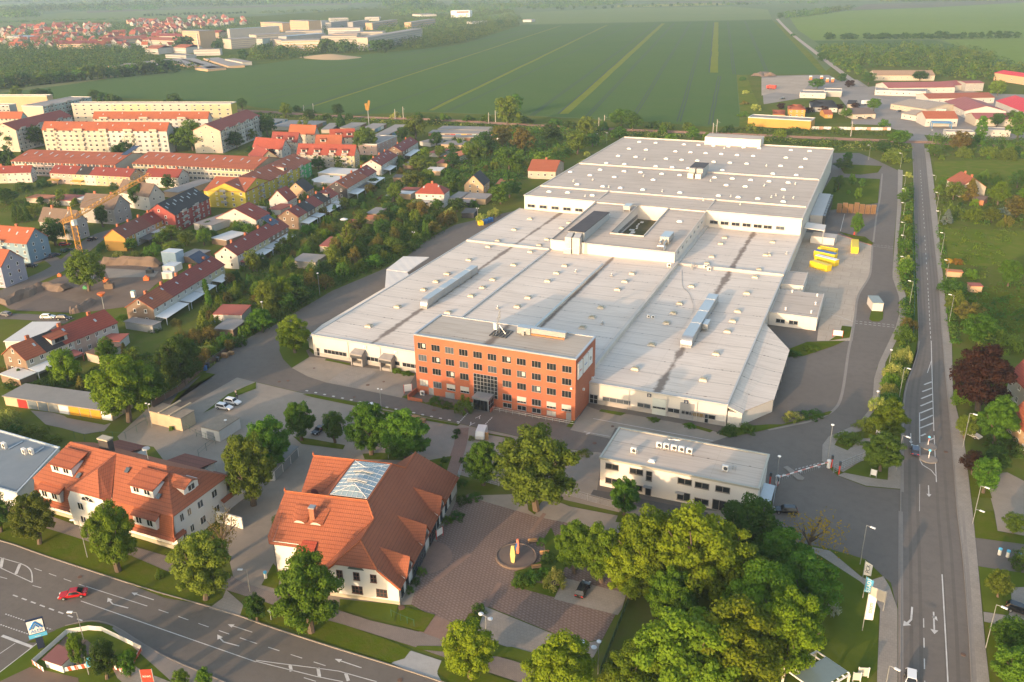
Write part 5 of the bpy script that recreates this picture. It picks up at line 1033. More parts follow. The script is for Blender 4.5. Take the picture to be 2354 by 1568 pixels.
def house(cr,a,b,c,he,hr,roof,walls,label,cat='house',name='house',nwin=None,floors=2,gables=True,chim=0,sky_=0,solar=None,porch=None,dorm=None,balc=None,gend=None,hip=0,flatroof=False,lm=None,wsz=(1.1,1.3),cut=(1e9,-1e9),over=.35,gwin=True,band=False):
    """a-b: camera-side eave line as photo points at height he; c: a back eave corner; walls: colours of the units along the eave"""
    A,B,Cc=(k(q[2] if len(q)>2 else cr,q[0],q[1],he) for q in (a,b,c))
    u=(B-A).normalized();n_=Vector((-u.y,u.x,0));dp=(Cc-A).dot(n_);L=(B-A).length
    if dp<0: n_=-n_;dp=-dp
    dp=max(dp,6.5) if not flatroof else max(dp,8);up=Vector((0,0,1));A0=Vector((A.x,A.y,0))
    def P(s,t,z): return A0+u*s+n_*t+up*z
    FP.append((A0-u*1.5-n_*1.5,u,n_,L+3,dp+3));ctr=P(L/2,dp/2,0);t=thing(name,label,cat,ctr,look=None)
    if lm: landmark(lm,ctr,max(4,L*.35))
    walls=walls if isinstance(walls,list) else [walls];nu=len(walls);ul=L/nu
    rz=math.atan2(u.y,u.x) if n_.dot(Vector((-u.y,u.x,0)))>0 else math.atan2(-u.y,-u.x)
    rzl=rz-math.pi/2;rzr=rz+math.pi/2
    hz_=hip and dp/2*hip or 0
    for i,wc in enumerate(walls):
        s0,s1=ul*i,ul*(i+1);q=MB();q.face([P(s0,0,0),P(s1,0,0),P(s1,0,he),P(s0,0,he)]);q.face([P(s1,dp,0),P(s0,dp,0),P(s0,dp,he),P(s1,dp,he)])
        ends=[P(s0,dp,0),P(s0,0,0),P(s0,0,he),P(s0,dp/2,hr),P(s0,dp,he)];ende=[P(s1,0,0),P(s1,dp,0),P(s1,dp,he),P(s1,dp/2,hr),P(s1,0,he)]
        if flatroof or hip: ends.pop(3);ende.pop(3)
        if i or not (gend and gend[0]): q.face(ends)
        if i<nu-1 or not (gend and gend[1]): q.face(ende)
        q.build('wall',wallm(wc),t)
        if gend:
            if i==0 and gend[0]: MB().face(ends).build('gable_wall',wallm(gend[0]),t)
            if i==nu-1 and gend[1]: MB().face(ende).build('gable_wall',wallm(gend[1]),t)
    rl_=roof if isinstance(roof,str) else 'd'
    sl=(hr-he)/(dp/2);o=over;nr=len(rl_)
    if flatroof:
        MB().face([P(0,0,he-.15),P(L,0,he-.15),P(L,dp,he-.15),P(0,dp,he-.15)]).build('roof',FLATR,t);e=MB()
        for s0,s1,t0,t1 in ((-.1,L+.1,-.1,.3),(-.1,L+.1,dp-.3,dp+.1),(-.1,.3,.3,dp-.3),(L-.3,L+.1,.3,dp-.3)): e.prism([P(s0,t0,0).xy,P(s1,t0,0).xy,P(s1,t1,0).xy,P(s0,t1,0).xy],he-.3,he+.25)
        e.build('roof_edge',TRIM,t)
    else:
        for i,rc in enumerate(rl_):
            s0=L*i/nr-(o if i==0 and not hip else 0 if not hip else o if i==0 else 0);s1=L*(i+1)/nr+(o if i==nr-1 else 0);r0=hz_ if i==0 else s0;r1=L-hz_ if i==nr-1 else s1
            if not hip: r0,r1=s0,s1
            q=MB();q.slab([P(s0,-o,he-o*sl),P(s1,-o,he-o*sl),P(r1,dp/2,hr),P(r0,dp/2,hr)],.2);q.slab([P(s0,dp+o,he-o*sl),P(s1,dp+o,he-o*sl),P(r1,dp/2,hr),P(r0,dp/2,hr)],.2)
            if hip and i==0: q.slab([P(-o,-o,he-o*sl),P(-o,dp+o,he-o*sl),P(hz_,dp/2,hr)],.2)
            if hip and i==nr-1: q.slab([P(L+o,-o,he-o*sl),P(L+o,dp+o,he-o*sl),P(L-hz_,dp/2,hr)],.2)
            q.build('roof',ROOFS[rc],t)
    nw=nwin if nwin is not None else max(2,int(L/3.2));fl_h=he/floors;ww,wh=wsz;sub=False
    tot=0
    for f in range(floors):
        for i in range(nw):
            if tot>98: break
            s=L*(i+.5)/nw+.12*math.sin(i*2.1);win(t,P(s,-.02,f*fl_h+fl_h*.36),ww,wh,rz,WHT,2,fw=.1,sub=False);tot+=1
    if gwin:
        for e_,rr_ in ((0,rzl),(1,rzr)):
            for f in range(floors+(0 if flatroof or hip else 1)):
                for tt in ((.3,.7) if f<floors else (.5,)):
                    if f==floors and hr-he<3: continue
                    win(t,P(-.02 if e_==0 else L+.02,dp*tt,f*fl_h+fl_h*.36),.9,1.2,rr_,WHT,1,fw=.1,sub=False)
    cm=flat('chimney_red',(.36,.12,.06),.9) if roof != 'k' else flat('chimney_dark',(.10,.08,.075),.9)
    for i in range(chim):
        s=L*(i+.5)/chim;c_=P(s,dp*.52,0);MB().obox((c_.x,c_.y,hr-1.0),u,1.0,.7,2.0).build('chimney',cm,t)
    if not flatroof:
        for i in range(sky_):
            s=L*(i+.5)/sky_;tt=.28+.08*(i % 2);w2=.3
            MB().slab([P(s-w2,dp*(tt-.045),he+dp*(tt-.045)*sl+.12),P(s+w2,dp*(tt-.045),he+dp*(tt-.045)*sl+.12),P(s+w2,dp*(tt+.045),he+dp*(tt+.045)*sl+.12),P(s-w2,dp*(tt+.045),he+dp*(tt+.045)*sl+.12)],.12).build('roof_window',flat('roof_window_pane',(.36,.42,.45),.1),t)
        if solar:
            s0,s1,t0,t1=solar;q=MB();q.slab([P(L*s0,dp*t0,he+dp*t0*sl+.16),P(L*s1,dp*t0,he+dp*t0*sl+.16),P(L*s1,dp*t1,he+dp*t1*sl+.16),P(L*s0,dp*t1,he+dp*t1*sl+.16)],.1);q.build('solar_panels',SOLAR,t)
    if porch:
        for (s0,s1,d_,h_,m_) in porch:
            q=MB();q.slab([P(L*s0,-d_,h_-.4),P(L*s1,-d_,h_-.4),P(L*s1,-.05,h_),P(L*s0,-.05,h_)],.12)
            for s in (s0+.005,s1-.005): q.prism([(P(L*s,-d_+.2,0)+u*x+n_*y).xy for x,y in ((-.08,-.08),(.08,-.08),(.08,.08),(-.08,.08))],0,h_-.45)
            q.build('porch_roof',m_,t)
    if dorm:
        for s,w_ in dorm:
            d0=.08*dp;zb=he+d0*sl-.3;zt=zb+2.0;td=(zt+.3-he)/sl
            q=MB().prism([P(L*s-w_/2,d0,0).xy,P(L*s+w_/2,d0,0).xy,P(L*s+w_/2,td,0).xy,P(L*s-w_/2,td,0).xy],zb,zt).build('dormer',wallm('white'),t)
            MB().slab([P(L*s-w_/2-.25,d0-.5,zt),P(L*s+w_/2+.25,d0-.5,zt),P(L*s+w_/2+.25,td+1.2,zt+.75),P(L*s-w_/2-.25,td+1.2,zt+.75)],.15).build('dormer_roof',ROOFS[rl_[0]],q);win(q,P(L*s,d0-.03,zb+.55),w_*.6,1.2,rz,DGR,2,fw=.08,sub=False)
    if balc:
        for s,w_ in balc:
            for f in range(1,floors+1 if not dorm else floors+2):
                z=f*fl_h-(0 if f<floors else -.0)
                if f>floors: continue
                q=MB();q.prism([P(L*s-w_/2,-1.5,0).xy,P(L*s+w_/2,-1.5,0).xy,P(L*s+w_/2,-.02,0).xy,P(L*s-w_/2,-.02,0).xy],z-.15,z);q.prism([P(L*s-w_/2,-1.5,0).xy,P(L*s+w_/2,-1.5,0).xy,P(L*s+w_/2,-1.4,0).xy,P(L*s-w_/2,-1.4,0).xy],z,z+1.0);q.build('balcony',wallm('grey' if not band else 'cream'),t)
    return t
PW_=flat('porch_white',(.70,.70,.68),.4);PG_=flat('porch_glass',(.52,.55,.56),.2);PK_=flat('porch_dark',(.10,.095,.09),.6);PR_=flat('porch_red',(.33,.10,.08),.6)
H=house
H('01',(1408,1265),(2060,862),(1155,1252),5.6,8.6,'md'+'dd',['white','white','white','cream','yellow'],'terrace of five with white and yellow fronts, dark lower gable and solar panels','terraced house','terraced_row',11,chim=5,sky_=6,solar=(.80,.97,.45,.85),gend=('brown',None),porch=[(.0,.3,4,2.8,PW_),(.32,.52,4.2,2.9,PG_),(.53,.7,4,2.9,PW_),(.78,.95,4,2.7,PW_)],lm='the dark-gabled terrace')
H('01',(2182,775),(298,508,'11'),(1968,766),5.6,8.7,'ddd',['white','yellow','yellow','brown','brown'],'terrace of white, yellow and brown brick units with a white end gable','terraced house','terraced_row',11,chim=4,sky_=5,solar=(.8,.95,.3,.8),porch=[(.02,.2,4,2.8,PR_),(.25,.45,4.5,2.8,PG_),(.47,.68,4,2.8,PG_),(.7,.95,4,2.9,PW_)],lm='the white-gabled terrace')
H('11',(388,425),(752,212),(208,415),5.6,8.6,'dkdkr',['yellow','brown','yellow','brown','white'],'terrace with alternating dark red and black roofs and a brown gable','terraced house','terraced_row',10,chim=5,sky_=4,gend=('brown',None),dorm=[(.8,3)],porch=[(.03,.25,4,2.8,PW_),(.27,.42,4.5,2.9,PG_),(.5,.8,5,2.8,PW_),(.82,1,4,3,PW_)],lm='the chequer-roofed terrace')
H('11',(836,160),(1105,4),(676,140),5.6,8.8,'mmd',['white','white','cream','white'],'terrace of pale units with red roof, small dormer and black lower gable','terraced house','terraced_row',10,chim=3,sky_=7,gend=('dark',None),porch=[(.02,.3,5,2.9,PG_),(.32,.62,6,2.9,PK_),(.65,.98,5,2.9,PW_)],lm='the black-gabled terrace')
H('10',(1150,1520),(1300,1426),(1012,1492),5.6,8.6,'d',['white','cream','white'],'short terrace with dark red roof and bare white gable','terraced house','terraced_row',6,chim=3,sky_=5,porch=[(.1,.5,4,2.8,PW_)])
H('10',(1345,1392),(1490,1302),(1240,1362),5.6,8.6,'d',['brown','cream','white'],'short terrace with brown gable next to the building shell','terraced house','terraced_row',6,chim=2,sky_=3,porch=[(.1,.7,4,2.8,PW_)],lm='the short brown-gabled terrace')
H('02',(235,168),(1073,1393,'01'),(35,110),5.6,8.9,'mkrrr',['cream','white','pink','white'],'terrace with a large white roof dormer and brown gable beside the garden walls','terraced house','terraced_row',10,chim=3,sky_=3,gend=('brown',None),dorm=[(.38,5)],porch=[(.0,.25,4,2.9,PW_),(.3,.48,4,2.9,PR_)],lm='the large-dormer terrace')
H('01',(1146,615),(1512,440),(950,610),5.8,9.2,'bbd',['ochre','white','pink','ochre'],'terrace with glowing orange gable and dark roof by the building site','terraced house','terraced_row',8,chim=4,sky_=3,gend=('ochre',None),porch=[(.3,.6,5,2.8,PK_),(.6,.95,5,2.8,PW_)],gwin=False,lm='the orange-gabled terrace')
H('01',(1605,405),(1922,248),(1437,345),8.0,12.6,'k',['red'],'red apartment house with steep black roof full of skylights','apartment house','apartment_house',7,3,sky_=10,balc=[(.2,3.5),(.55,3.5)],lm='the black-roofed red house')
H('01',(358,458),(668,492),(832,455),7.2,12.2,'g',['grey'],'derelict grey house with old tiles nearest the crane','house','house',4,2,chim=2,sky_=2,lm='the grey house nearest the crane')
H('01',(738,332),(1042,352),(1170,298),7.2,12.2,'g',['grey'],'grey house with old tiled roof between two similar grey houses','house','house',4,2,chim=2,sky_=1,lm='the middle grey house')
H('01',(1082,190),(1366,238),(1487,200),7.2,12.2,'g',['white'],'pale grey house with old tiles beside the black-roofed red house','house','house',4,2,chim=1)
H('01',(-90,640),(240,668),(424,598),8.2,12.8,'o',['blue'],'light blue apartment house with bright orange roof at the street bend','apartment house','apartment_house',5,3,chim=1,sky_=4,balc=[(.3,3)],lm='the light blue house')
H('01',(-320,850),(4,880),(218,802),8.2,12.8,'o',['lavender'],'lavender apartment house with orange roof at the photo edge','apartment house','apartment_house',5,3,lm='the lavender house')
H('01',(456,18),(1190,55),(480,-25),5.8,8.8,'ddkddd',['pink','pink','yellow','white','yellow','peach','peach'],'terrace of pink, yellow and white fronts with orange awnings','terraced house','terraced_row',14,chim=6,sky_=7,porch=[(.0,.13,3,2.6,flat('awning',(.62,.36,.06))),(.29,.42,3,2.6,flat('awning',(.62,.36,.06)))],lm='the pastel terrace')
H('01',(-60,22),(278,12),(385,-2),5.8,8.8,'d',['cream','white','white'],'short terrace of white fronts with dark roof left of the pastel terrace','terraced house','terraced_row',6,chim=3,sky_=2)
H('01',(1330,52),(1636,60),(1735,22),5.8,9.0,'d',['white'],'white terrace with dark red roof behind the crane jib','terraced house','terraced_row',7,chim=3)
H('01',(1872,182),(2250,197),(1900,70),8.0,12.0,'o',['bright'],'bright yellow wing of the angled apartment block under an orange roof','apartment house','apartment_house',5,3,sky_=3,dorm=[(.5,3)],balc=[(.5,3)],over=.2)
H('01',(2252,197),(505,1482,'10'),(2190,60),8.0,12.0,'m',['bright','bright','bright','bright','green'],'long yellow wing ending in a vivid green unit','apartment house','apartment_house',14,3,sky_=9,balc=[(.2,3),(.45,3),(.62,3),(.8,3)],dorm=[(.2,3),(.62,3)],gwin=False,lm='the yellow and green block')
H('11',(292,276),(372,235),(125,266),4.4,9.2,'r',['white'],'small white house with bright red roof beside the terraces','house','house',3,1,sky_=1,lm='the small white house')
H('11',(462,190),(530,150),(310,168),4.2,8.6,'k',['peach'],'peach bungalow with steep black roof','house','house',3,1)
H('11',(0,452),(125,390),(-180,345),3.6,8.2,'r',['white'],'house with broad dark red roof among garden trees','house','house',4,1,sky_=1)
H('11',(1466,203),(1728,212),(1757,170),6.6,10.2,'r',['white'],'white two storey villa with red hipped roof and glazed veranda','house','house',4,2,sky_=2,chim=1,hip=1,porch=[(-.05,.9,3.5,3.4,flat('veranda',(.36,.37,.37)))],lm='the hip-roofed white villa')
H('11',(2090,132),(2147,86),(1900,136),4.8,9.6,'k',['peach'],'peach house with black gable roof near the factory road','house','house',2,2,lm='the peach gabled house')
AP=dict(cat='apartment block',name='apartment_block',wsz=(1.8,1.5))
def Hb(*a,**q): return H(*a,**{**AP,**q})
Hb('00',(100,1478),(1052,1516),(95,1370),8.0,11.5,'m',['cream','pink','white','cream'],'long low block with russet roof and two solar panels, nearer its twin',nwin=28,floors=3,sky_=13,solar=(.93,.99,.4,.8),gwin=False,lm='the long russet block')
Hb('00',(1215,1500),(2332,1556),(1250,1392),8.0,11.5,'m',['yellow','cream','yellow'],'long yellow block with russet roof and a row of roof windows',nwin=30,floors=3,sky_=14,gwin=False,lm='the long yellow block')
Hb('00',(385,1192),(1530,1202),(1637,1180),14,18.5,'m',['cream','white'],'five storey block in scaffolding with red roof and white sheeted gable',nwin=20,floors=5,sky_=8,balc=[(.08,5),(.3,6),(.5,5),(.7,6),(.9,5)],band=True,gwin=False,lm='the scaffolded block')
Hb('00',(855,1086),(1910,1087),(1996,1078),14,18.0,'m',['cream','white'],'five storey block with red roof behind the scaffolded block',nwin=20,floors=5,sky_=6,balc=[(.1,6),(.45,6),(.78,6)],band=True,gwin=False)
Hb('00',(655,955),(2122,955),(2195,938),15,15,'m',['cream','yellow','cream','yellow'],'very long flat-roofed panel block with cream and yellow diamond pattern',nwin=20,floors=5,flatroof=True,gend=(None,'bright'),gwin=False,lm='the long cream panel block')
Hb('00',(392,978),(838,892),(270,960),15,15,'m',['teal'],'pale teal panel block with reddish balconies',nwin=14,floors=5,flatroof=True,balc=[(.15,5),(.5,5),(.8,5)],gend=('cream',None),gwin=False)
Hb('00',(-200,872),(480,870),(560,872),15,15,'m',['peach'],'peach panel block with white flat roof at the edge of the field',nwin=16,floors=5,flatroof=True,gwin=False)
Hb('00',(-200,965),(80,968),(165,960),14,14,'m',['grey'],'short grey panel block at the photo edge',nwin=8,floors=5,flatroof=True,gwin=False)
Hb('00',(2022,1200),(34,1062,'10'),(1906,1150),14,18,'r',['cream','white'],'five storey block with red roof and pink balconies turned to the field',nwin=16,floors=5,balc=[(.12,4),(.4,4),(.62,5),(.85,5)],lm='the pink-balcony block')
Hb('00',(142,1192),(660,1066),(-10,1175),14,18,'r',['white'],'five storey block with red roof and pale yellow gable',nwin=14,floors=5,balc=[(.1,5),(.4,5),(.75,5)],gend=('cream',None))
Hb('00',(-120,1085),(190,1086),(290,1072),12,16,'o',['cream'],'block with orange roof and greenish gable at the photo edge',nwin=8,floors=4,gend=(None,'teal'))
H('10',(-30,1348),(236,1370),(300,1348),7.4,12.5,'r',['white'],'white apartment house with red roof in front of the dark red dormer house','apartment house','apartment_house',6,3,lm='the white red-roofed house')
H('10',(140,1292),(376,1302),(410,1285),7.4,12.5,'d',['cream'],'apartment house with dark red roof and balcony dormers','apartment house','apartment_house',5,3,dorm=[(.3,3.5),(.75,3.5)],balc=[(.75,3.2)])
H('10',(300,1222),(536,1232),(588,1222),7.4,12.5,'o',['cream'],'apartment house with fresh orange roof before the garage rows','apartment house','apartment_house',5,3)
H('10',(680,1262),(905,1256),(930,1240),7.4,12.0,'r',['cream'],'apartment house with red roof and dormers behind the big lime tree','apartment house','apartment_house',5,3,dorm=[(.35,3.5),(.8,3.5)])
H('10',(545,1318),(782,1320),(848,1308),7.4,12.2,'m',['cream'],'apartment house with russet roof tucked behind the four dormer house','apartment house','apartment_house',5,3,dorm=[(.3,3.5)])
H('10',(376,1412),(902,1426),(972,1402),7.4,12.5,'r',['cream','cream','yellow'],'cream apartment house with red roof and four balcony dormers','apartment house','apartment_house',10,3,dorm=[(.12,3.6),(.35,3.6),(.62,3.6),(.84,3.6)],balc=[(.12,3.2),(.35,3.2),(.62,3.2),(.84,3.2)],lm='the four dormer house')
H('10',(-70,1420),(30,1470),(130,1410),7.4,12,'r',['yellow'],'yellow gabled house squeezed beside the white red-roofed house','apartment house','apartment_house',3,3)
H('10',(1110,1330),(1296,1250),(1090,1262),6.5,6.5,'o',['pink'],'unfinished shell of a row house with scaffolding and no roof','building shell','building_shell',5,2,flatroof=True,lm='the unfinished shell')
H('20',(146,1566),(400,1575),(408,1490),4.4,8.0,'o',['cream'],'cream cottage with orange roof half hidden by a tree at the embankment','house','house',4,1,chim=1,lm='the orange-roofed cottage')
H('31',(1650,82),(1768,148),(1760,20),5.0,9.0,'m',['cream'],'cream farmhouse with russet roof alone across the main road','house','house',3,2,chim=2,lm='the lone farmhouse')
H('32',(2230,290),(2420,470),(2240,130),6.5,11,'r',['cream'],'house with steep red roof behind the dark purple tree','house','house',3,2,chim=1,lm='the steep red-roofed house')
H('32',(2225,680),(2420,870),(2200,520),5.5,10,'m',['peach'],'peach house with russet roof at the edge of the main road gardens','house','house',3,2,chim=1,lm='the peach house by the road')
# sheds, garages and works buildings
def wl(c): return wallm(c)
RS=dict(g=FLATR,r=flat('shed_red',(.33,.09,.06),.8),w=flat('shed_white',(.60,.58,.54),.7),k=flat('shed_dark',(.07,.07,.07),.8),o=flat('shed_orange',(.48,.16,.06),.8),b=flat('shed_brown',(.18,.11,.07),.8))
for cr,a,b,c,h,w_,r_,sl,lk in (
 ('01',(1145,1385),(1400,1425),(1195,1345),2.6,'grey','g',0,'grey flat garage'),('01',(1645,782),(1790,797),(1870,728),2.6,'brown','g',0,'open wooden carport'),('01',(1940,618),(2080,640),(2190,562),2.6,'brown','w',0,'flat brown shed'),('01',(1960,1318),(2220,1325),(2310,1248),2.9,'white','r',.4,'white summer house with red roof'),
 ('01',(1970,1450),(2140,1462),(2180,1372),2.4,'brown','g',0,'brown shed with grey roof'),('01',(1780,484),(1942,506),(2185,302),3.0,'white','g',0,'long white flat garage'),('01',(240,248),(440,258),(300,216),2.6,'cream','o',0,'cream garage with orange roof'),('01',(455,268),(650,276),(690,222),2.6,'white','r',0,'white garage with reddish roof'),('01',(690,255),(760,260),(800,235),2.6,'white','w',0,'small white garage'),
 ('01',(1500,130+60),(1640,200),(1790,75),3,'peach','g',0,'flat grey-roofed annexe'),('01',(40,1568),(300,1568),(540,1392),3,'white','w',0,'pale flat porch roof'),('02',(0,300),(180,350),(90,225),2.6,'brown','w',0,'pale roofed garage'),('01',(920,1568),(1100,1568),(1150,1500),2.9,'white','r',0,'red roofed lean-to'),
 ('02',(790,100),(900,130),(960,-10),2.8,'cream','b',0,'brown roofed lean-to'),('11',(585,690),(690,695),(810,625),2.8,'cream','r',.5,'cream cabin with red roof'),('11',(330,828),(545,842),(598,772),2.8,'cream','g',0,'cream summer house with grey roof'),('11',(112,352),(225,360),(310,308),2.9,'white','r',0,'white flat building with pink roof'),('11',(820,500),(915,502),(935,456),2.4,'brown','r',.3,'small shed with red roof'),
 ('11',(985,440),(1098,446),(1105,418),2.4,'peach','o',.3,'small shed with orange roof'),('11',(1010,392),(1108,398),(1150,340),2.5,'peach','g',0,'peach shed with grey roof'),('11',(1290,208),(1420,216),(1465,182),2.8,'peach','w',0,'peach flat-roofed cabin'),('11',(1328,182),(1468,188),(1487,155),2.8,'peach','r',0,'peach cabin with pink roof'),('11',(1775,250),(1868,256),(1925,197),2.8,'white','g',0,'white garage'),('11',(1906,252),(2110,262),(2140,212),2.8,'peach','g',0,'long brown-roofed garage'),
 ('11',(2196,138),(2318,142),(2322,88),2.8,'peach','o',.5,'small orange-roofed cottage'),('11',(1890,388),(2000,392),(2020,348),2.4,'dark','k',0,'dark flat shed'),('11',(1860,290),(1990,295),(2020,258),2.4,'dark','g',0,'garden pavilion with grey roof'),('11',(1262,62),(1350,64),(1345,45),2.4,'brown','k',.5,'garden pavilion with black roof'),('11',(1145,252),(1225,258),(1245,228),2.4,'peach','w',0,'pale flat shed'),('11',(470,100),(700,115),(720,48),3,'cream','w',0,'pale flat garage block'),('11',(570,20),(830,35),(840,-20),3,'cream','w',0,'pale flat garage block'),
 ('10',(1730,1432),(1830,1445),(1890,1372),3,'white','o',.6,'white cottage with orange roof'),('10',(1660,1495),(1760,1500),(1800,1470),2.6,'peach','r',.4,'peach cabin with red roof'),('10',(1590,1400),(1680,1408),(1690,1368),2.6,'white','r',.3,'white cabin with maroon roof'),('10',(1350,1515),(1440,1520),(1460,1490),2.4,'brown','g',.3,'wooden garden cabin'),('10',(1560,1568),(1690,1572),(1705,1540),2.6,'peach','w',.2,'peach cabin with pale roof'),('10',(1505,1300),(1605,1312),(1640,1275),2.6,'white','g',0,'white garage'),('10',(1700,1325),(2090,1342),(2100,1305),2.6,'peach','g',0,'long peach garage row'),
 ('31',(1880,262),(1985,275),(1990,240),2.6,'terra','b',.3,'orange wooden hut'),('31',(1865,1058),(1975,1062),(1980,1035),2.4,'peach','r',0,'peach hut with red edge'),('31',(1650,925),(1790,935),(1785,915),2.0,'peach','o',0,'low peach wall hut')):
    if lk=='open wooden carport': pass
    shed(cr,a,b,c,h,wl(w_),RS[r_],None,'garden_shed' if 'garage' not in lk else 'garage','shed' if 'garage' not in lk else 'garage',slope=sl,lm=lk)
for a,b,c,dc in (((165,1130),(290,1095),(170,1085),'blue grey blue white blue'),((300,1165),(462,1108),(345,1092),'blue brown grey blue'),((540,1150),(645,1112),(520,1102),'brown brown grey'),((690,1190),(765,1130),(690,1122),'grey brown'),((905,1175),(1012,1128),(890,1122),'cream brown'),((1090,1185),(1200,1136),(1085,1130),'blue teal white brown'),((1212,1240),(1392,1146),(1290,1140),'brown blue red white cream'),
                    ((1670,1185),(2130,1196),(2150,1166),'cream white brown teal blue grey cream white orange'),((1585,1222),(2240,1232),(2250,1202),'brown blue cream brown red blue orange brown teal white cream orange red'),((1600,1258),(2230,1265),(2240,1246),'brown grey cream brown red white')):
    t=shed('10',a,b,c,2.7,wl('cream'),FLATR,None,'garage_row','garages',lm='flat garage row with coloured doors')
    A,B=k('10',*a,2.7),k('10',*b,2.7);doorsrow(t,(A.x,A.y,0),(B.x,B.y,0),dc.split(),2.2)
for a,b,c in (((985,605),(1130,625),(1060,580)),((1135,585),(1270,622),(1210,565)),((1260,570),(1385,612),(1340,545)),((1385,555),(1560,592),(1470,535)),((1520,545),(1730,605),(1640,530)),((1660,540),(1915,628),(1760,525)),((1870,535),(2100,608),(2000,525)),((1790,622),(1910,636),(1890,600))):
    shed('00',a,b,c,2.7,wl('peach'),FLATR,None,'garage_row','garages',lm='weathered low garage row')
ROOFS['t']=tiles('tan_sheet_roof',(.36,.24,.15),(.32,.21,.13));ROOFS['f']=tiles('scarlet_roof',(.60,.04,.05),(.54,.04,.05));ROOFS['v']=tiles('mauve_roof',(.33,.10,.09),(.29,.09,.08));ROOFS['y']=tiles('beige_roof',(.38,.31,.24),(.33,.27,.21))
def I(a,b,c,he,hr,roof,w_,lab,fl_=1,nw=5,cr='30',**q): return H(cr,a,b,c,he,hr,roof,w_,lab,q.pop('cat','warehouse'),q.pop('name','warehouse'),nw,fl_,gwin=False,**q)
I((985,692),(1535,692),(892,668),5,8.5,'t',['cream'],'long cream warehouse with tan roof before the wood',1,10,lm='the tan-roofed warehouse')
I((1112,808),(1722,800),(1035,770),5,8,'v',['white'],'long white market hall with dull red roof',1,9,lm='the long market hall');I((985,830),(1455,845),(990,800),4,4,'v',['white'],'flat white annexe with green edge in front of the market hall',1,8,flatroof=True)
I((1640,790),(1820,775),(1620,755),5,7.5,'v',['white'],'white hall with dull red roof joined to the market hall',1,3);I((1822,765),(1988,762),(1800,742),7,8,'v',['grey'],'grey two storey office with dull red roof',2,3)
I((1480,905),(2085,895),(1460,870),4.5,7,'m',['white'],'long narrow white hall with red roof in the works estate',1,9);I((1625,930),(1812,1018),(1850,880),5,8.5,'v',['white'],'white gabled hall with red roof set at an angle',1,6,lm='the angled gable hall')
I((2098,925),(2360,1030),(2260,865),6,10,'f',['white'],'large hall with bright red roof at the photo edge',1,5);I((2085,668),(2420,715),(2080,640),7,9,'f',['peach'],'hall with scarlet roof among trees',1,3)
I((1455,1088),(1748,1088),(1420,1050),5.5,9,'o',['white'],'white workshop with orange roof beside the blue canopy',1,6,lm='the orange-roofed workshop');I((1130,955),(1460,1005),(1240,890),4,6.5,'y',['cream'],'low beige-roofed hall with several bays',1,6);I((1230,1040),(1400,1068),(1230,985),4,6,'y',['white'],'white beige-roofed hall near the crossing',1,3)
I((1450,1000),(1640,1005),(1440,975),3.5,3.5,'y',['white'],'low white flat link building',1,4,flatroof=True);I((1915,1092),(2420,1095),(1890,1050),5,7.5,'v',['cream'],'cream hall with mauve roof behind poplars',1,8);I((1640,1212),(1905,1218),(1630,1192),4,4,'v',['white'],'white showroom with blue edge by the crossing',1,5,flatroof=True);I((1990,1195),(2235,1200),(1890,1170),4,4,'v',['white'],'white garage building with dark gate by the railway',1,4,flatroof=True)
I((2172,1078,'20'),(397,1112),(2170,1035,'20') if 0 else (0,1060),6,6,'m',['ochre','ochre'],'long ochre shed with dark flat roof beside the field',1,0,flatroof=True,lm='the long ochre shed')
I((190,1005),(345,1008),(185,975),6,8.5,'o',['ochre'],'ochre villa with orange hipped roof behind the long shed',2,3,hip=1,cat='house',name='house');I((52,1050),(152,1052),(60,1020),3.5,5.5,'o',['ochre'],'small ochre house with hipped roof',1,2,hip=1,cat='house',name='house');I((400,985),(640,990),(430,935),3.5,7,'k',['white'],'white bungalow with black hipped roof',1,4,hip=1,cat='house',name='house',lm='the black-hipped bungalow');I((785,1050),(992,1045),(770,1000),3.6,6.2,'g',['cream'],'cream bungalow with broad grey gable beside the lane',1,3,cat='house',name='house')
I((525,1050),(595,1050),(520,1020),3,5,'o',['ochre'],'tiny ochre garden house',1,1,cat='house',name='house');I((295,855),(530,862),(380,830),4,4,'k',['white'],'white filling station shop with grey roof',1,3,flatroof=True,cat='shop',name='shop_building');I((515,838),(680,842),(515,812),4.5,4.5,'k',['grey'],'filling station canopy at the lane',1,0,flatroof=True,cat='canopy',name='canopy');I((730,955),(800,958),(735,930),3,5,'k',['cream'],'little cream house with black roof at the lane',1,1,cat='house',name='house')
t=thing('blue_canopy','blue framed canopy in front of the orange-roofed workshop','canopy',k('30',1600,1170));A,B=k('30',1505,1180),k('30',1685,1185);u=(B-A).normalized();nn=Vector((-u.y,u.x,0));bl=flat('canopy_blue',(.06,.22,.42))
MB().slab([p+Vector((0,0,4)) for p in (A,B,B+nn*7,A+nn*7)],.5).build('canopy_roof',bl,t);a=MB()
for p in (A,B,B+nn*7,A+nn*7): a.tube(p,p+Vector((0,0,3.6)),.25)
a.build('canopy_posts',bl,t)
t=thing('advertising_fence','white fence hung with advertising banners by the railway','fence',k('30',760,1200));rr=random.Random(8)
for i in range(20):
    p,q=k('30',400,1190).lerp(k('30',1130,1200),i/20),k('30',400,1190).lerp(k('30',1130,1200),(i+.93)/20);m_=(p+q)/2;MB().obox(m_,q-p,(q-p).length,.1,1.9).build('fence_panel',flat('banner%d' % (i % 4),((.66,.63,.6),(.6,.56,.5),(.5,.25,.16),(.62,.6,.58))[i % 4]),t)
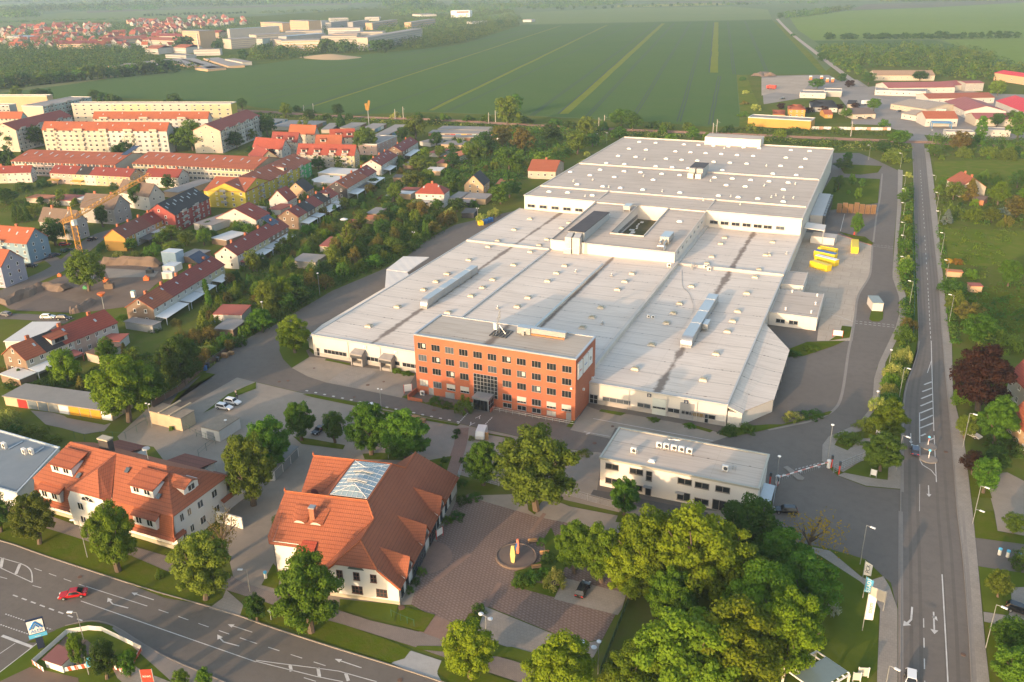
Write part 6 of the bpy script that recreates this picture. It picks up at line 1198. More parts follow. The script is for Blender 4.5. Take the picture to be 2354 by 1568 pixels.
# far suburb: blocks and small houses
def block(cr,a,b,c,h,w_,lab,bands=4,rc=None,cols=None):
    A,B,Cc=k(cr,*a,h),k(cr,*b[:2],h) if len(b)==2 else k(b[2],b[0],b[1],h),k(cr,*c,h)
    u=(B-A).normalized();n_=Vector((-u.y,u.x,0));dp=(Cc-A).dot(n_)
    if dp<0: n_=-n_;dp=-dp
    dp=min(max(dp,9),30);L=(B-A).length;ctr=(A+B)/2+n_*dp/2
    t=thing('apartment_block',lab,'apartment block',(ctr.x,ctr.y,0));P=lambda s,d: (A+u*s+n_*d).xy
    MB().prism([P(0,0),P(L,0),P(L,dp),P(0,dp)],0,h).build('wall',wl(w_),t)
    if rc: MB().slab([(*P(-.5,-.5),h),(*P(L+.5,-.5),h),(*P(L+.5,dp/2),h+3.5),(*P(-.5,dp/2),h+3.5)],.3).slab([(*P(-.5,dp+.5),h),(*P(L+.5,dp+.5),h),(*P(L+.5,dp/2),h+3.5),(*P(-.5,dp/2),h+3.5)],.3).build('roof',ROOFS[rc],t)
    else: MB().prism([P(-.4,-.4),P(L+.4,-.4),P(L+.4,dp+.4),P(-.4,dp+.4)],h,h+.5).build('roof',FLATR if cols != 'sky' else flat('blue_roof',(.25,.30,.36)),t)
    for f in range(bands):
        z=h*(f+.35)/bands;MB().prism([P(L*.02,-.3),P(L*.98,-.3),P(L*.98,0),P(L*.02,0)],z,z+h/bands*.34).build('window_band',flat('far_band',(.24,.23,.22)) if cols != 'o' else flat('far_band_o',(.5,.3,.15)),t)
block('00',(2085,268),(188,242,'10'),(2020,272),20,'grey','largest slab of the suburb with grey balconies and blue roof',6,None,'sky');landmark('the largest suburb slab',k('10',0,300),60)
for a in (((1672,285),(1828,290),(1890,275),26,'peach','pinkish tower block with a balcony front left of the largest slab',7),):
    block('00',*a)
block('00',(1425,330),(1668,335),(1430,310),11,'cream','cream suburb block with long red roof beside the pinkish tower',3,'r');block('00',(1310,365),(1640,375),(1300,345),9,'cream','suburb block with dull red roof in front of the pinkish tower',2,'m');block('00',(970,370),(1360,345),(960,350),9,'yellow','yellow suburb block with white gables and red roof',2,'m');block('00',(520,405),(880,400),(510,385),8,'peach','suburb row under a long brown roof',2,'d');block('00',(1330,445),(1450,448),(1310,425),8,'white','white suburb house with russet roof beside the far garages',2,'m');block('00',(1590,435),(1705,440),(1600,415),8,'white','white suburb house with orange roof left of the white school',2,'o')
block('00',(1780,460),(2020,455),(1720,455),8,'white','flat white school hall near the chimney of the suburb',2);block('00',(1520,505),(1710,512),(1530,492),4,'white','low white flat hall above the far garages',1);block('00',(60,335),(250,340),(80,312),8,'grey','blue-roofed flat hall at the left of the suburb',1,None,'sky');block('00',(2070,545),(2230,575),(2100,530),4,'white','white long shed at the end of the far garages',1);block('00',(1905,300),(2010,300),(1900,270),10,'peach','suburb block with red roof right of the pinkish tower',2,'r');block('00',(2120,365),(2354,350),(2110,355),14,'cream','cream block in front of the largest slab',5)
for a,b,c,h,w_,lab,nb,cl in (((40,205),(240,215),(70,195),16,'peach','pink suburb block left of the twin pink tower',4,0),((310,190),(482,195),(330,180),22,'peach','tall pink suburb block with square windows',6,0),((515,195),(600,195),(500,188),16,'white','white block right of the tall pink one',4,0),((270,290),(605,283),(280,278),12,'cream','long cream block with roof huts',3,0),((0,325),(460,300),(0,312),12,'cream','very long cream block behind the white one',3,0),((205,335),(565,305),(190,345),13,'grey','grey block with blue roof before the cream blocks',4,'sky'),((150,360),(230,372),(145,345),14,'cream','cream gable block at the suburb edge',4,0),((230,378),(600,370),(235,362),15,'white','white block with orange balconies facing the field',4,'o'),((600,335),(925,330),(610,322),12,'cream','cream block behind the poplars',3,0),((700,315),(930,312),(700,305),12,'peach','peach block behind the cream one',3,0),((660,262),(955,258),(670,250),12,'white','long white block with peach bands',3,0),((812,300),(1165,295),(820,285),12,'cream','cream block with roof huts left of the dark slab',3,0),((1025,348),(1530,265),(940,345),18,'cream','long slab with cream gable and dark balconies beside the field',6,0),((690,210),(850,190),(680,205),14,'grey','grey distant block beside poplars',4,0),((890,205),(1040,185),(880,200),14,'grey','second grey distant block beside poplars',4,0),((1068,212),(1300,182),(1060,205),13,'peach','long peach distant block',3,0),((1425,208),(1650,175),(1420,200),13,'peach','long grey and peach block near the white depot',3,0),((680,170),(850,165),(690,158),8,'white','low white hall at the back of the suburb',1,0),((1000,160),(1130,158),(1010,150),8,'white','second low white hall at the back of the suburb',1,0),((0,360),(58,360),(-20,350),16,'teal','pale green block at the suburb edge',4,0)):
    block('10',a,b,c,h,w_,lab,nb,None,cl)
t=thing('depot','big white windowless depot with red lettering at the far field','warehouse',k('10',1900,140));A,B,Cc=k('10',1790,100,16),k('10',1965,98,16),k('10',2025,92,16);dp=(Cc-B).length;u=(B-A).normalized();nn=Vector((-u.y,u.x,0));MB().prism([A.xy,B.xy,(B+nn*40).xy,(A+nn*40).xy],0,16).build('wall',flat('depot_white',(.75,.74,.72)),t)
for s in (.45,.62,.8): MB().obox((*(A+u*(B-A).length*s-nn*.3).xy,11),u,14,.4,3.5).build('lettering',RED,t)
for cr,a,b,c,w_ in (('20',(100,182),(178,182),(105,176),'white'),('10',(1520,135),(1660,130),(1530,125),'white'),('10',(1980,200),(2130,190),(1990,195),'white')): shed(cr,a,b,c,5,wl(w_),FLATR,None,'barn','barn',lm='small far white barn')
FH={}
def far_house(p,rz,s,wc,rc,look):
    if 'w' not in FH:
        FH['w']=MB().add([(-5,-4,0),(5,-4,0),(5,4,0),(-5,4,0),(-5,-4,5),(5,-4,5),(5,4,5),(-5,4,5),(-5,0,9),(5,0,9)],[(0,1,5,4),(2,3,7,6),(3,0,4,8,7),(1,2,6,9,5)]).mesh('house',wallm('white'))
        FH['r']=MB().slab([(-5.3,-4.5,4.5),(5.3,-4.5,4.5),(5.3,0,9.1),(-5.3,0,9.1)],.25).slab([(-5.3,4.5,4.5),(5.3,4.5,4.5),(5.3,0,9.1),(-5.3,0,9.1)],.25).mesh('roof',REDT)
    o=inst('house',FH['w'],None,p,rz,s,wallm(wc));tag(o,None,'house','houses of the far suburb',look);inst('roof',FH['r'],o,p,rz,s,ROOFS[rc]);return o
def inpoly(x,y,P):
    r=False;j=len(P)-1
    for i in range(len(P)):
        if (P[i][1]>y) != (P[j][1]>y) and x<(P[j][0]-P[i][0])*(y-P[i][1])/(P[j][1]-P[i][1])+P[i][0]: r=not r
        j=i
    return r
rr=random.Random(21);LK={'r': 'small red-roofed house','d': 'small dark-roofed house','m': 'small russet-roofed house','o': 'small orange-roofed house','b': 'small brown-roofed house'}
hp=[]
for P,n in (([(5,96),(120,86),(240,84),(240,112),(5,114)],46),([(290,50),(400,44),(480,42),(590,44),(560,58),(300,64)],62),([(240,80),(420,66),(420,78),(330,84),(240,95)],34),([(30,66),(190,56),(260,62),(260,68),(40,70)],30),([(330,64),(500,55),(500,62),(400,72),(330,75)],26),([(240,92),(430,80),(430,108),(330,112),(240,112)],34),([(0,70),(240,66),(240,84),(0,90)],44)):
    c_=0
    for _ in range(n*8):
        u_,v_=rr.uniform(min(q[0] for q in P),max(q[0] for q in P)),rr.uniform(min(q[1] for q in P),max(q[1] for q in P))
        if not inpoly(u_,v_,P): continue
        p=G(u_,v_)
        if any((p-q).length<17 for q in hp): continue
        hp.append(p);rc=rr.choice('rddmmmbbo');far_house(p,R(rr.choice((20,65,110,155))+rr.uniform(-8,8)),rr.uniform(.85,1.3),rr.choice(['white','cream','grey','grey','pink','peach']),rc,LK[rc]);c_+=1
        if c_ >= n: break
# trees, shrubs
LC=dict(lime=((.156,.227,.011),(.117,.189,.013)),yel=((.205,.26,.010),(.15,.205,.010)),grn=((.111,.195,.015),(.085,.156,.013)),drk=((.068,.127,.015),(.052,.101,.013)),olv=((.150,.195,.019),(.114,.156,.017)),pur=((.044,.018,.011),(.065,.026,.011)),blo=((.429,.416,.104),(.169,.221,.029)),sil=((.208,.260,.221),(.156,.208,.169)),brn=((.169,.124,.026),(.117,.111,.019)),rus=((.390,.221,.023),(.286,.169,.019)))
LN=dict(lime='bright green',yel='yellow-green',grn='green',drk='dark green',olv='olive',pur='purple-leaved',blo='cream-flowering',sil='silvery',brn='brownish',rus='rust-tinged')
LMAT={a: leafm('leaf_'+a,*c,trans=.42) for a,c in LC.items()}
BARK=M('bark',(.13,.095,.065),(.08,.06,.045),3,.5)
def quadleaf(v,f,p,n,s,rr):
    n=n.normalized();x=n.orthogonal().normalized();y=n.cross(x);a=rr.uniform(0,6.28);x,y=x*math.cos(a)+y*math.sin(a),y*math.cos(a)-x*math.sin(a)
    x*=s*rr.uniform(.7,1.1)*.5;y*=s*rr.uniform(.45,.8)*.5;o=len(v);v+=[p-x-y*.5,p+x*.2-y,p+x+y*.4,p-x*.2+y];f.append((o,o+1,o+2,o+3))
def crown(seed,nc,nl,leaf,shape='round',W=4.0,Hh=8.0,rc=1.35):
    rr=random.Random(seed);v=[];f=[]
    for i in range(nc):
        t=(i+.5)/nc;ph=i*2.39996+rr.uniform(-.4,.4)
        if shape=='round':
            zc=1-2*t;r=math.sqrt(max(0,1-zc*zc));k_=rr.uniform(.55,.95) if i % 4 else rr.uniform(.2,.55);bulge=1.0 if zc<.2 else 1-.25*(zc-.2)
            c=Vector((math.cos(ph)*r*W*k_*bulge,math.sin(ph)*r*W*k_*bulge,Hh*.5+zc*Hh*.5*k_));q=rc*rr.uniform(.7,1.2)
        elif shape=='cone':
            r=(1-t)**.85;c=Vector((math.cos(ph)*r*W*.72,math.sin(ph)*r*W*.72,Hh*(.04+t*.92)));q=rc*(.35+.65*(1-t))
        elif shape=='column':
            r=math.sin(math.pi*min(1,.18+t*.82))**.6;c=Vector((math.cos(ph)*r*W*.5,math.sin(ph)*r*W*.5,Hh*(.03+t*.93)));q=rc*.8
        else:
            zc=t;r=math.sqrt(1-zc*zc);k_=rr.uniform(.5,.95);c=Vector((math.cos(ph)*r*W*k_,math.sin(ph)*r*W*k_,Hh*.8*zc*k_));q=rc*rr.uniform(.7,1.2)
        for j in range(nl):
            d=Vector((rr.gauss(0,1),rr.gauss(0,1),rr.gauss(0,1)*.8+.25)).normalized();e=rr.uniform(.55,1.08);p=c+Vector((d.x*q*e,d.y*q*e,d.z*q*e*.8))
            quadleaf(v,f,p,d+Vector((rr.gauss(0,.45),rr.gauss(0,.45),rr.gauss(0,.45)+.2)),leaf,rr)
    m=MB();m.v=v;m.f=f;m.m=[0]*len(f);return m.mesh('crown',LMAT['grn'])
CRN={'huge': [crown(s,130,190,.32,rc=.8) for s in (1,2,3)],'big': [crown(s,64,120,.42,rc=1.05) for s in (4,5,6)],'med': [crown(s,26,75,.72) for s in (7,8,9)],'far': [crown(s,15,28,1.6,rc=1.7) for s in (10,11)],
       'cone': [crown(s,40,60,.6,'cone',3,8,1.0) for s in (12,13)],'column': [crown(s,26,60,.5,'column',2,8,.9) for s in (14,)],'bush': [crown(s,20,90,.42,'dome',4,4,1.1) for s in (15,16)],'fbush': [crown(s,12,36,1.0,'dome',4,4,1.4) for s in (17,18)],'airy': [crown(s,30,26,.34,rc=1.1) for s in (19,)]}
def trunk_mesh(seed):
    rr=random.Random(seed);m=MB();m.tube((0,0,0),(.05,.03,.35),.045,.032,7).tube((.05,.03,.35),(.02,0,.62),.032,.018,6)
    for i in range(5):
        a=i*1.257+rr.uniform(-.3,.3);z=.26+.05*i;e=Vector((math.cos(a)*.24,math.sin(a)*.24,z+.26));m.tube((.03,.02,z),e,.02,.008,5,cap=False);m.tube(e*.6+Vector((.012,.008,z*.4)),e+Vector((rr.uniform(-.12,.12),rr.uniform(-.12,.12),.12)),.01,.004,4,cap=False)
    return m.mesh('trunk',BARK)
TRK=[trunk_mesh(s) for s in (1,2)]
trng=random.Random(77)
REQ=[]
def tree(p,h,w_,kind='big',col='grn',tf=None,label=None,group=None,look=None):
    REQ.append((p.copy(),h,w_,kind,col,tf,label,group,look))
def plant_all():
    """the 300 of each kind that show largest stand as objects, the rest as one mass"""
    for bush in (False,True):
        L=sorted([q for q in REQ if (q[3] in ('bush','fbush'))==bush],key=lambda q: -q[1]*q[2]/q[0].length_squared)
        for q in L[:296]: plant(*q)
        m=MB()
        for p,h,w_,kind,col,*_ in L[296:]:
            s=CRN['fbush' if bush else 'far'][0];n0=len(m.v);a=trng.uniform(0,6.28);c_,s_=math.cos(a)*w_/8.6,math.sin(a)*w_/8.6;hz_=h/(4.1 if bush else 8.3)
            m.v+=[(p.x+v.co.x*c_-v.co.y*s_,p.y+v.co.x*s_+v.co.y*c_,v.co.z*hz_) for v in s.vertices];m.f+=[[i+n0 for i in f.vertices] for f in s.polygons]
            ci=list(LC).index(col);m.m+=[ci]*len(s.polygons)
        if m.v: o=m.build('distant_shrubs' if bush else 'distant_trees',[LMAT[c] for c in LC]);o['kind']='stuff';o['label']='remaining small garden shrubs' if bush else 'remaining small far trees'
def plant(p,h,w_,kind='big',col='grn',tf=None,label=None,group=None,look=None):
    h,w_=h*1.12,w_*(.97 if kind in ('huge','big') else 1.06);p=Vector((p[0],p[1],0));bush=kind in ('bush','fbush');tf=(0 if bush else .04 if kind in ('cone','column') else .12) if tf is None else tf
    sz='low' if h<2.5 else 'small' if h<6.5 else 'mid-sized' if h<11 else 'tall'
    lk=look or f"{sz} {LN[col]} {'shrub' if bush else 'spruce' if kind == 'cone' else 'columnar conifer' if kind == 'column' else 'tree'}"
    nm='shrub' if bush else 'conifer' if kind in ('cone','column') else 'tree'
    t=thing(nm,label,'shrub' if bush else 'tree',p,group,0,lk)
    ms=trng.choice(CRN[kind]);bw=4 if kind=='column' and 0 else {'cone': 6,'column': 3.4}.get(kind,8.6);bh=8.3 if not bush else 4.1
    inst('crown',ms,t,p+Vector((0,0,h*tf)),trng.uniform(0,6.28),(w_/bw*trng.uniform(.94,1.06),w_/bw*trng.uniform(.94,1.06),h*(1-tf)/bh),LMAT[col])
    if not bush and kind != 'far': s=h*(1 if kind not in ('cone','column') else .6);inst('trunk',trng.choice(TRK),t,p,trng.uniform(0,6.28),(s*.9,s*.9,s))
    return t
TREES = {  # crop: (base x, base y, height, width, kind, colour)
 '03': [(10,190,8,6,'big','drk'),(365,300,10.5,8,'huge','olv'),(1090,550,13.5,8.8,'huge','lime'),(1895,810,12.5,10,'huge','olv'),(2100,450,11,5.5,'airy','brn'),(1475,610,2.2,1.8,'bush','olv'),(745,1440,6.5,2.6,'big','grn'),(985,1540,6.8,4.6,'big','drk'),(1195,1520,4.8,3,'big','grn'),(1680,1620,3.2,2.4,'big','grn'),(1890,1640,4,2.4,'big','grn')],
 '13': [(510,1110,14.5,11.5,'huge','grn'),(1975,1530,10,8.2,'huge','yel'),(10,1010,5.2,4,'big','drk'),(190,110,2,2,'bush','drk'),(1850,60,1.6,3,'bush','drk'),(1760,100,1.5,2.4,'bush','grn'),(1520,570,1.4,2,'bush','grn'),(1465,660,1.3,2,'bush','drk'),(1410,740,1.3,1.8,'bush','grn'),(2050,920,1.8,2.6,'bush','drk'),(2000,1010,1,1.6,'bush','drk')],
 '23': [(440,1760,11.5,10,'huge','yel'),(575,570,10,7.5,'huge','lime'),(820,650,11,8.5,'huge','lime'),(1080,800,10,10,'huge','yel'),(1230,720,15,12,'huge','yel'),(1640,810,17,15,'huge','yel'),(1930,860,14,14,'huge','yel'),(2160,440,12,11,'huge','drk'),(1450,1060,10,9,'huge','lime'),(1540,1780,15,15,'huge','lime'),(1960,1660,15,15,'huge','yel'),(1130,1780,10,9,'huge','lime'),(2260,1180,13,13,'huge','lime'),(900,1820,6,5,'big','olv'),(2080,1010,9,9,'big','drk'),(400,690,4.2,4,'bush','blo'),(70,670,2.5,3.2,'bush','grn'),(180,640,2.2,3,'bush','drk'),(290,590,1.8,2.6,'bush','grn'),(330,450,2,3,'bush','drk'),(270,300,1.6,1.8,'bush','grn')],
 '33': [(310,960,11,11.5,'huge','grn'),(130,1500,14,11.5,'huge','yel'),(60,640,10,11,'huge','grn'),(590,940,3,2.4,'bush','sil'),(390,440,9.5,11,'airy','rus'),(2250,200,4,4.2,'big','grn'),(2110,790,5,4.5,'big','olv'),(2190,1290,6,6,'big','grn'),(2240,1640,7,7,'big','grn'),(2354,520,4,5,'bush','drk')],
 '12': [(420,915,8.5,6.2,'huge','grn'),(730,935,7,4.4,'big','drk'),(1060,1045,11,8.6,'huge','grn'),(1385,1100,10.5,9.6,'huge','grn'),(2090,1330,9,7,'huge','grn'),(-20,1510,14,8.5,'huge','olv'),(140,1200,11,9,'huge','grn'),(1920,655,5,4.6,'bush','lime'),(1650,575,2.2,3.4,'bush','grn'),(1765,610,1.8,3.2,'bush','drk'),(1665,480,2.2,2,'bush','brn'),(360,110,9.5,8.4,'huge','lime'),(1850,850,1.5,1.8,'bush','drk'),(1830,890,1.2,1.6,'bush','grn'),(1740,1110,1.5,2,'bush','drk'),(1900,1110,1.3,1.8,'bush','grn'),(1690,1180,1.2,2,'bush','drk'),(1980,910,1.3,1.6,'bush','blo'),(1290,285,1.3,3,'bush','lime'),(1390,310,1.2,2.8,'bush','grn'),(1890,1320,1.5,2.4,'bush','grn'),(1905,1480,1.4,3.4,'bush','drk'),(2010,1450,1.4,3,'bush','grn')],
 '22': [(225,1560,15.5,14.5,'huge','olv'),(1030,1600,7,5.4,'huge','grn'),(660,1040,1,3.5,'bush','olv'),(1990,850,2.6,4.5,'bush','drk'),(2160,830,2.2,4,'bush','grn'),(1640,790,1,3,'bush','grn'),(1310,735,1,2.6,'bush','grn')],
 '02': [(1190,745,15,13.5,'huge','lime'),(1690,410,12,9.5,'huge','drk'),(625,400,9,7,'big','lime'),(1000,205,6.5,5,'big','grn'),(60,800,5,7.5,'bush','blo'),(760,470,4.5,3.4,'cone','brn'),(1165,205,6,3,'cone','brn'),(190,350,3,3,'cone','drk'),(300,880,3,7,'bush','olv'),(120,880,3,6,'bush','drk'),(480,930,2.2,5,'bush','olv'),(1900,130,3.5,6,'bush','blo'),(1640,110,4.5,6,'bush','olv'),(340,420,1.8,9,'bush','drk'),(150,410,2,7,'bush','drk'),(600,400,2,7,'bush','grn'),(900,300,2,5,'bush','drk'),(860,390,1.4,4,'bush','drk'),(1580,820,1.6,1.4,'bush','lime'),(1440,560,7,6,'big','grn')],
 '32': [(1930,640,16,16,'huge','pur'),(2080,950,11,9,'huge','grn'),(1975,1400,8,6.5,'big','grn'),(1875,1225,5,5.5,'big','pur'),(2080,1210,6,6,'big','drk'),(1800,900,6,5,'big','olv'),(1090,890,9,8.8,'huge','lime'),(1030,1200,8.5,8.6,'huge','drk'),(1240,190,5,5.5,'bush','blo'),(1150,330,4.5,6,'bush','blo'),(1120,410,4,5,'bush','lime'),(1110,500,4,4.4,'bush','blo'),(1000,640,4.5,4.5,'bush','blo'),(1120,600,4.5,5,'bush','drk'),(740,920,2.2,7,'bush','olv'),(880,800,3,4.5,'bush','olv'),(220,720,2.2,5,'bush','blo'),(400,690,1.6,6,'bush','drk'),(230,130,1.6,5,'bush','drk'),(380,80,1.6,5,'bush','grn'),(110,60,1.6,3.5,'bush','drk'),(2100,60,7,12,'bush','olv'),(2200,1000,3,10,'bush','drk'),(1780,560,4,6,'bush','lime')],
 '31': [(808,600,8.6,5.2,'big','grn'),(645,180,7,5,'med','drk'),(770,130,6,3.6,'med','grn'),(825,260,6,3.2,'med','lime'),(860,150,5,3.6,'med','grn'),(610,200,3,2,'med','drk'),(740,215,2.5,2.4,'bush','grn'),(1850,280,10,8,'cone','brn'),(2110,320,10,10,'big','lime'),(1700,270,8,9,'med','olv'),(1640,490,6,5,'cone','sil'),(1560,240,5,5,'med','grn'),(1880,450,6,9,'bush','lime'),(1700,400,5,8,'bush','olv'),(2050,480,6,9,'med','olv'),(2280,440,9,11,'med','brn'),(2290,160,8,8,'med','drk'),(2205,1070,9,8,'big','grn'),(1930,1600,9,11,'big','grn'),(1700,1120,5,9,'bush','drk'),(1720,1260,6,7,'bush','olv'),(1830,1400,6,8,'med','brn'),(1860,980,3,6,'bush','lime'),(1660,850,2.5,3,'bush','rus'),(1740,860,2.5,4,'bush','rus'),(2160,420,4,7,'bush','sil'),(1980,90,6,6,'bush','grn'),(1620,130,4,7,'bush','grn'),
        (1235,300,5,5.5,'med','grn'),(1290,60,3.5,4,'bush','blo'),(1260,200,3,4,'bush','lime'),(1280,470,3.5,4,'bush','olv'),(1260,620,4,4,'bush','grn'),(1260,760,5,5,'med','grn'),(1270,870,4,4.5,'bush','blo'),(1255,970,6,5,'med','grn'),(1285,1450,4,5,'bush','brn'),(1245,1560,5,6,'bush','grn'),(1300,350,3,4,'bush','grn'),(1300,560,2.5,3.5,'bush','lime'),(1290,690,2.5,3.5,'bush','blo')],
 '30': [(485,560,11,11,'med','drk'),(230,330,5,10,'fbush','drk'),(110,165,13,14,'far','drk'),(680,750,9,9,'med','drk'),(750,800,7,8,'med','pur'),(920,780,11,12,'med','drk'),(450,820,9,14,'med','grn'),(1070,735,7,8,'med','drk'),(1390,745,9,14,'med','drk'),(970,1020,9,10,'med','grn'),(715,1090,7,9,'med','grn'),(1065,1160,5,8,'fbush','grn'),(2105,880,12,13,'med','lime'),(1945,1290,14,7,'column','grn'),(2290,1300,17,13,'med','grn'),(2100,1170,9,9,'med','drk'),(2250,1160,10,11,'med','drk'),(1760,1390,11,12,'med','brn'),(1200,1340,9,13,'med','grn'),(1060,1420,8,9,'med','drk'),(1160,1490,8,16,'bush','olv'),(730,1500,6,5,'med','drk'),(690,1568,6,9,'med','drk'),(1530,1440,6,8,'med','drk'),(2040,1440,7,12,'bush','olv'),(1800,1440,6,10,'bush','olv'),(2190,1470,8,12,'bush','olv'),(110,1260,5,9,'fbush','lime'),(245,1220,4,8,'fbush','drk'),(620,1210,4,7,'fbush','lime'),(120,1000,5,7,'med','pur'),(380,1040,5,7,'med','pur'),(510,1030,5,8,'med','pur'),(655,1010,5,6,'med','pur'),(800,1000,5,8,'med','pur'),(1910,1320,4,6,'fbush','drk')],
 '20': [(90,1410,15,13,'med','brn'),(360,1310,11,12,'med','drk'),(600,1420,13,15,'med','olv'),(680,1270,13,13,'med','olv'),(740,1350,8,8,'med','drk'),(990,1290,8,11,'med','grn'),(1000,1170,12,15,'med','grn'),(1110,1200,12,11,'med','drk'),(840,1200,7,8,'fbush','drk'),(1300,1180,6,9,'fbush','drk'),(1425,1190,6,10,'fbush','olv'),(1620,1190,6,9,'fbush','olv'),(1660,1290,8,9,'med','grn'),(1385,1230,6,7,'fbush','grn'),(1310,1290,6,9,'fbush','grn'),(1450,1290,5,9,'fbush','lime'),(1790,1290,6,7,'fbush','grn'),(1980,1220,6,9,'fbush','drk'),(2200,1200,5,9,'fbush','olv'),(370,1340,5,8,'fbush','olv'),(300,1568,10,13,'med','grn'),(20,1050,14,16,'med','grn'),(530,1180,5,12,'fbush','drk'),(400,1150,5,12,'fbush','drk'),(120,1130,6,14,'fbush','olv'),(690,1170,4,10,'fbush','drk'),(690,1430,3,5,'fbush','blo'),(640,1500,3,5,'fbush','blo'),(2120,740,5,8,'fbush','drk'),(2150,860,4,8,'fbush','blo'),(2140,960,4,8,'fbush','brn'),(2240,1010,5,9,'fbush','blo'),(2130,1070,4,9,'fbush','grn')],
 '10': [(2310,1190,22,19,'med','olv'),(1010,1410,15,16,'big','olv'),(450,1290,12,11,'med','olv'),(110,1250,13,13,'med','drk'),(780,1180,10,8,'cone','drk'),(755,1080,10,9,'med','drk'),(275,1080,11,9,'med','lime'),(490,1090,7,9,'med','drk'),(380,1030,6,7,'med','drk'),(1470,1280,15,15,'med','olv'),(1350,1300,9,9,'med','drk'),(1310,1460,8,6,'cone','drk'),(800,1530,7,13,'med','drk'),(575,1560,7,7,'med','drk'),(145,1480,7,8,'med','pur'),(210,1460,5,5,'med','drk'),(1660,1350,9,9,'med','drk'),(1870,1350,6,4,'med','lime'),(1555,1470,7,7,'med','lime'),(1690,1450,7,7,'med','olv'),(1950,1370,5,7,'bush','lime'),(2100,1420,13,16,'med','drk'),(2260,1350,13,15,'med','brn'),(2000,1500,12,13,'med','olv'),(1810,1540,8,9,'med','drk'),(2330,1560,12,16,'med','grn'),(1500,1568,8,14,'med','olv'),(860,1100,6,7,'fbush','drk'),(1280,1080,5,8,'fbush','blo'),(1490,1085,5,10,'fbush','drk'),(1730,1105,6,10,'fbush','grn'),(1640,1140,6,10,'fbush','drk'),(1960,1110,5,10,'fbush','drk'),(2120,1115,5,10,'fbush','drk'),(620,1100,5,12,'fbush','olv')],
 '00': [(1780,1385,17,26,'big','grn'),(1620,1390,13,14,'med','lime'),(2080,1380,12,15,'med','drk'),(2180,1370,10,9,'med','drk'),(90,1380,13,16,'med','drk'),(310,1360,14,16,'med','drk'),(600,1365,10,11,'med','drk'),(1240,1400,13,14,'airy','olv'),(1150,1545,14,15,'big','drk'),(1325,1560,9,6,'cone','drk'),(235,1530,9,5,'cone','drk'),(580,1550,7,6,'cone','drk'),(40,1560,13,14,'med','drk'),(730,1110,11,14,'med','drk'),(820,1110,9,10,'med','drk'),(1600,940,8,16,'fbush','drk'),(370,960,13,14,'med','drk'),(440,950,12,13,'med','drk'),(170,960,15,11,'med','olv'),(880,925,9,14,'med','drk'),(960,930,8,14,'fbush','drk'),(1050,930,8,13,'fbush','drk'),(2230,1010,9,9,'med','drk'),(2290,1300,8,10,'med','olv'),(430,1345,10,9,'med','lime'),(2330,1400,5,9,'bush','drk')],
 '01': [(515,690,10.5,11.5,'big','drk'),(950,520,9.5,6,'big','drk'),(1055,470,7,4,'airy','olv'),(1278,345,12,8.5,'big','drk'),(1555,190,8,6.5,'med','drk'),(820,1110,14,14,'big','olv'),(565,310,7,4,'column','olv'),(150,470,7.5,4,'cone','drk'),(260,470,7,4,'cone','drk'),(205,475,7,4,'cone','drk'),(325,430,6,7,'med','olv'),(900,300,5,5,'med','drk'),(950,740,3.5,6,'bush','drk'),(1220,740,5,5,'med','grn'),(1090,790,2.5,5,'bush','blo'),(1250,790,2.5,5,'bush','olv'),(340,800,3,6,'bush','drk'),(1900,1160,6,2.2,'column','grn'),(1920,1240,7,2,'column','grn'),(1940,1340,8,2.2,'column','grn'),(2305,510,5,2.6,'column','grn'),(1915,535,4,3.4,'cone','drk'),(2330,930,8,6,'med','olv'),(1880,1510,7.5,5,'cone','olv'),(1620,1420,2.2,4,'bush','brn'),(1425,1480,2,4,'bush','drk'),(1580,640,6,8,'med','olv'),(1490,680,5,6,'med','grn'),(1880,690,6.5,6,'med','grn'),(1720,690,6,7,'med','olv'),(1600,770,5,8,'med','olv'),(1420,770,5,8,'bush','grn'),(2160,480,5,5,'med','pur'),(2070,500,4,5,'bush','grn'),(1050,170,4,5,'bush','drk'),(400,150,5,8,'bush','drk'),(210,180,5,9,'bush','drk'),(60,320,8,12,'med','drk'),(700,210,3,9,'bush','drk'),(1120,1370,1.8,5,'bush','grn')],
 '11': [(320,720,6.5,4,'cone','grn'),(725,400,5,2.6,'cone','grn'),(135,440,5,1.8,'column','drk'),(25,500,5,1.6,'column','drk'),(700,110,4,2,'column','grn'),(640,640,4.5,4.5,'med','lime'),(470,590,4,5,'med','grn'),(490,740,4.5,7,'bush','olv'),(10,930,5,4,'med','olv'),(860,780,12,6,'med','olv'),(1280,290,9,7,'med','olv'),(1200,330,5,6,'med','drk'),(1440,160,8,12,'med','olv'),(1580,130,8,8,'med','olv'),(1800,150,9,9,'med','drk'),(1850,380,6,8,'med','drk'),(2000,340,4,6,'bush','grn'),(2250,310,9,11,'med','grn'),(2330,250,9,10,'med','drk'),(1080,140,4,6,'med','drk'),(820,350,5,6,'med','olv'),(1160,310,4,5,'med','pur'),(2080,470,4,6,'bush','blo'),(2190,420,4,6,'bush','blo'),(1780,450,6,6,'bush','blo'),(30,1130,5,7,'bush','grn'),(120,1300,10,9,'big','olv'),(260,1250,10,9,'big','lime'),(360,1190,8,8,'big','grn'),(60,1480,7,8,'big','grn'),(170,1130,7,6,'big','drk'),(610,1440,0,0,'','')]}
for cr,L in TREES.items():
    for x,y,h,w_,kd,c in L:
        if h: r2=(1.32 if kd in ('huge','big') else 1.1) if cr in ('02','12','22') else 1.12 if cr[1]=='3' else 1.08;tree(k(cr,x,y),h*(1.1 if r2>1.2 else 1),w_*r2,kd,c)
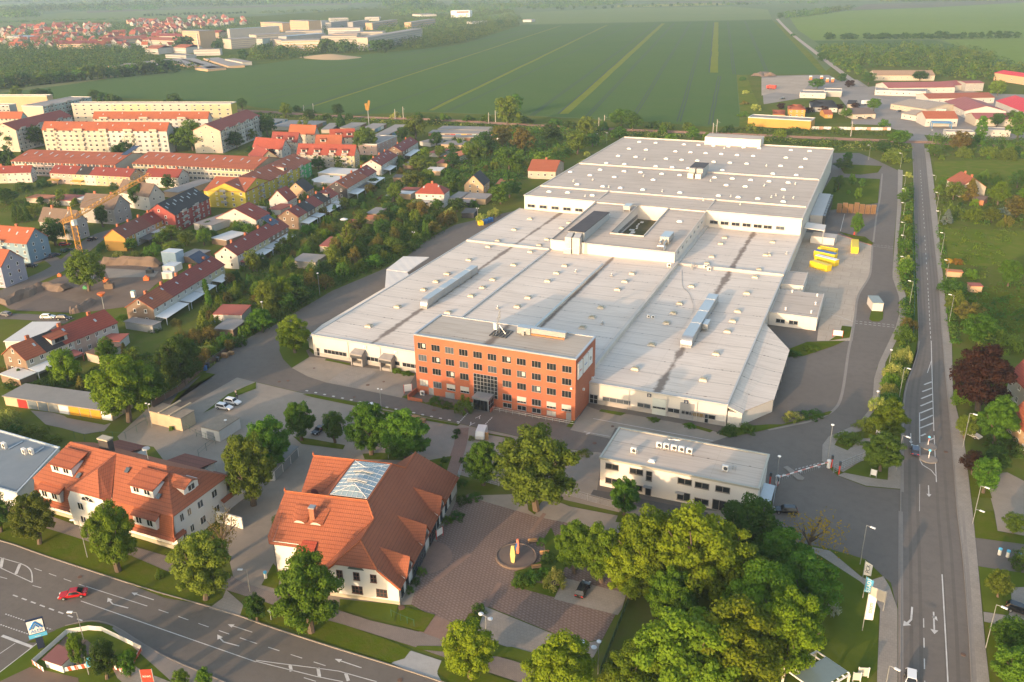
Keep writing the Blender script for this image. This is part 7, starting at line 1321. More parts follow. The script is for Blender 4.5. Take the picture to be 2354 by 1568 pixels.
def fp_hit(p,m=0):
    for a,u,n_,L,d in FP:
        q=p-a;s=q.x*u.x+q.y*u.y;t=q.x*n_.x+q.y*n_.y
        if -m<s<L+m and -m<t<d+m: return True
    return False
def scatter(P,n,fn,gap,seed,m=.5):
    rr=random.Random(seed);got=[];tries=0
    us=[q[0] for q in P];vs=[q[1] for q in P]
    while len(got)<n and tries<n*30:
        tries+=1;u_,v_=rr.uniform(min(us),max(us)),rr.uniform(min(vs),max(vs))
        if not inpoly(u_,v_,P): continue
        p=G(u_,v_)
        if fp_hit(p,m) or any((p-q).length<gap for q in got): continue
        got.append(p);fn(p,rr)
def mass(name,P,n,s0,s1,leaf,cols,seed,label,hs=(2,4),nl=26,edge=None):
    """one object of leafy clumps over a polygon: what reads as one mass"""
    rr=random.Random(seed);v=[];f=[];us=[q[0] for q in P];vs=[q[1] for q in P];c_=0;mi=[]
    while c_<n:
        u_,v_=rr.uniform(min(us),max(us)),rr.uniform(min(vs),max(vs))
        if not inpoly(u_,v_,P): continue
        p=G(u_,v_);c_+=1
        if fp_hit(p,s0*.3): continue
        s=rr.uniform(s0,s1);h=rr.uniform(*hs);mm=rr.randrange(len(cols))
        for j in range(nl):
            d=Vector((rr.gauss(0,1),rr.gauss(0,1),abs(rr.gauss(0,1))+.1)).normalized();quadleaf(v,f,p+Vector((d.x*s*.5,d.y*s*.5,d.z*h)),d+Vector((rr.gauss(0,.4),rr.gauss(0,.4),rr.gauss(0,.4)+.3)),leaf,rr);mi.append(mm)
    m=MB();m.v=v;m.f=f;m.m=mi;o=m.build(name,[LMAT[c] for c in cols]);o['kind']='stuff';o['label']=label;return o
EMB=[(592,766),(640,690),(700,640),(740,590),(800,530),(870,480),(950,470),(1020,486),(1042,512),(960,570),(880,612),(760,663),(690,706),(632,742)]
mass('embankment_shrubbery',EMB,1300,2.5,5,.6,['grn','olv','drk'],3,'dense green shrubbery on the embankment above the works road',(1,3),34)
scatter(EMB,60,lambda p,rr: tree(p,rr.uniform(3.5,8),rr.uniform(4.5,8),rr.choice(['bush','med','med']),rr.choice(['grn','olv','olv','drk','brn'])),5.5,4)
GDN=[([(470,690),(560,620),(640,550),(720,500),(760,470),(860,440),(880,470),(790,530),(700,630),(640,685),(590,760),(545,800),(480,760)],60),([(700,420),(850,370),(960,330),(1050,370),(1120,420),(1180,430),(1130,480),(1040,480),(900,460),(850,420)],44),([(590,480),(690,430),(760,395),(780,420),(650,500),(560,560),(480,560),(420,540),(520,500)],22),([(0,440),(200,440),(200,470),(110,490),(0,490)],12),([(0,860),(120,860),(250,900),(240,870),(330,820),(420,790),(500,770),(560,790),(470,850),(350,930),(250,900),(60,880),(0,890)],26),([(1010,330),(1200,300),(1340,320),(1290,380),(1200,420),(1100,400)],40),([(620,400),(720,390),(860,350),(930,330),(900,370),(760,420)],14),([(2150,420),(2354,400),(2354,530),(2160,510)],16),([(2130,330),(2354,330),(2354,365),(2145,368)],18)]
for i,(P,n) in enumerate(GDN): scatter(P,int(n*1.35),lambda p,rr: tree(p,*(lambda h: (h,h*rr.uniform(.8,1.3)))(rr.uniform(1.6,5.5)),rr.choice(['bush','bush','fbush','med']),rr.choice(['grn','olv','drk','drk','lime','olv','brn'])),3.2,30+i)
for i,(P,n) in enumerate(GDN): mass('garden_undergrowth',P,n*9,1.5,4,.6,['grn','olv','drk','lime','drk'],60+i,'low garden greenery between the houses',(.3,1.9),18)
mass('allotment_thicket',[(1010,325),(1180,290),(1420,315),(1330,350),(1230,400),(1130,440),(1060,400)],500,3,8,1.1,['grn','olv','drk'],8,'tangled thicket between allotments and the rear hall',(1,4),24)
mass('trackside_scrub',[(590,262),(860,275),(1180,290),(1460,304),(1630,312),(1770,318),(2090,335),(2095,350),(1920,345),(1700,316),(1440,312),(1180,296),(860,283),(590,268)],420,3,8,1.2,['olv','grn','drk','blo'],9,'rough scrub along the railway line',(.6,2.6),20);mass('trackside_scrub',[(1700,296),(2090,306),(2090,316),(1700,306)],150,3,8,1.2,['olv','grn'],12,'rough scrub on the far side of the railway',(.6,2.4),20);mass('trackside_scrub',[(2140,318),(2400,325),(2400,345),(2140,330)],120,4,9,1.2,['olv','grn','drk'],13,'rough scrub beside the railway east of the crossing',(1,5),24)
mass('road_hedge',[(2085,420),(2098,420),(2106,640),(2098,700),(2080,800),(2060,900),(2050,900),(2072,780),(2072,690),(2064,600),(2078,470)],330,1.5,3.5,.6,['grn','olv','drk'],10,'low hedge planting between works road and main road',(.4,1.6),26)
mass('road_hedge',[(2155,520),(2160,520),(2190,700),(2200,790),(2192,790),(2170,640)],120,1.5,4,.6,['grn','olv'],11,'rough hedge along the meadow across the main road',(.4,1.8),22)
mass('meadow_scrub',[(2150,440),(2354,440),(2354,470),(2300,640),(2240,660),(2190,600),(2165,540)],150,1.5,5,.7,['olv','grn','lime'],14,'rough weeds dotted over the right meadow',(.3,1.2),20);mass('meadow_scrub',[(2195,690),(2260,660),(2354,650),(2354,760),(2230,780)],110,1.5,6,.7,['olv','grn','drk'],15,'dark weeds and brambles by the meadow huts',(.4,2),22)
def wood(P,n,seed,label,cols=('drk','grn','olv'),s=(9,16),h=(6,13),leaf=2.6,nl=30): return mass('wood',P,n,s[0],s[1],leaf,list(cols),seed,label,h,nl)
W1=[(-60,108),(240,112),(340,118),(350,140),(560,142),(445,158),(300,168),(190,177),(60,199),(-60,215)]
wood(W1,900,20,'deep green wood between the suburb and the field');wood([(850,108),(980,84),(1080,60),(1190,40),(1202,50),(1180,62),(1063,99),(963,111)],420,21,'curving tree belt at the corner of the field');wood([(690,110),(840,100),(850,122),(740,124),(696,132)],130,22,'dark trees below the white suburb block');wood([(590,105),(700,108),(690,134),(600,142),(580,128)],140,23,'dark trees beside the sand mound');wood([(0,70),(330,66),(600,52),(900,44),(1100,36),(1180,40),(1000,70),(700,75),(480,100),(240,114),(0,114)],560,24,'green trees between the roofs of the suburb',s=(7,14),h=(6,13),nl=22);mass('suburb_trees',[(5,60),(240,55),(300,48),(590,42),(560,60),(430,80),(430,108),(330,112),(5,114)],520,7,12,2.4,['drk','grn','olv'],28,'trees standing between the houses of the suburb',(5,9),24);wood([(850,62),(1050,36),(1180,30),(1190,40),(1060,62),(900,84)],200,25,'tall trees behind the long field slab')
wood([(1770+r*.25,392*0+s*.25) for r,s in ((490,440),(700,430),(1500,430),(1900,480),(2200,610),(2400,640),(2400,760),(1900,740),(1560,700),(1400,620),(1000,620),(900,640),(700,640),(560,560))],480,26,'mixed wood behind the works estate',s=(8,14),h=(5,10))
wood([(1880,112),(1900,112),(1960,150),(1990,175),(1960,172),(1900,135)],80,29,'tree belt along the lane to the fields',s=(7,12),h=(4,8))
for i,(P,n,s,h) in enumerate((([(0,22),(300,11),(590,8),(590,14),(300,18),(0,32)],300,(30,60),(12,22)),([(160,22),(360,17),(360,23),(170,26)],90,(20,40),(10,18)),([(0,36),(90,34),(85,40),(0,42)],60,(20,40),(14,24)),([(870,14),(1000,4),(990,22),(920,24)],110,(25,45),(16,28)),([(590,8),(900,2),(900,6),(590,12)],150,(30,60),(10,20)),([(1000,10),(1430,4),(1430,8),(1200,18),(1000,20)],160,(25,45),(8,16)),([(1205,18),(1420,6),(1420,12),(1230,22)],110,(15,35),(8,14)),([(1800,40),(1905,28),(1905,32),(1805,44)],90,(12,22),(10,16)),([(1905,25),(1960,18),(1960,22),(1908,29)],40,(14,22),(6,12)),([(1430,14),(1900,6),(1900,8),(1430,17)],60,(14,30),(6,10)),([(0,50),(160,46),(300,42),(300,45),(0,54)],70,(10,20),(2,5)),([(600,30),(900,18),(900,22),(600,33)],60,(12,20),(5,9)),([(900,22),(1180,14),(1180,26),(1000,34),(880,38)],170,(14,24),(8,14)),([(2040,2),(2360,-3),(2360,2),(2040,5)],60,(30,60),(8,16)),([(-300,2),(900,-9),(2700,-22),(2700,-14),(900,-2),(-300,10)],420,(60,160),(14,26)))):
    wood(P,n,40+i,'far hazy belt of trees on the plain',s=s,h=h,leaf=s[0]*.34,nl=16)
for x in (550,575,690,740,790,905,950,1030,1060,1105,1180,1250,1280,1345,1410,1490,1565,1630,1660,1725,1790,1880,1960,2035,2115,2200,2285): tree(k('30',x,362+(x-550)*-.006),trng.uniform(8,13),trng.uniform(11,17),'far','drk',.12,group='avenue trees along the field road',look='round dark avenue tree')
for i in range(26): x=1330+i*37;tree(k('00',x,149-(x-1330)*.028),trng.uniform(5,9),trng.uniform(7,11),'far','drk',.1,group='far roadside trees on the plain',look='tiny far roadside tree')
for i in range(24): tree(k('20',130+i*88+trng.uniform(-30,30),92-i*2.2+trng.uniform(-12,8)),trng.uniform(5,11),trng.uniform(8,14),'far','drk',.05,group='far bushes on the plain',look='tiny far field bush')
for i in range(30):
    q=[(0+i*14+trng.uniform(-6,6),206-(i*14)**.98*.104) for _ in (0,)][0]
    if q[0]<430: tree(G(q[0],q[1]-3),trng.uniform(9,16),trng.uniform(11,18),'far',trng.choice(['drk','grn','olv']),.05,group='edge trees of the deep green wood',look='tall wood-edge tree')
for u_,v_,h,w_ in ((425,118,22,30),(560,140,14,16),(650,132,16,18),(750,122,20,26),(795,122,16,20),(865,118,16,22),(890,121,18,26),(660,100,13,15),(1150,60,14,18),(610,128,16,20),(500,118,15,18)): tree(G(u_,v_),h,w_,'far','drk',.08,look='big poplar-like tree of the suburb')
plant_all()
# street furniture
def hgt(cr,x,y,x2,y2):
    b=k(cr,x,y);u2,v2=588.5*int(cr[0])+x2/4,392*int(cr[1])+y2/4;d=ray(u2,v2);t=(b.x*d.x+b.y*d.y)/(d.x*d.x+d.y*d.y);return b,max(2,CAMZ+d.z*t)
LAMPM=flat('lamp_grey',(.30,.31,.30),.5,.3);LHEAD=flat('lamp_white',(.75,.75,.73),.4)
def lamp(cr,x,y,x2,y2,kind='arm',ang=None):
    b,h=hgt(cr,x,y,x2,y2);h=min(h,11);t=thing('street_lamp',None,'street lamp',b,'street lamps',0,{'arm': 'grey street lamp with white arm head','globe': 'post lamp with round white head','twin': 'post lamp with twin white discs','flood': 'pole with twin flood lights'}[kind])
    MB().tube(b,b+Vector((0,0,h)),.08,.05,7).build('pole',LAMPM,t);a=MB();top=b+Vector((0,0,h));d=Vector((math.cos(R(ang or 180)),math.sin(R(ang or 180)),0))
    if kind=='arm': MB().tube(top,top+d*.9+Vector((0,0,.1)),.045,n=5).build('arm',LAMPM,t);a.obox(top+d*1.15+Vector((0,0,.02)),d,.9,.34,.16)
    elif kind=='globe': a.lathe(top,[(.05,-.15),(.34,-.05),(.36,.12),(.05,.25)],10)
    else:
        s_=1.0 if kind=='twin' else .5;MB().tube(top-d*s_,top+d*s_,.05,n=5).build('arm',LAMPM,t)
        for s in (-1,1): a.lathe(top+d*s*s_,[(.42 if kind=='twin' else .2,0),(.45 if kind=='twin' else .25,.1),(.1,.25)],12) if s==1 else MB().lathe(top+d*s*s_,[(.42 if kind=='twin' else .2,0),(.45 if kind=='twin' else .25,.1),(.1,.25)],12).build('lamp_head',LHEAD,t)
    a.build('lamp_head',LHEAD,t)
for cr,L in {'33': [(2000,1260,2110,860),(1880,115,1915,-20),(845,490,915,130),(1075,1640,1090,1410)],'32': [(1905,1568,1965,1335),(1790,980,1862,665),(1180,1195,1243,870),(1205,530,1252,245),(1060,700,1080,560)],'31': [(1665,1395,1715,1150),(1635,1010,1672,830),(1590,780,1630,578),(1565,500,1600,378),(1545,380,1578,205),(1540,90,1552,48),(1300,1240,1332,1022),(1245,900,1258,797),(1245,710,1254,600),(1235,635,1255,480),(1245,410,1258,300),(1258,230,1266,172),(1255,140,1268,48)],'30': [(925,1470,942,1338),(1215,1550,1235,1412),(1500,1370,1520,1198)],'03': [(805,425,715,85),(2300,740,2262,540),(770,1180,712,928)]}.items():
    for q in L: lamp(cr,*q,ang=-23 if cr=='33' or cr=='32' else 200 if cr=='03' else 170)
for q in (('32',550,1085,583,770),('32',75,1310,97,1060),('32',985,630,1003,462),('32',1115,205,1128,82),('11',588,1148,570,945),('11',80,1420,58,1208),('23',790,1495,802,1198),('13',140,1000,132,928),('02',2095,870,2068,730)): lamp(*q,kind='globe')
for q in (('12',1153,630,1135,445),('11',1453,655,1450,568),('11',2040,465,2038,348),('02',1185,750,1130,510),('02',1400,795,1355,580),('20',775,1340,775,1232),('20',870,1320,870,1222),('02',1640,690,1632,628)): lamp(*q,kind='flood')
lamp('13',2115,1080,2128,965,'twin',-15);lamp('23',697,1450,702,1225,'twin',-15);lamp('12',1218,1082,1212,995,'twin',0)
for cr,*q in (('10',443,1050,437,965),('10',530,1040,520,952),('10',1280,1098,1275,1002),('10',1355,1085,1350,982),('10',2140,1140,2140,1037),('10',2202,1128,2200,1014),('20',797,1195,797,1082),('20',849,1150,849,1057),('20',1845,1248,1847,1130),('20',1880,1225,1882,1099),('30',760,1255,768,1118)):
    b,h=hgt(cr,*q);t=thing('catenary_mast',None,'mast',b,'catenary masts along the railway',0,'pale railway catenary mast');MB().tube(b,b+Vector((0,0,h)),.28,.2,6).build('pole',flat('mast_concrete',(.42,.38,.33)),t);MB().tube(b+Vector((0,0,h-1)),b+Vector((2.4,-1.5,h-1.4)),.07,n=4).tube(b+Vector((0,0,h-2.5)),b+Vector((2.4,-1.5,h-1.4)),.06,n=4).build('arm',LAMPM,t)
# cars
TYRE=flat('tyre',(.02,.02,.02),.8);CGL=flat('car_glass',(.015,.018,.022),.08);LITE=flat('headlight',(.7,.7,.66),.2);TAIL=flat('tail_light',(.4,.015,.01),.3)
_cm={}
def carmesh(kind):
    if kind in _cm: return _cm[kind]
    L,W,bz_,prof,cab={'saloon': (4.6,.9,.85,0,[(-.95,.85),(-.45,1.42),(.75,1.42),(1.75,.92)]),'estate': (4.5,.9,.9,0,[(-1.0,.9),(-.35,1.5),(1.75,1.5),(2.15,.95)]),'van': (5.2,.98,1.15,0,[(-2.0,1.15),(-1.25,1.95),(2.5,1.98),(2.58,1.1)])}[kind]
    h=L/2;a=MB();pr=[(-h,.35),(-h+.02,.62),(-h+.25,.74),(cab[0][0],bz_),(cab[3][0],bz_+.04),(h-.05,bz_),(h,.6),(h-.04,.32)]
    def ext(m_,P,w0,w1,mi=0):
        n=len(P);vs=[(x,-w0(x,z),z) for x,z in P]+[(x,w1(x,z),z) for x,z in P];m_.add(vs,[tuple(range(n)),tuple(range(2*n-1,n-1,-1))]+[(i,n+i,n+(i+1) % n,(i+1) % n) for i in range(n)],mi)
    wf=lambda x,z: W-(.12 if abs(x)>h-.3 else 0)-(.03 if z<.4 else 0);ext(a,pr,wf,wf);wc=lambda x,z: W-.06-(.2 if z>1.2 else 0);ext(a,cab,wc,wc)
    g=MB();zt=cab[1][1];zb=bz_;s=lambda p,q,f: (p[0]+(q[0]-p[0])*f,p[1]+(q[1]-p[1])*f)
    for p,q in ((cab[0],cab[1]),(cab[3],cab[2])):
        (x0,z0),(x1,z1)=s(p,q,.12),s(p,q,.9);o=-.02 if p is cab[0] else .02
        g.quad((x0+o,-W+.14,z0+.02),(x0+o,W-.14,z0+.02),(x1+o,W-.3,z1+.02),(x1+o,-W+.3,z1+.02))
    e=.62 if kind=='van' else 1
    for sy in (-1,1):
        xa,xb=cab[0][0]+.3,(cab[3][0]-.3)*e if kind != 'van' else -.2;y0,y1=sy*(W-.05),sy*(W-.235);q=[(xa,y0,zb+.06),(xb,y0,zb+.06),(min(xb,cab[2][0]-.02),y1,zt-.07),(cab[1][0]+.05,y1,zt-.07)];g.face(q if sy<0 else q[::-1])
    wm=MB().tube((0,-.11,0),(0,.11,0),.33,n=14);wm.tube((0,-.12,0),(0,.12,0),.19,n=10,mi=1);hl=MB().box(-h-.01,-W+.16,.6,-h+.2,-W+.5,.73).build;
    _cm[kind]=(a.mesh('car_body',WHT),g.mesh('car_windows',CGL),wm.mesh('wheel',[TYRE,ALU]),MB().box(-.05,-.18,-.07,.12,.18,.07).mesh('light',LITE),h,W,bz_);return _cm[kind]
PAINTS={}
def car(cr,f,r_,col,kind,label,name='car',cat='car'):
    a,b=k(cr,*f),k(cr,*r_);p=(a+b)/2;p.z=.075;d=b-a;rz=math.atan2(d.y,d.x);B,Gm,Wm,Lm,h,W,bz_=carmesh(kind);key=str(col)
    if key not in PAINTS: m=M('paint'+key,col,tuple(x*.92 for x in col),3,.5,.25,0,.6);PAINTS[key]=m
    t=thing(name,label,cat,p,'cars',rz);inst('body',B,t,p,rz,None,PAINTS[key]);inst('windows',Gm,t,p,rz);c_,s_=math.cos(rz),math.sin(rz);at=lambda x,y,z: p+Vector((c_*x-s_*y,s_*x+c_*y,z))
    for x in (-h+.85,h-.85):
        for y in (-W+.1,W-.1): inst('wheel',Wm,t,at(x,y,.33),rz)
    for y in (-W+.32,W-.32): inst('headlight',Lm,t,at(-h+.02,y,.66),rz);inst('tail_light',Lm,t,at(h-.06,y,.72),rz,None,TAIL)
    return t
WH,BK,GRYC=(.75,.75,.74),(.015,.016,.018),(.16,.16,.17)
car('03',(560,800),(795,765),(.42,.012,.018),'saloon','red saloon car turning out of the wide front street');car('02',(2140,640),(1990,612),WH,'estate','white estate car parked nearer the small white transformer house');car('02',(2218,592),(2066,562),WH,'estate','white estate car parked beside the grass strip, the farther of two');car('12',(530,875),(640,800),BK,'saloon','black car parked between two round trees behind the villa');car('12',(1112,632),(960,660),WH,'van','white van half hidden by a tree at the dashed line','van','van');car('23',(690,665),(610,815),BK,'estate','black car parked on the pavers under the maples');car('32',(1345,975),(1350,1075),(.02,.03,.07),'estate','dark blue car driving away beside the traffic islands');car('32',(1030,940),(1028,850),WH,'van','white van parked by the bright maple at the gate','van','van');car('32',(1900,890),(1830,860),(.6,.6,.6),'saloon','silver car in the garden drive by the main road');car('33',(90,5),(230,15),BK,'estate','dark car waiting at the gate barrier');car('33',(1310,1640),(1310,1540),WH,'estate','white car entering along the main road');car('33',(2400,960),(2240,905),BK,'estate','black car in the car park across the main road')
for f,r_,c_,l_ in (((0,1330),(100,1345),GRYC,'grey car on the lane below the excavation'),((500,1360),(390,1362),WH,'white car on the lane below the excavation'),((650,1372),(530,1372),BK,'black car last in line below the excavation'),((555,775),(455,810),(.05,.07,.10),'dark blue car at the kerb near the light blue house'),((340,890),(240,890),BK,'black car at the street corner by the lavender house'),((890,630),(810,658),BK,'black car parked along the street before the orange gable'),((645,735),(580,755),(.03,.10,.06),'dark green car under the crane'),((640,690),(560,695),(.35,.02,.03),'red car in the shade behind the crane')): car('01',f,r_,c_,'estate',l_)
for f,r_,c_,kd,l_ in (((870,1095),(830,1095),BK,'estate','dark car before the broad-gabled bungalow'),((960,1092),(905,1095),BK,'saloon','second dark car before the broad-gabled bungalow'),((1180,1035),(1220,1030),(.05,.07,.1),'estate','dark car at the beige-roofed hall'),((110,915),(150,915),BK,'estate','dark car on the bare lot')): car('30',f,r_,c_,kd,l_)
def lorry(cr,x,y,dx,dy,cb,bx,label,s=1):
    p=k(cr,x,y);q=k(cr,x+dx,y+dy);d=(q-p);d.z=0;d.normalize();t=thing('lorry',label,'lorry',p,'lorries');MB().obox(p+d*1.2*s+Vector((0,0,1.0)),d,6.5*s,2.5,2.7).build('cargo_box',bx,t);MB().obox(p-d*3.4*s+Vector((0,0,.6)),d,2.0,2.4,2.6).build('cab',cb,t)
    for o in (-3.2,0,2.6):
        n_=Vector((-d.y,d.x,0))
        for s_ in (-1,1): MB().tube(p+d*o*s+n_*s_*.9+Vector((0,0,.5)),p+d*o*s+n_*s_*1.25+Vector((0,0,.5)),.5,n=10).build('wheel',TYRE,t)
ORA=flat('lorry_orange',(.6,.14,.03))
for i,(x,y) in enumerate(((390,735),(490,735),(543,755),(592,755))): lorry('30',x,y,-8,-50,ORA,WHT,['white lorry with orange tail standing apart from three others','white lorry with orange tail, first of three','white lorry with orange tail in the middle of three','white lorry with orange tail nearest the lane'][i])
lorry('30',30,820,60,5,RED,RED,'red lorry on the bare building lot');lorry('30',905,965,-60,5,WHT,WHT,'long white lorry parked by the lane');lorry('30',340,890,-60,2,WHT,WHT,'white lorry beside the filling station')
# skips, pallets, yard things
YEL=flat('skip_yellow',(.72,.52,.02),.5);BLU=flat('skip_blue',(.03,.12,.35),.5)
def skip(cr,a,b,w_,h,m,label,fill=None,closed=False):
    A,B=k(cr,*a),k(cr,*b);u=(B-A).normalized();n_=Vector((-u.y,u.x,0));L=(B-A).length;c=(A+B)/2;t=thing('waste_skip',label,'skip',c,'waste skips');q=MB()
    for s in (-1,1): q.obox(c+n_*s*(w_/2-.06),u,L,.1,h,0,.1);q.obox(c+u*s*(L/2-.05),u,.1,w_-.2,h-.02*s,0,.1)
    q.obox(c,u,L-.1,w_-.1,.2,0,.05)
    for i in range(int(L/.8)): 
        for s in (-1,1): q.obox(c+u*(-L/2+.4+i*.8)+n_*s*(w_/2+.03),u,.1,.1,h-.1,0,.1)
    q.build('skip_body',m,t)
    MB().obox(c,u,L-.12,w_-.12,.12 if not closed else .1,0,h*.75 if not closed else h+.1).build('skip_load',fill or MC['bare_soil'],t)
skip('31',(400,880),(560,930),2.6,2.2,YEL,'yellow skip with white label nearest the front annexe',YEL,True);skip('31',(440,830),(630,880),2.6,2.2,YEL,'yellow skip with white and blue lettering in the middle',WHT,True);skip('31',(430,790),(620,830),2.6,2.5,YEL,'yellow skip covered with a blue tarpaulin',BLU,True);skip('31',(465,740),(630,770),2.5,1.8,YEL,'yellow skip loaded with timber',flat('timber',(.45,.26,.10)));skip('31',(795,765),(795,690),2.5,2.4,YEL,'lone yellow skip by the red striped kerb',YEL,True)
skip('11',(2045,505),(2085,500),2.0,1.7,YEL,'small yellow skip at the loop of the works road')
for i in range(3): skip('11',(2092+i*28,492-i*10),(2118+i*28,488-i*10),2.0,1.7,BLU,['blue skip next to the small yellow one','blue skip in the middle of three','blue skip farthest from the yellow one'][i])
WOOD=M('pallet_wood',(.40,.24,.11),(.30,.17,.08),2,.4)
def pallets(p,u,n,w_,label,rr):
    t=thing('pallet_stack',label,'pallets',p,'pallet stacks');q=MB()
    for i in range(n):
        o=Vector((rr.uniform(-.06,.06),rr.uniform(-.06,.06),i*.16))
        q.obox(p+o,u,w_,1.2,.03,0,.11);[q.obox(p+o+Vector((u.x,u.y,0))*s*w_*.42,u,.12,1.18,.09,0,.02) for s in (-1,0,1)]
    q.build('pallets',WOOD,t)
rr=random.Random(4);A,B=k('31',625,385),k('31',990,402);u=(B-A).normalized();LB=['first stack from the hall','second stack from the hall','third stack from the hall','fourth stack from the hall','fifth stack from the hall','sixth stack from the hall','seventh stack from the hall','eighth stack from the hall','last tall stack beside the works road']
nS=int((B-A).length/2.15)
for i in range(nS): pallets(A.lerp(B,(i+.5)/nS),u,rr.randint(24,30),2.0,'pallet wall by the works road, '+(LB[i] if i<8 else LB[8]),rr)
pallets(k('02',2070,150),Vector((1,.2,0)),8,1.8,'pile of wooden crates by the old fence',rr);pallets(k('02',2125,125),Vector((1,.2,0)),6,1.6,'lower pile of wooden crates by the old fence',rr);pallets(k('12',1470,725),Vector((1,0,0)),7,1.8,'pile of pallets behind the round tree at the dashed line',rr);pallets(k('12',1530,745),Vector((1,0,0)),5,1.4,'small pile of pallets behind the round tree',rr)
for x,y,m,l in ((1890,270,BLU,'blue wheeled bin by the old fence'),(1915,245,DGR,'black wheeled bin by the old fence'),(2005,190,DGR,'dark container beside the wooden crates')): p=k('02',x,y);t=thing('wheeled_bin',l,'bin',p);MB().obox(p,(1,.3),.8,.8,1.2,0,.08).build('bin_body',m,t);MB().obox(p,(1,.3),.9,.9,.1,0,1.28).build('bin_lid',m,t)
p=k('12',2065,905);t=thing('caravan','small pale caravan trailer parked at the works road','caravan',p);d=(k('12',2110,800)-p).normalized();n_=Vector((-d.y,d.x,0));c=p+d*1.2;q=MB();P_c=[(-2.1,.5),(-2.2,1.3),(-1.6,2.3),(1.7,2.4),(2.1,1.6),(2.1,.5)];vs=[c+d*x+n_*1.05+Vector((0,0,z)) for x,z in P_c]+[c+d*x-n_*1.05+Vector((0,0,z)) for x,z in P_c];q.add(vs,[tuple(range(6)),tuple(range(11,5,-1))]+[(i,6+i,6+(i+1) % 6,(i+1) % 6) for i in range(6)]);q.build('caravan_body',flat('caravan_white',(.62,.62,.60),.35),t)
for s in (-1,1): MB().tube(c+n_*s*.9+Vector((0,0,.35)),c+n_*s*1.1+Vector((0,0,.35)),.35,n=10).build('wheel',TYRE,t)
MB().obox(p+n_*-1.4+Vector((0,0,.05)),d,.08,1.0,1.9).build('wooden_board',WOOD,t)
def board(cr,x,y,u,w_,h,label,frame=RED,face=None,zb=.6,txt=None,name='sign_board',tc=None,ts=.5):
    p=k(cr,x,y);u=Vector((*u,0)).normalized();n_=Vector((u.y,-u.x,0));t=thing(name,label,'sign',p)
    for s in (-1,1): MB().obox(p+u*s*(w_/2+.06),u,.12,.14,zb+h+.1).build('post',frame,t)
    f=MB().obox(p,u,w_,.1,h,0,zb).build('panel',face or WHT,t)
    if txt:
        m_=Matrix((u,(0,0,1),n_)).transposed();text_mesh('lettering',txt,ts,tc or NAVY,f,p+n_*.07+Vector((0,0,zb+h/2)),m_)
    return t
board('12',1400,480,(.75,.6),2.0,1.9,'white board in red posts at the corner of the brick office');board('12',2000,620,(.7,.7),1.6,1.0,'small white board in red posts beside the office porch');board('31',638,1535,(1,.1),2.6,1.6,'white board in red posts on the rear lawn');board('13',1690,240,(.3,.95),1.6,1.4,'white board in red posts before the villa entrance');board('32',965,1255,(1,-.2),1.1,1.3,'white sign on the lawn by the gate',LAMPM)
p=k('31',792,592);t=thing('hydrant','red hydrant post beside the oval tree','hydrant',p);MB().lathe(p,[(.28,0),(.28,.8),(.36,.85),(.3,1.1),(.05,1.25)],10).build('hydrant_body',RED,t)
FX=lambda ang: Matrix.Rotation(R(ang),3,'Z') @ Matrix.Rotation(R(90),3,'X')
p=k('03',385,1255);t=thing('pylon_sign','tall dark pylon sign with white blue-bordered store emblem at the junction','sign',p,None,0);u=Vector((math.cos(R(48)),math.sin(R(48)),0));n_=Vector((u.y,-u.x,0));NV=flat('sign_navy',(.012,.02,.05));SB=flat('sign_blue',(.03,.20,.52));CY=flat('sign_cyan',(.10,.42,.66))
MB().obox(p,u,1.0,.45,2.6).build('pylon',NV,t);f=MB().obox(p,u,2.5,.45,2.7,0,3.2).build('panel',NV,t);MB().obox(p+n_*.24,u,2.3,.05,2.5,0,3.3).build('white_face',WHT,f);MB().obox(p+n_*.1,u,2.6,.3,.7,0,2.45).build('cyan_panel',CY,t);EM=FX(48);E0=p+n_*.3
def sp(x,z): return E0+u*x+Vector((0,0,z))
q=MB()
for a,b,wd in (((-.95,4.25),(0,5.6),.28),((0,5.6),(.95,4.25),.28),((-.45,4.3),(.05,5.05),.16),((.0,5.05),(.45,4.3),.16)): q.tube(sp(*a),sp(*b),wd*.5,n=6)
q.build('emblem',SB,f);text_mesh('lettering','ALDI',.8,SB,f,sp(0,3.75),EM);text_mesh('lettering','NORD',.3,WHT,f,sp(0,2.8)+n_*.1,EM)
board('03',870,1500,(.9,.45),1.6,1.9,'blue sign board leaning above the red and white barriers',LAMPM,CY,1.6);board('03',1380,1640,(.9,.42),1.7,2.6,'red store sign at the lower edge of the photo',LAMPM,RED,1.4,'REWE','store_sign',WHT,.5)
t=thing('site_hut','white hut with maroon roof inside the barrier ring','hut',k('03',540,1430));A,B=k('03',430,1435),k('03',590,1490);u=(B-A).normalized();n_=Vector((-u.y,u.x,0));MB().prism([q.xy for q in (A,B,B+n_*2.6,A+n_*2.6)],0,1.9).build('wall',WHT,t);MB().slab([q+Vector((0,0,z)) for q,z in ((A-u*.2-n_*.3,1.9),(B+u*.2-n_*.3,1.9),(B+u*.2+n_*2.9,2.2),(A-u*.2+n_*2.9,2.2))],.14).build('roof',flat('maroon_roof',(.20,.08,.07)),t)
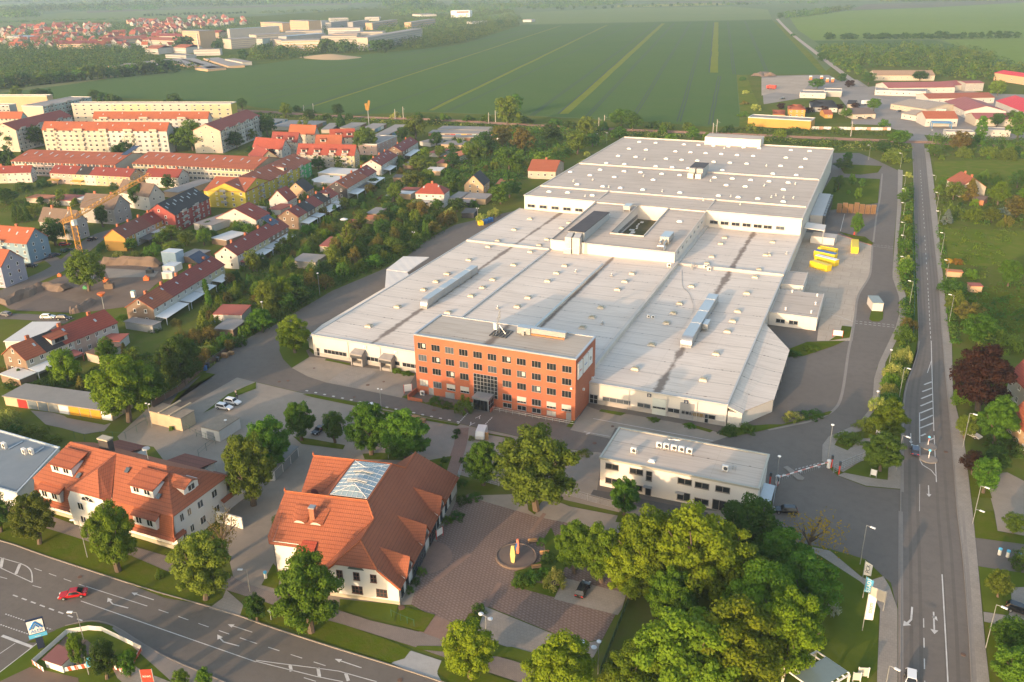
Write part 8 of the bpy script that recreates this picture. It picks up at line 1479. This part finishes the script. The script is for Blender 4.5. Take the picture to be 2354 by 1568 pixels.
def fence(cr,pts,h,m,label,name='fence',gap=2.4,rails=(.3,.9),panel=None,pm=None,pr=.04):
    L=K(cr,*pts);t=thing(name,label,'fence',L[0]);q=MB();r_=MB()
    for a,b in zip(L,L[1:]):
        d=b-a;n=max(1,round(d.length/gap));u=d.normalized()
        for i in range(n+1): q.tube(a+d*i/n,a+d*i/n+Vector((0,0,h)),pr,n=5)
        for z in rails: r_.tube(a+Vector((0,0,h*z)),b+Vector((0,0,h*z)),pr*.6,n=4)
        if panel: 
            for i in range(n): MB().obox(a+d*(i+.5)/n,u,d.length/n-.04,.05,panel[1]-panel[0],0,panel[0]).build('fence_panel',pm,t)
    q.build('posts',m,t);r_.build('rails',m,t);return t
def stripem(name,c1,c2,sc):
    m,nt,b=_nt(name);sx=N(nt,'ShaderNodeSeparateXYZ');nt.links.new(pos(nt),sx.inputs[0]);fr=mth(nt,'FRACT',mth(nt,'DIVIDE',mth(nt,'ADD',mth(nt,'ADD',sx.outputs[0],mth(nt,'MULTIPLY',sx.outputs[1],.35)),mth(nt,'MULTIPLY',sx.outputs[2],.2)),sc));nt.links.new(ramp(nt,mth(nt,'GREATER_THAN',fr,.5),[(0,c1),(1,c2)]),b.inputs['Base Color']);return m
BAR=stripem('barrier_stripes',(.75,.74,.72),(.55,.08,.03),1.0)
fence('03',[(305,1410),(620,1130),(820,1095),(940,1105),(1305,1280)],1.1,WHT,'white barrier screen curving round the corner bed','barrier',2.0,(.2,.95),(.15,1.05),WHT);fence('03',[(305,1410),(405,1480)],1.1,WHT,'short barrier with red marks beside the hut','barrier',1.4,(.9,),(.2,1.0),BAR);fence('03',[(595,1480),(830,1440),(1010,1430),(1130,1490)],1.1,WHT,'row of red and white striped barriers','barrier',1.8,(.9,),(.2,1.0),BAR);fence('03',[(1305,1285),(1235,1400)],1.0,WHT,'short end barrier of the corner bed','barrier',1.4,(.9,),(.2,.9),BAR)
GF=flat('fence_green',(.03,.11,.07),.6)
MSH=bpy.data.materials.new('green_mesh_screen');MSH.use_nodes=True;nt=MSH.node_tree;tb=N(nt,'ShaderNodeBsdfTransparent');mx=N(nt,'ShaderNodeMixShader');mx.inputs[0].default_value=.45;nt.nodes['Principled BSDF'].inputs['Base Color'].default_value=(.03,.11,.075,1);nt.links.new(tb.outputs[0],mx.inputs[1]);nt.links.new(nt.nodes['Principled BSDF'].outputs[0],mx.inputs[2]);nt.links.new(mx.outputs[0],nt.nodes['Material Output'].inputs[0])
fence('23',[(1095,770),(970,1090),(810,1500)],1.6,GF,'green mesh fence along the cobbled car park','mesh_fence',2.4,(.1,.95),(.1,1.5),MSH);fence('02',[(1400,610),(1640,470),(1900,240),(2240,0)],1.9,LAMPM,'old grey fence along the foot of the embankment','old_fence',4,(.95,),(.1,1.5),flat('fence_rust',(.14,.085,.06)));fence('02',[(690,900),(780,920),(930,900),(1160,905),(1360,780),(1300,650)],2,GF,'green wire fence around the utility court','mesh_fence',3,(.95,));fence('02',[(1690,800),(1810,880),(1985,950),(1900,1010),(1830,1070)],2,GF,'green wire fence beside the small transformer house','mesh_fence',3,(.95,.5));fence('31',[(1340,150),(1330,750),(1345,1200),(1330,1568)],1.8,GF,'green mesh fence between road planting and main road','mesh_fence',5,(.95,),(.1,1.6),MSH)
fence('12',[(1820,1400),(1890,1200),(2080,1290),(2230,1335)],2.0,ALU,'grey bar fence beside the villa','bar_fence',2.5,(.1,.35,.6,.95));fence('22',[(330,1380),(590,1440),(800,1500),(950,1540)],1.8,ALU,'grey bar fence in front of the gatehouse car park','bar_fence',2.4,(.1,.25,.4,.55,.7,.95));fence('32',[(600,1215),(800,1130),(945,1075)],2.2,ALU,'long sliding gate of pale bars','sliding_gate',1.2,(.08,.3,.5,.7,.97),None,None,.06);fence('32',[(90,1310),(60,1420),(40,1568)],2.2,ALU,'pale bar gate beside the gatehouse','sliding_gate',1.2,(.08,.4,.7,.97),None,None,.06);fence('13',[(1845,1180),(1850,1090),(1955,1130)],1.8,WHT,'white framed gate at the cobbled drive','gate',1.4,(.06,.5,.95),(.3,1.4),ALU,.07);fence('13',[(1245,970),(1330,1010),(1455,1060)],1.6,GF,'short green fence by the villa lawn','mesh_fence',1.6,(.9,));fence('31',[(640,585),(850,660),(955,690)],.3,LAMPM,'low red striped rail along the yard edge','kerb_rail',1.5,(.9,),(.02,.25),flat('faded_red',(.45,.17,.11)))
A,B=k('32',85,1310),k('32',555,1165);t=thing('barrier_boom','long red and white barrier boom across the works entrance','barrier',A);MB().tube(A+Vector((0,0,1.5)),B+Vector((0,0,1.5)),.14,n=6).build('boom',stripem('boom_stripes',(.7,.68,.66),(.55,.2,.16),2.0),t);q=MB();n=26
for i in range(n): c=A.lerp(B,(i+.5)/n);q.tube(c+Vector((0,0,.5)),c+Vector((0,0,1.45)),.025,n=4)
q.build('boom_skirt',ALU,t)
for c in (A,B): MB().lathe(c,[(.4,0),(.4,1.5),(.5,1.55),(.45,1.9),(.1,2.0)],10).build('barrier_post',WHT,t)
for cr,x,y,h in (('32',580,1165,3),('32',650,1225,3),('32',15,1325,3),('32',85,1330,2)): p=k(cr,x,y);t=thing('signal_post',None,'signal',p,'red signal posts at the gate',0,'red signal post');MB().obox(p,(1,0),.3,.3,h).build('post',RED,t);MB().obox(p,(1,.2),.5,.5,.9,0,h-.8).build('signal_head',DGR,t)
for cr,x,y in (('33',2125,400),('33',2200,420),('33',2297,445),('13',90,615)): p=k(cr,x,y);t=thing('ticket_post',None,'post',p,'white posts with blue caps',0,'white post with blue cap');MB().lathe(p,[(.3,0),(.3,1.2)],12).build('post',WHT,t);MB().lathe(p,[(.33,1.2),(.33,1.5),(.1,1.6)],12).build('cap',CY,t)
for x,y,x2,y2,m,s,tc,l in ((865,640,880,445,WHT,'PCK',NAVY,'white upright banner with dark letters, topmost of three'),(870,800,893,590,CY,'STADT',WHT,'blue upright banner in the middle of three'),(865,1100,890,740,WHT,'toom',RED,'white upright banner with red lettering, lowest of three')):
    b,h=hgt('33',x,y,x2,y2);h=min(h,8);t=thing('banner_flag',l,'flag',b,'upright banners');MB().tube(b,b+Vector((0,0,h)),.07,n=6).build('pole',LAMPM,t);u=Vector((.85,-.2,0)).normalized();n_=Vector((u.y,-u.x,0));f=MB().face([b+Vector((0,0,h-.1)),b+u*1.3+Vector((0,0,h-.5)),b+u*1.3+Vector((0,0,h*.38)),b+Vector((0,0,h*.32))]).build('banner',m,t);sm_=f.modifiers.new('thick','SOLIDIFY');sm_.thickness=.03;mm=Matrix.Rotation(R(90),3,n_) if 0 else Matrix((Vector((0,0,1)),-u,n_)).transposed();text_mesh('lettering',s,.95,tc,f,b+u*.65+n_*.04+Vector((0,0,h*.66)),mm)
board('33',990,890,(1,-.25),2.3,2.2,'pale advertising board on a stand by the verge',LAMPM,CREAMF,1.8)
for x,y in ((1470,960),(1475,1085)): p=k('32',x,y);t=thing('keep_right_sign',None,'sign',p,'signs on the traffic islands',0,'round blue sign on a traffic island');MB().tube(p,p+Vector((0,0,2)),.09,n=6).build('post',BAR,t);MB().tube(p+Vector((-.02,-.1,2.2)),p+Vector((0,-.04,2.2)),.3,n=16).build('sign_disc',CY,t)
t=thing('glass_pergola','white pergola with glass panels beneath the maples at the lower edge','pergola',k('33',450,1560));A,B,D=k('33',150,1445,3.2),k('33',440,1280,3.2),k('33',750,1490,3.2);Cn=A+(D-B);q=MB()
for i in range(7): a=A.lerp(B,i/6);b=Cn.lerp(D,i/6);q.obox((*((a+b)/2).xy,3.1),b-a,(b-a).length,.14,.22)
for a,b in ((A,B),(Cn,D)): q.obox((*((a+b)/2).xy,2.9),b-a,(b-a).length,.2,.22)
q.build('beams',WHT,t)
for p in (A,B,Cn,D): MB().obox((p.x,p.y,0),(1,0),.35,.35,3.0).build('post',CREAMF,t)
MB().slab([A.lerp(Cn,.3)+Vector((0,0,.16)),B.lerp(D,.3)+Vector((0,0,.16)),B.lerp(D,.95)+Vector((0,0,.16)),A.lerp(Cn,.95)+Vector((0,0,.16))],.05).build('glass_roof',flat('pergola_glass',(.17,.22,.21),.15),t)
board('33',810,1568,(.9,.3),1.0,1.4,'small white notice frame beside the pergola, left one',WHT,CREAMF,.4);board('33',870,1530,(.9,.3),1.4,1.6,'larger white notice frame beside the pergola',WHT,CREAMF,.4)
p=k('23',10,420);t=thing('fountain_bed','round raised brick bed in the cobbled square','planter',p);c=G(1187,1281);MB().lathe(c,[(3.9,.05),(3.9,.5),(3.6,.55),(3.5,.42),(.1,.6)],36).build('bed_wall',M('bed_stone',(.16,.12,.095),(.12,.09,.075),2,.3),t);landmark('the round sculpture bed',c,5)
for x,y,w_,h,m,l in ((10,465,1.0,3.6,flat('ochre_slab',(.62,.46,.16)),'pale ochre sculpture slab on the round bed'),(55,385,.7,3.2,flat('coral_slab',(.62,.19,.12)),'coral and blue sculpture figure on the round bed')):
    p=k('23',x,y,.5);t=thing('sculpture',l,'sculpture',p);q=MB();q.add([p+Vector((a,b,z)) for z,s in ((0,.6),(h*.5,1),(h,.55)) for a,b in ((-w_*s/2,-.2),(w_*s/2,-.2),(w_*s/2,.2),(-w_*s/2,.2))],[(3,2,1,0),(8,9,10,11)]+[(j*4+i,j*4+(i+1) % 4,j*4+4+(i+1) % 4,j*4+4+i) for j in (0,1) for i in range(4)]);q.build('slab',m,t)
    if x==55: MB().tube(p+Vector((-.6,-.1,.2)),p+Vector((-.1,-.1,h*.75)),.2,n=6).build('blue_limb',BLU,t)
for cr,x,y in (('23',190,290),('23',300,400),('23',225,530)): p=k(cr,x,y);t=thing('bench',None,'bench',p,'benches round the bed',0,'reddish bench');MB().obox(p,(1,.6),1.8,.5,.08,0,.42).build('seat',WOOD,t);[MB().obox(p+Vector((s*.6,s*.36,0)),(1,.6),.1,.45,.42).build('leg',DGR,t) for s in (-1,1)];MB().obox(p+Vector((-.12,.2,0)),(1,.6),1.8,.07,.4,0,.52).build('backrest',WOOD,t)
# tower crane and building site gear
CRN_Y=flat('crane_orange',(.62,.30,.04),.5)
def lattice(q,a,b,w_,n,r=.07):
    a,b=Vector(a),Vector(b);d=(b-a).normalized();x=d.orthogonal().normalized()*w_/2;y=d.cross(x);cs=[x+y,x-y,-x-y,y-x]
    for c in cs: q.tube(a+c,b+c,r,n=4)
    for i in range(n):
        p0,p1=a.lerp(b,i/n),a.lerp(b,(i+1)/n)
        for j in range(4): q.tube(p0+cs[(j+i) % 4],p1+cs[(j+i+1) % 4],r*.6,n=3);q.tube(p1+cs[j],p1+cs[(j+1) % 4],r*.6,n=3)
b,h=hgt('01',790,1010,715,430);t=thing('tower_crane','orange lattice tower crane with long jib over the building site','crane',b);landmark('the orange tower crane',b,5);q=MB();lattice(q,b+Vector((0,0,1.5)),b+Vector((0,0,h)),1.7,int(h/1.7),.1);q.build('mast',CRN_Y,t);top=b+Vector((0,0,h))
e=G(342.5,402,top.z+.6);q=MB();lattice(q,top,e,1.3,20,.09);q.build('jib',CRN_Y,t)
cj=top-(e-top).normalized()*7+Vector((0,0,.6));q=MB();lattice(q,top,cj,1.3,5,.09);q.tube(cj,cj-Vector((0,0,8)),.07,n=4).tube(top+Vector((0,0,4)),cj,.05,n=4).tube(top+Vector((0,0,4)),top.lerp(e,.6),.05,n=4).tube(top,top+Vector((0,0,4)),.2,n=5);q.build('counter_jib',CRN_Y,t);MB().obox(top+Vector((1,-.6,-2.4)),(1,0),1.4,1.4,2.0).build('cab',WHT,t);MB().obox(b,(1,.3),4,4,1.2).build('base',flat('crane_base',(.55,.52,.46)),t)
b,h=hgt('10',1040,1160,1028,925);t=thing('mobile_crane','slim grey crane mast with folded orange top by the garages','crane',b);MB().tube(b,b+Vector((0,0,h*.62)),.35,.3,6).build('mast',LAMPM,t);q=MB();lattice(q,b+Vector((0,0,h*.62)),b+Vector((1.5,0,h)),.9,6,.1);lattice(q,b+Vector((-.8,0,h*.62)),b+Vector((-1.5,0,h*.88)),.8,5,.1);q.build('folded_jib',CRN_Y,t)
def cont(cr,a,b_,d_,h,m,label,z=0,name='site_container'):
    A,B=k(cr,*a,z),k(cr,*b_,z);u=(B-A).normalized();n_=Vector((-u.y,u.x,0));t=thing(name,label,'container',(A+B)/2);MB().prism([p.xy for p in (A,B,B+n_*d_,A+n_*d_)],z+.05,z+h-.1).build('container_body',m,t);MB().prism([p.xy for p in (A-u*.08-n_*.08,B+u*.08-n_*.08,B+u*.08+n_*(d_+.08),A-u*.08+n_*(d_+.08))],z+h-.1,z+h).build('container_roof',WHT,t);MB().obox((A+B)/2-n_*.02,u,.9,.06,1.9,0,.1).build('door',GRY,t)
cont('01',(1500,940),(1610,945),5.5,2.6,WHT,'white site container, lower of the stacked pair');cont('01',(1500,870),(1630,880),5,5.2,flat('container_blue',(.33,.45,.55)),'tall blue and white site container behind');cont('01',(1495,1000),(1590,1000),2.4,2.5,flat('container_grey',(.50,.48,.45)),'small grey site container in front')
p=k('01',1232,1165);t=thing('portable_toilet','white portable toilet at the edge of the site','toilet',p);MB().obox(p,(1,.3),1.2,1.2,2.2).build('cabin',WHT,t);MB().obox(p,(1,.3),1.3,1.3,.15,0,2.2).build('cabin_roof',flat('teal_roof',(.2,.4,.38)),t);MB().obox(p-Vector((.1,.63,0)),(1,.3),.8,.05,1.9,0,.1).build('door',flat('teal_door',(.25,.42,.40)),t)
for cr,x,y,m,l,s in (('01',975,1025,ORA,'orange mixer on the building slab',1.2),('01',1350,1010,ORA,'orange concrete bucket near the containers',1.3),('01',550,975,ORA,'orange crate on the grass by the street',.9),('01',785,1090,flat('green_box',(.05,.25,.09)),'green box under the site tree',.9),('01',1010,1085,DIRT,'brown heap of formwork',2.0),('01',1380,945,DGR,'dark steel bundle on the slab',1.6)): p=k(cr,x,y);t=thing('site_gear',l,'building gear',p);MB().obox(p,(1,.5),s*1.5,s,s,0,.05).build('gear_body',m,t);MB().lathe(p+Vector((0,0,s)),[(s*.5,0),(s*.4,s*.4),(s*.15,s*.5)],10).build('gear_top',m,t)
b,h=hgt('01',960,1280,955,1140);t=thing('concrete_hopper','orange hopper hanging on a pole above the excavation','hopper',b);MB().tube(b,b+Vector((0,0,h)),.12,n=6).build('pole',LAMPM,t);MB().lathe(b+Vector((0,0,h-.6)),[(.3,0),(1.3,1.0),(1.3,1.3),(1.2,1.3)],12).build('hopper_body',ORA,t)
p=k('11',812,490);t=thing('parasol','white garden parasol beside the red shed','parasol',p);MB().tube(p,p+Vector((0,0,2.4)),.05,n=5).build('pole',LAMPM,t);MB().lathe(p+Vector((0,0,2.0)),[(1.8,0),(1.6,.2),(.05,.7)],12).build('canopy',WHT,t)
p=k('01',1978,1410);t=thing('trampoline','round blue-rimmed trampoline in the garden','trampoline',p);MB().lathe(p,[(1.5,.6),(1.55,.7),(1.2,.72),(.1,.66)],18).build('frame',BLU,t);[MB().tube(p+Vector((1.4*math.cos(a),1.4*math.sin(a),0)),p+Vector((1.4*math.cos(a),1.4*math.sin(a),.62)),.05,n=5).build('leg',DGR,t) for a in (0,1.57,3.14,4.71)]
b,h=hgt('00',1838,500,1812,310);t=thing('chimney_stack','slender factory chimney of the far suburb','chimney',b);MB().tube(b,b+Vector((0,0,h)),1.6,1.0,10).build('shaft',flat('stack',(.45,.36,.31)),t)
# two people by the white cars
def person(p,rz,top,legs,label,seed):
    rr=random.Random(seed);t=thing('person',label,'person',p,None,rz);V_=[(0,0,.98),(0,0,1.2),(0,0,1.42),(0,-.01,1.54),(0,-.03,1.68),(.09,0,.94),(.11,-.03,.5),(.11,.02,.07),(.11,-.13,.04),(-.09,0,.94),(-.11,.05,.5),(-.11,.12,.07),(-.11,-.02,.04),(.19,0,1.40),(.25,.02,1.13),(.24,-.12,.92),(-.19,0,1.40),(-.25,.03,1.13),(-.23,-.06,.90)]
    E=[(0,1),(1,2),(2,3),(3,4),(0,5),(5,6),(6,7),(7,8),(0,9),(9,10),(10,11),(11,12),(2,13),(13,14),(14,15),(2,16),(16,17),(17,18)];Rr=[.15,.14,.16,.06,.1,.1,.07,.05,.04,.1,.07,.05,.04,.07,.05,.04,.07,.05,.04]
    me=bpy.data.meshes.new('body');me.from_pydata(V_,E,[]);o=bpy.data.objects.new('body',me);COL.objects.link(o);o.parent=t
    sk_=o.modifiers.new('skin','SKIN');ss=o.modifiers.new('sub','SUBSURF');ss.levels=ss.render_levels=1
    for i,r_ in enumerate(Rr): me.skin_vertices[0].data[i].radius=(r_,r_*.85)
    me.skin_vertices[0].data[0].use_root=True;mat,nt,b_=_nt('clothing');sx=N(nt,'ShaderNodeSeparateXYZ');nt.links.new(pos(nt),sx.inputs[0]);rp=ramp(nt,mth(nt,'DIVIDE',sx.outputs[2],2.0),[(0,(.02,.02,.02)),(.06,legs),(.49,top),(.76,(.42,.27,.2))]);rp.node.color_ramp.interpolation='CONSTANT';nt.links.new(rp,b_.inputs['Base Color']);me.materials.append(mat)
    h_=MB().lathe((0,.0,1.66),[(.1,0),(.115,.07),(.07,.14),(.01,.16)],10).build('hair',flat('hair',(.05,.035,.025)),None);h_.parent=t
p=k('02',2172,505);person(p,R(200),(.30,.26,.22),(.03,.035,.05),'person in a light jacket standing beside the farther white car',1);p=k('02',2184,540);person(p,R(20),(.03,.03,.04),(.02,.02,.03),'person in dark clothes standing at the bonnet of the farther white car',2)
resolve_labels()
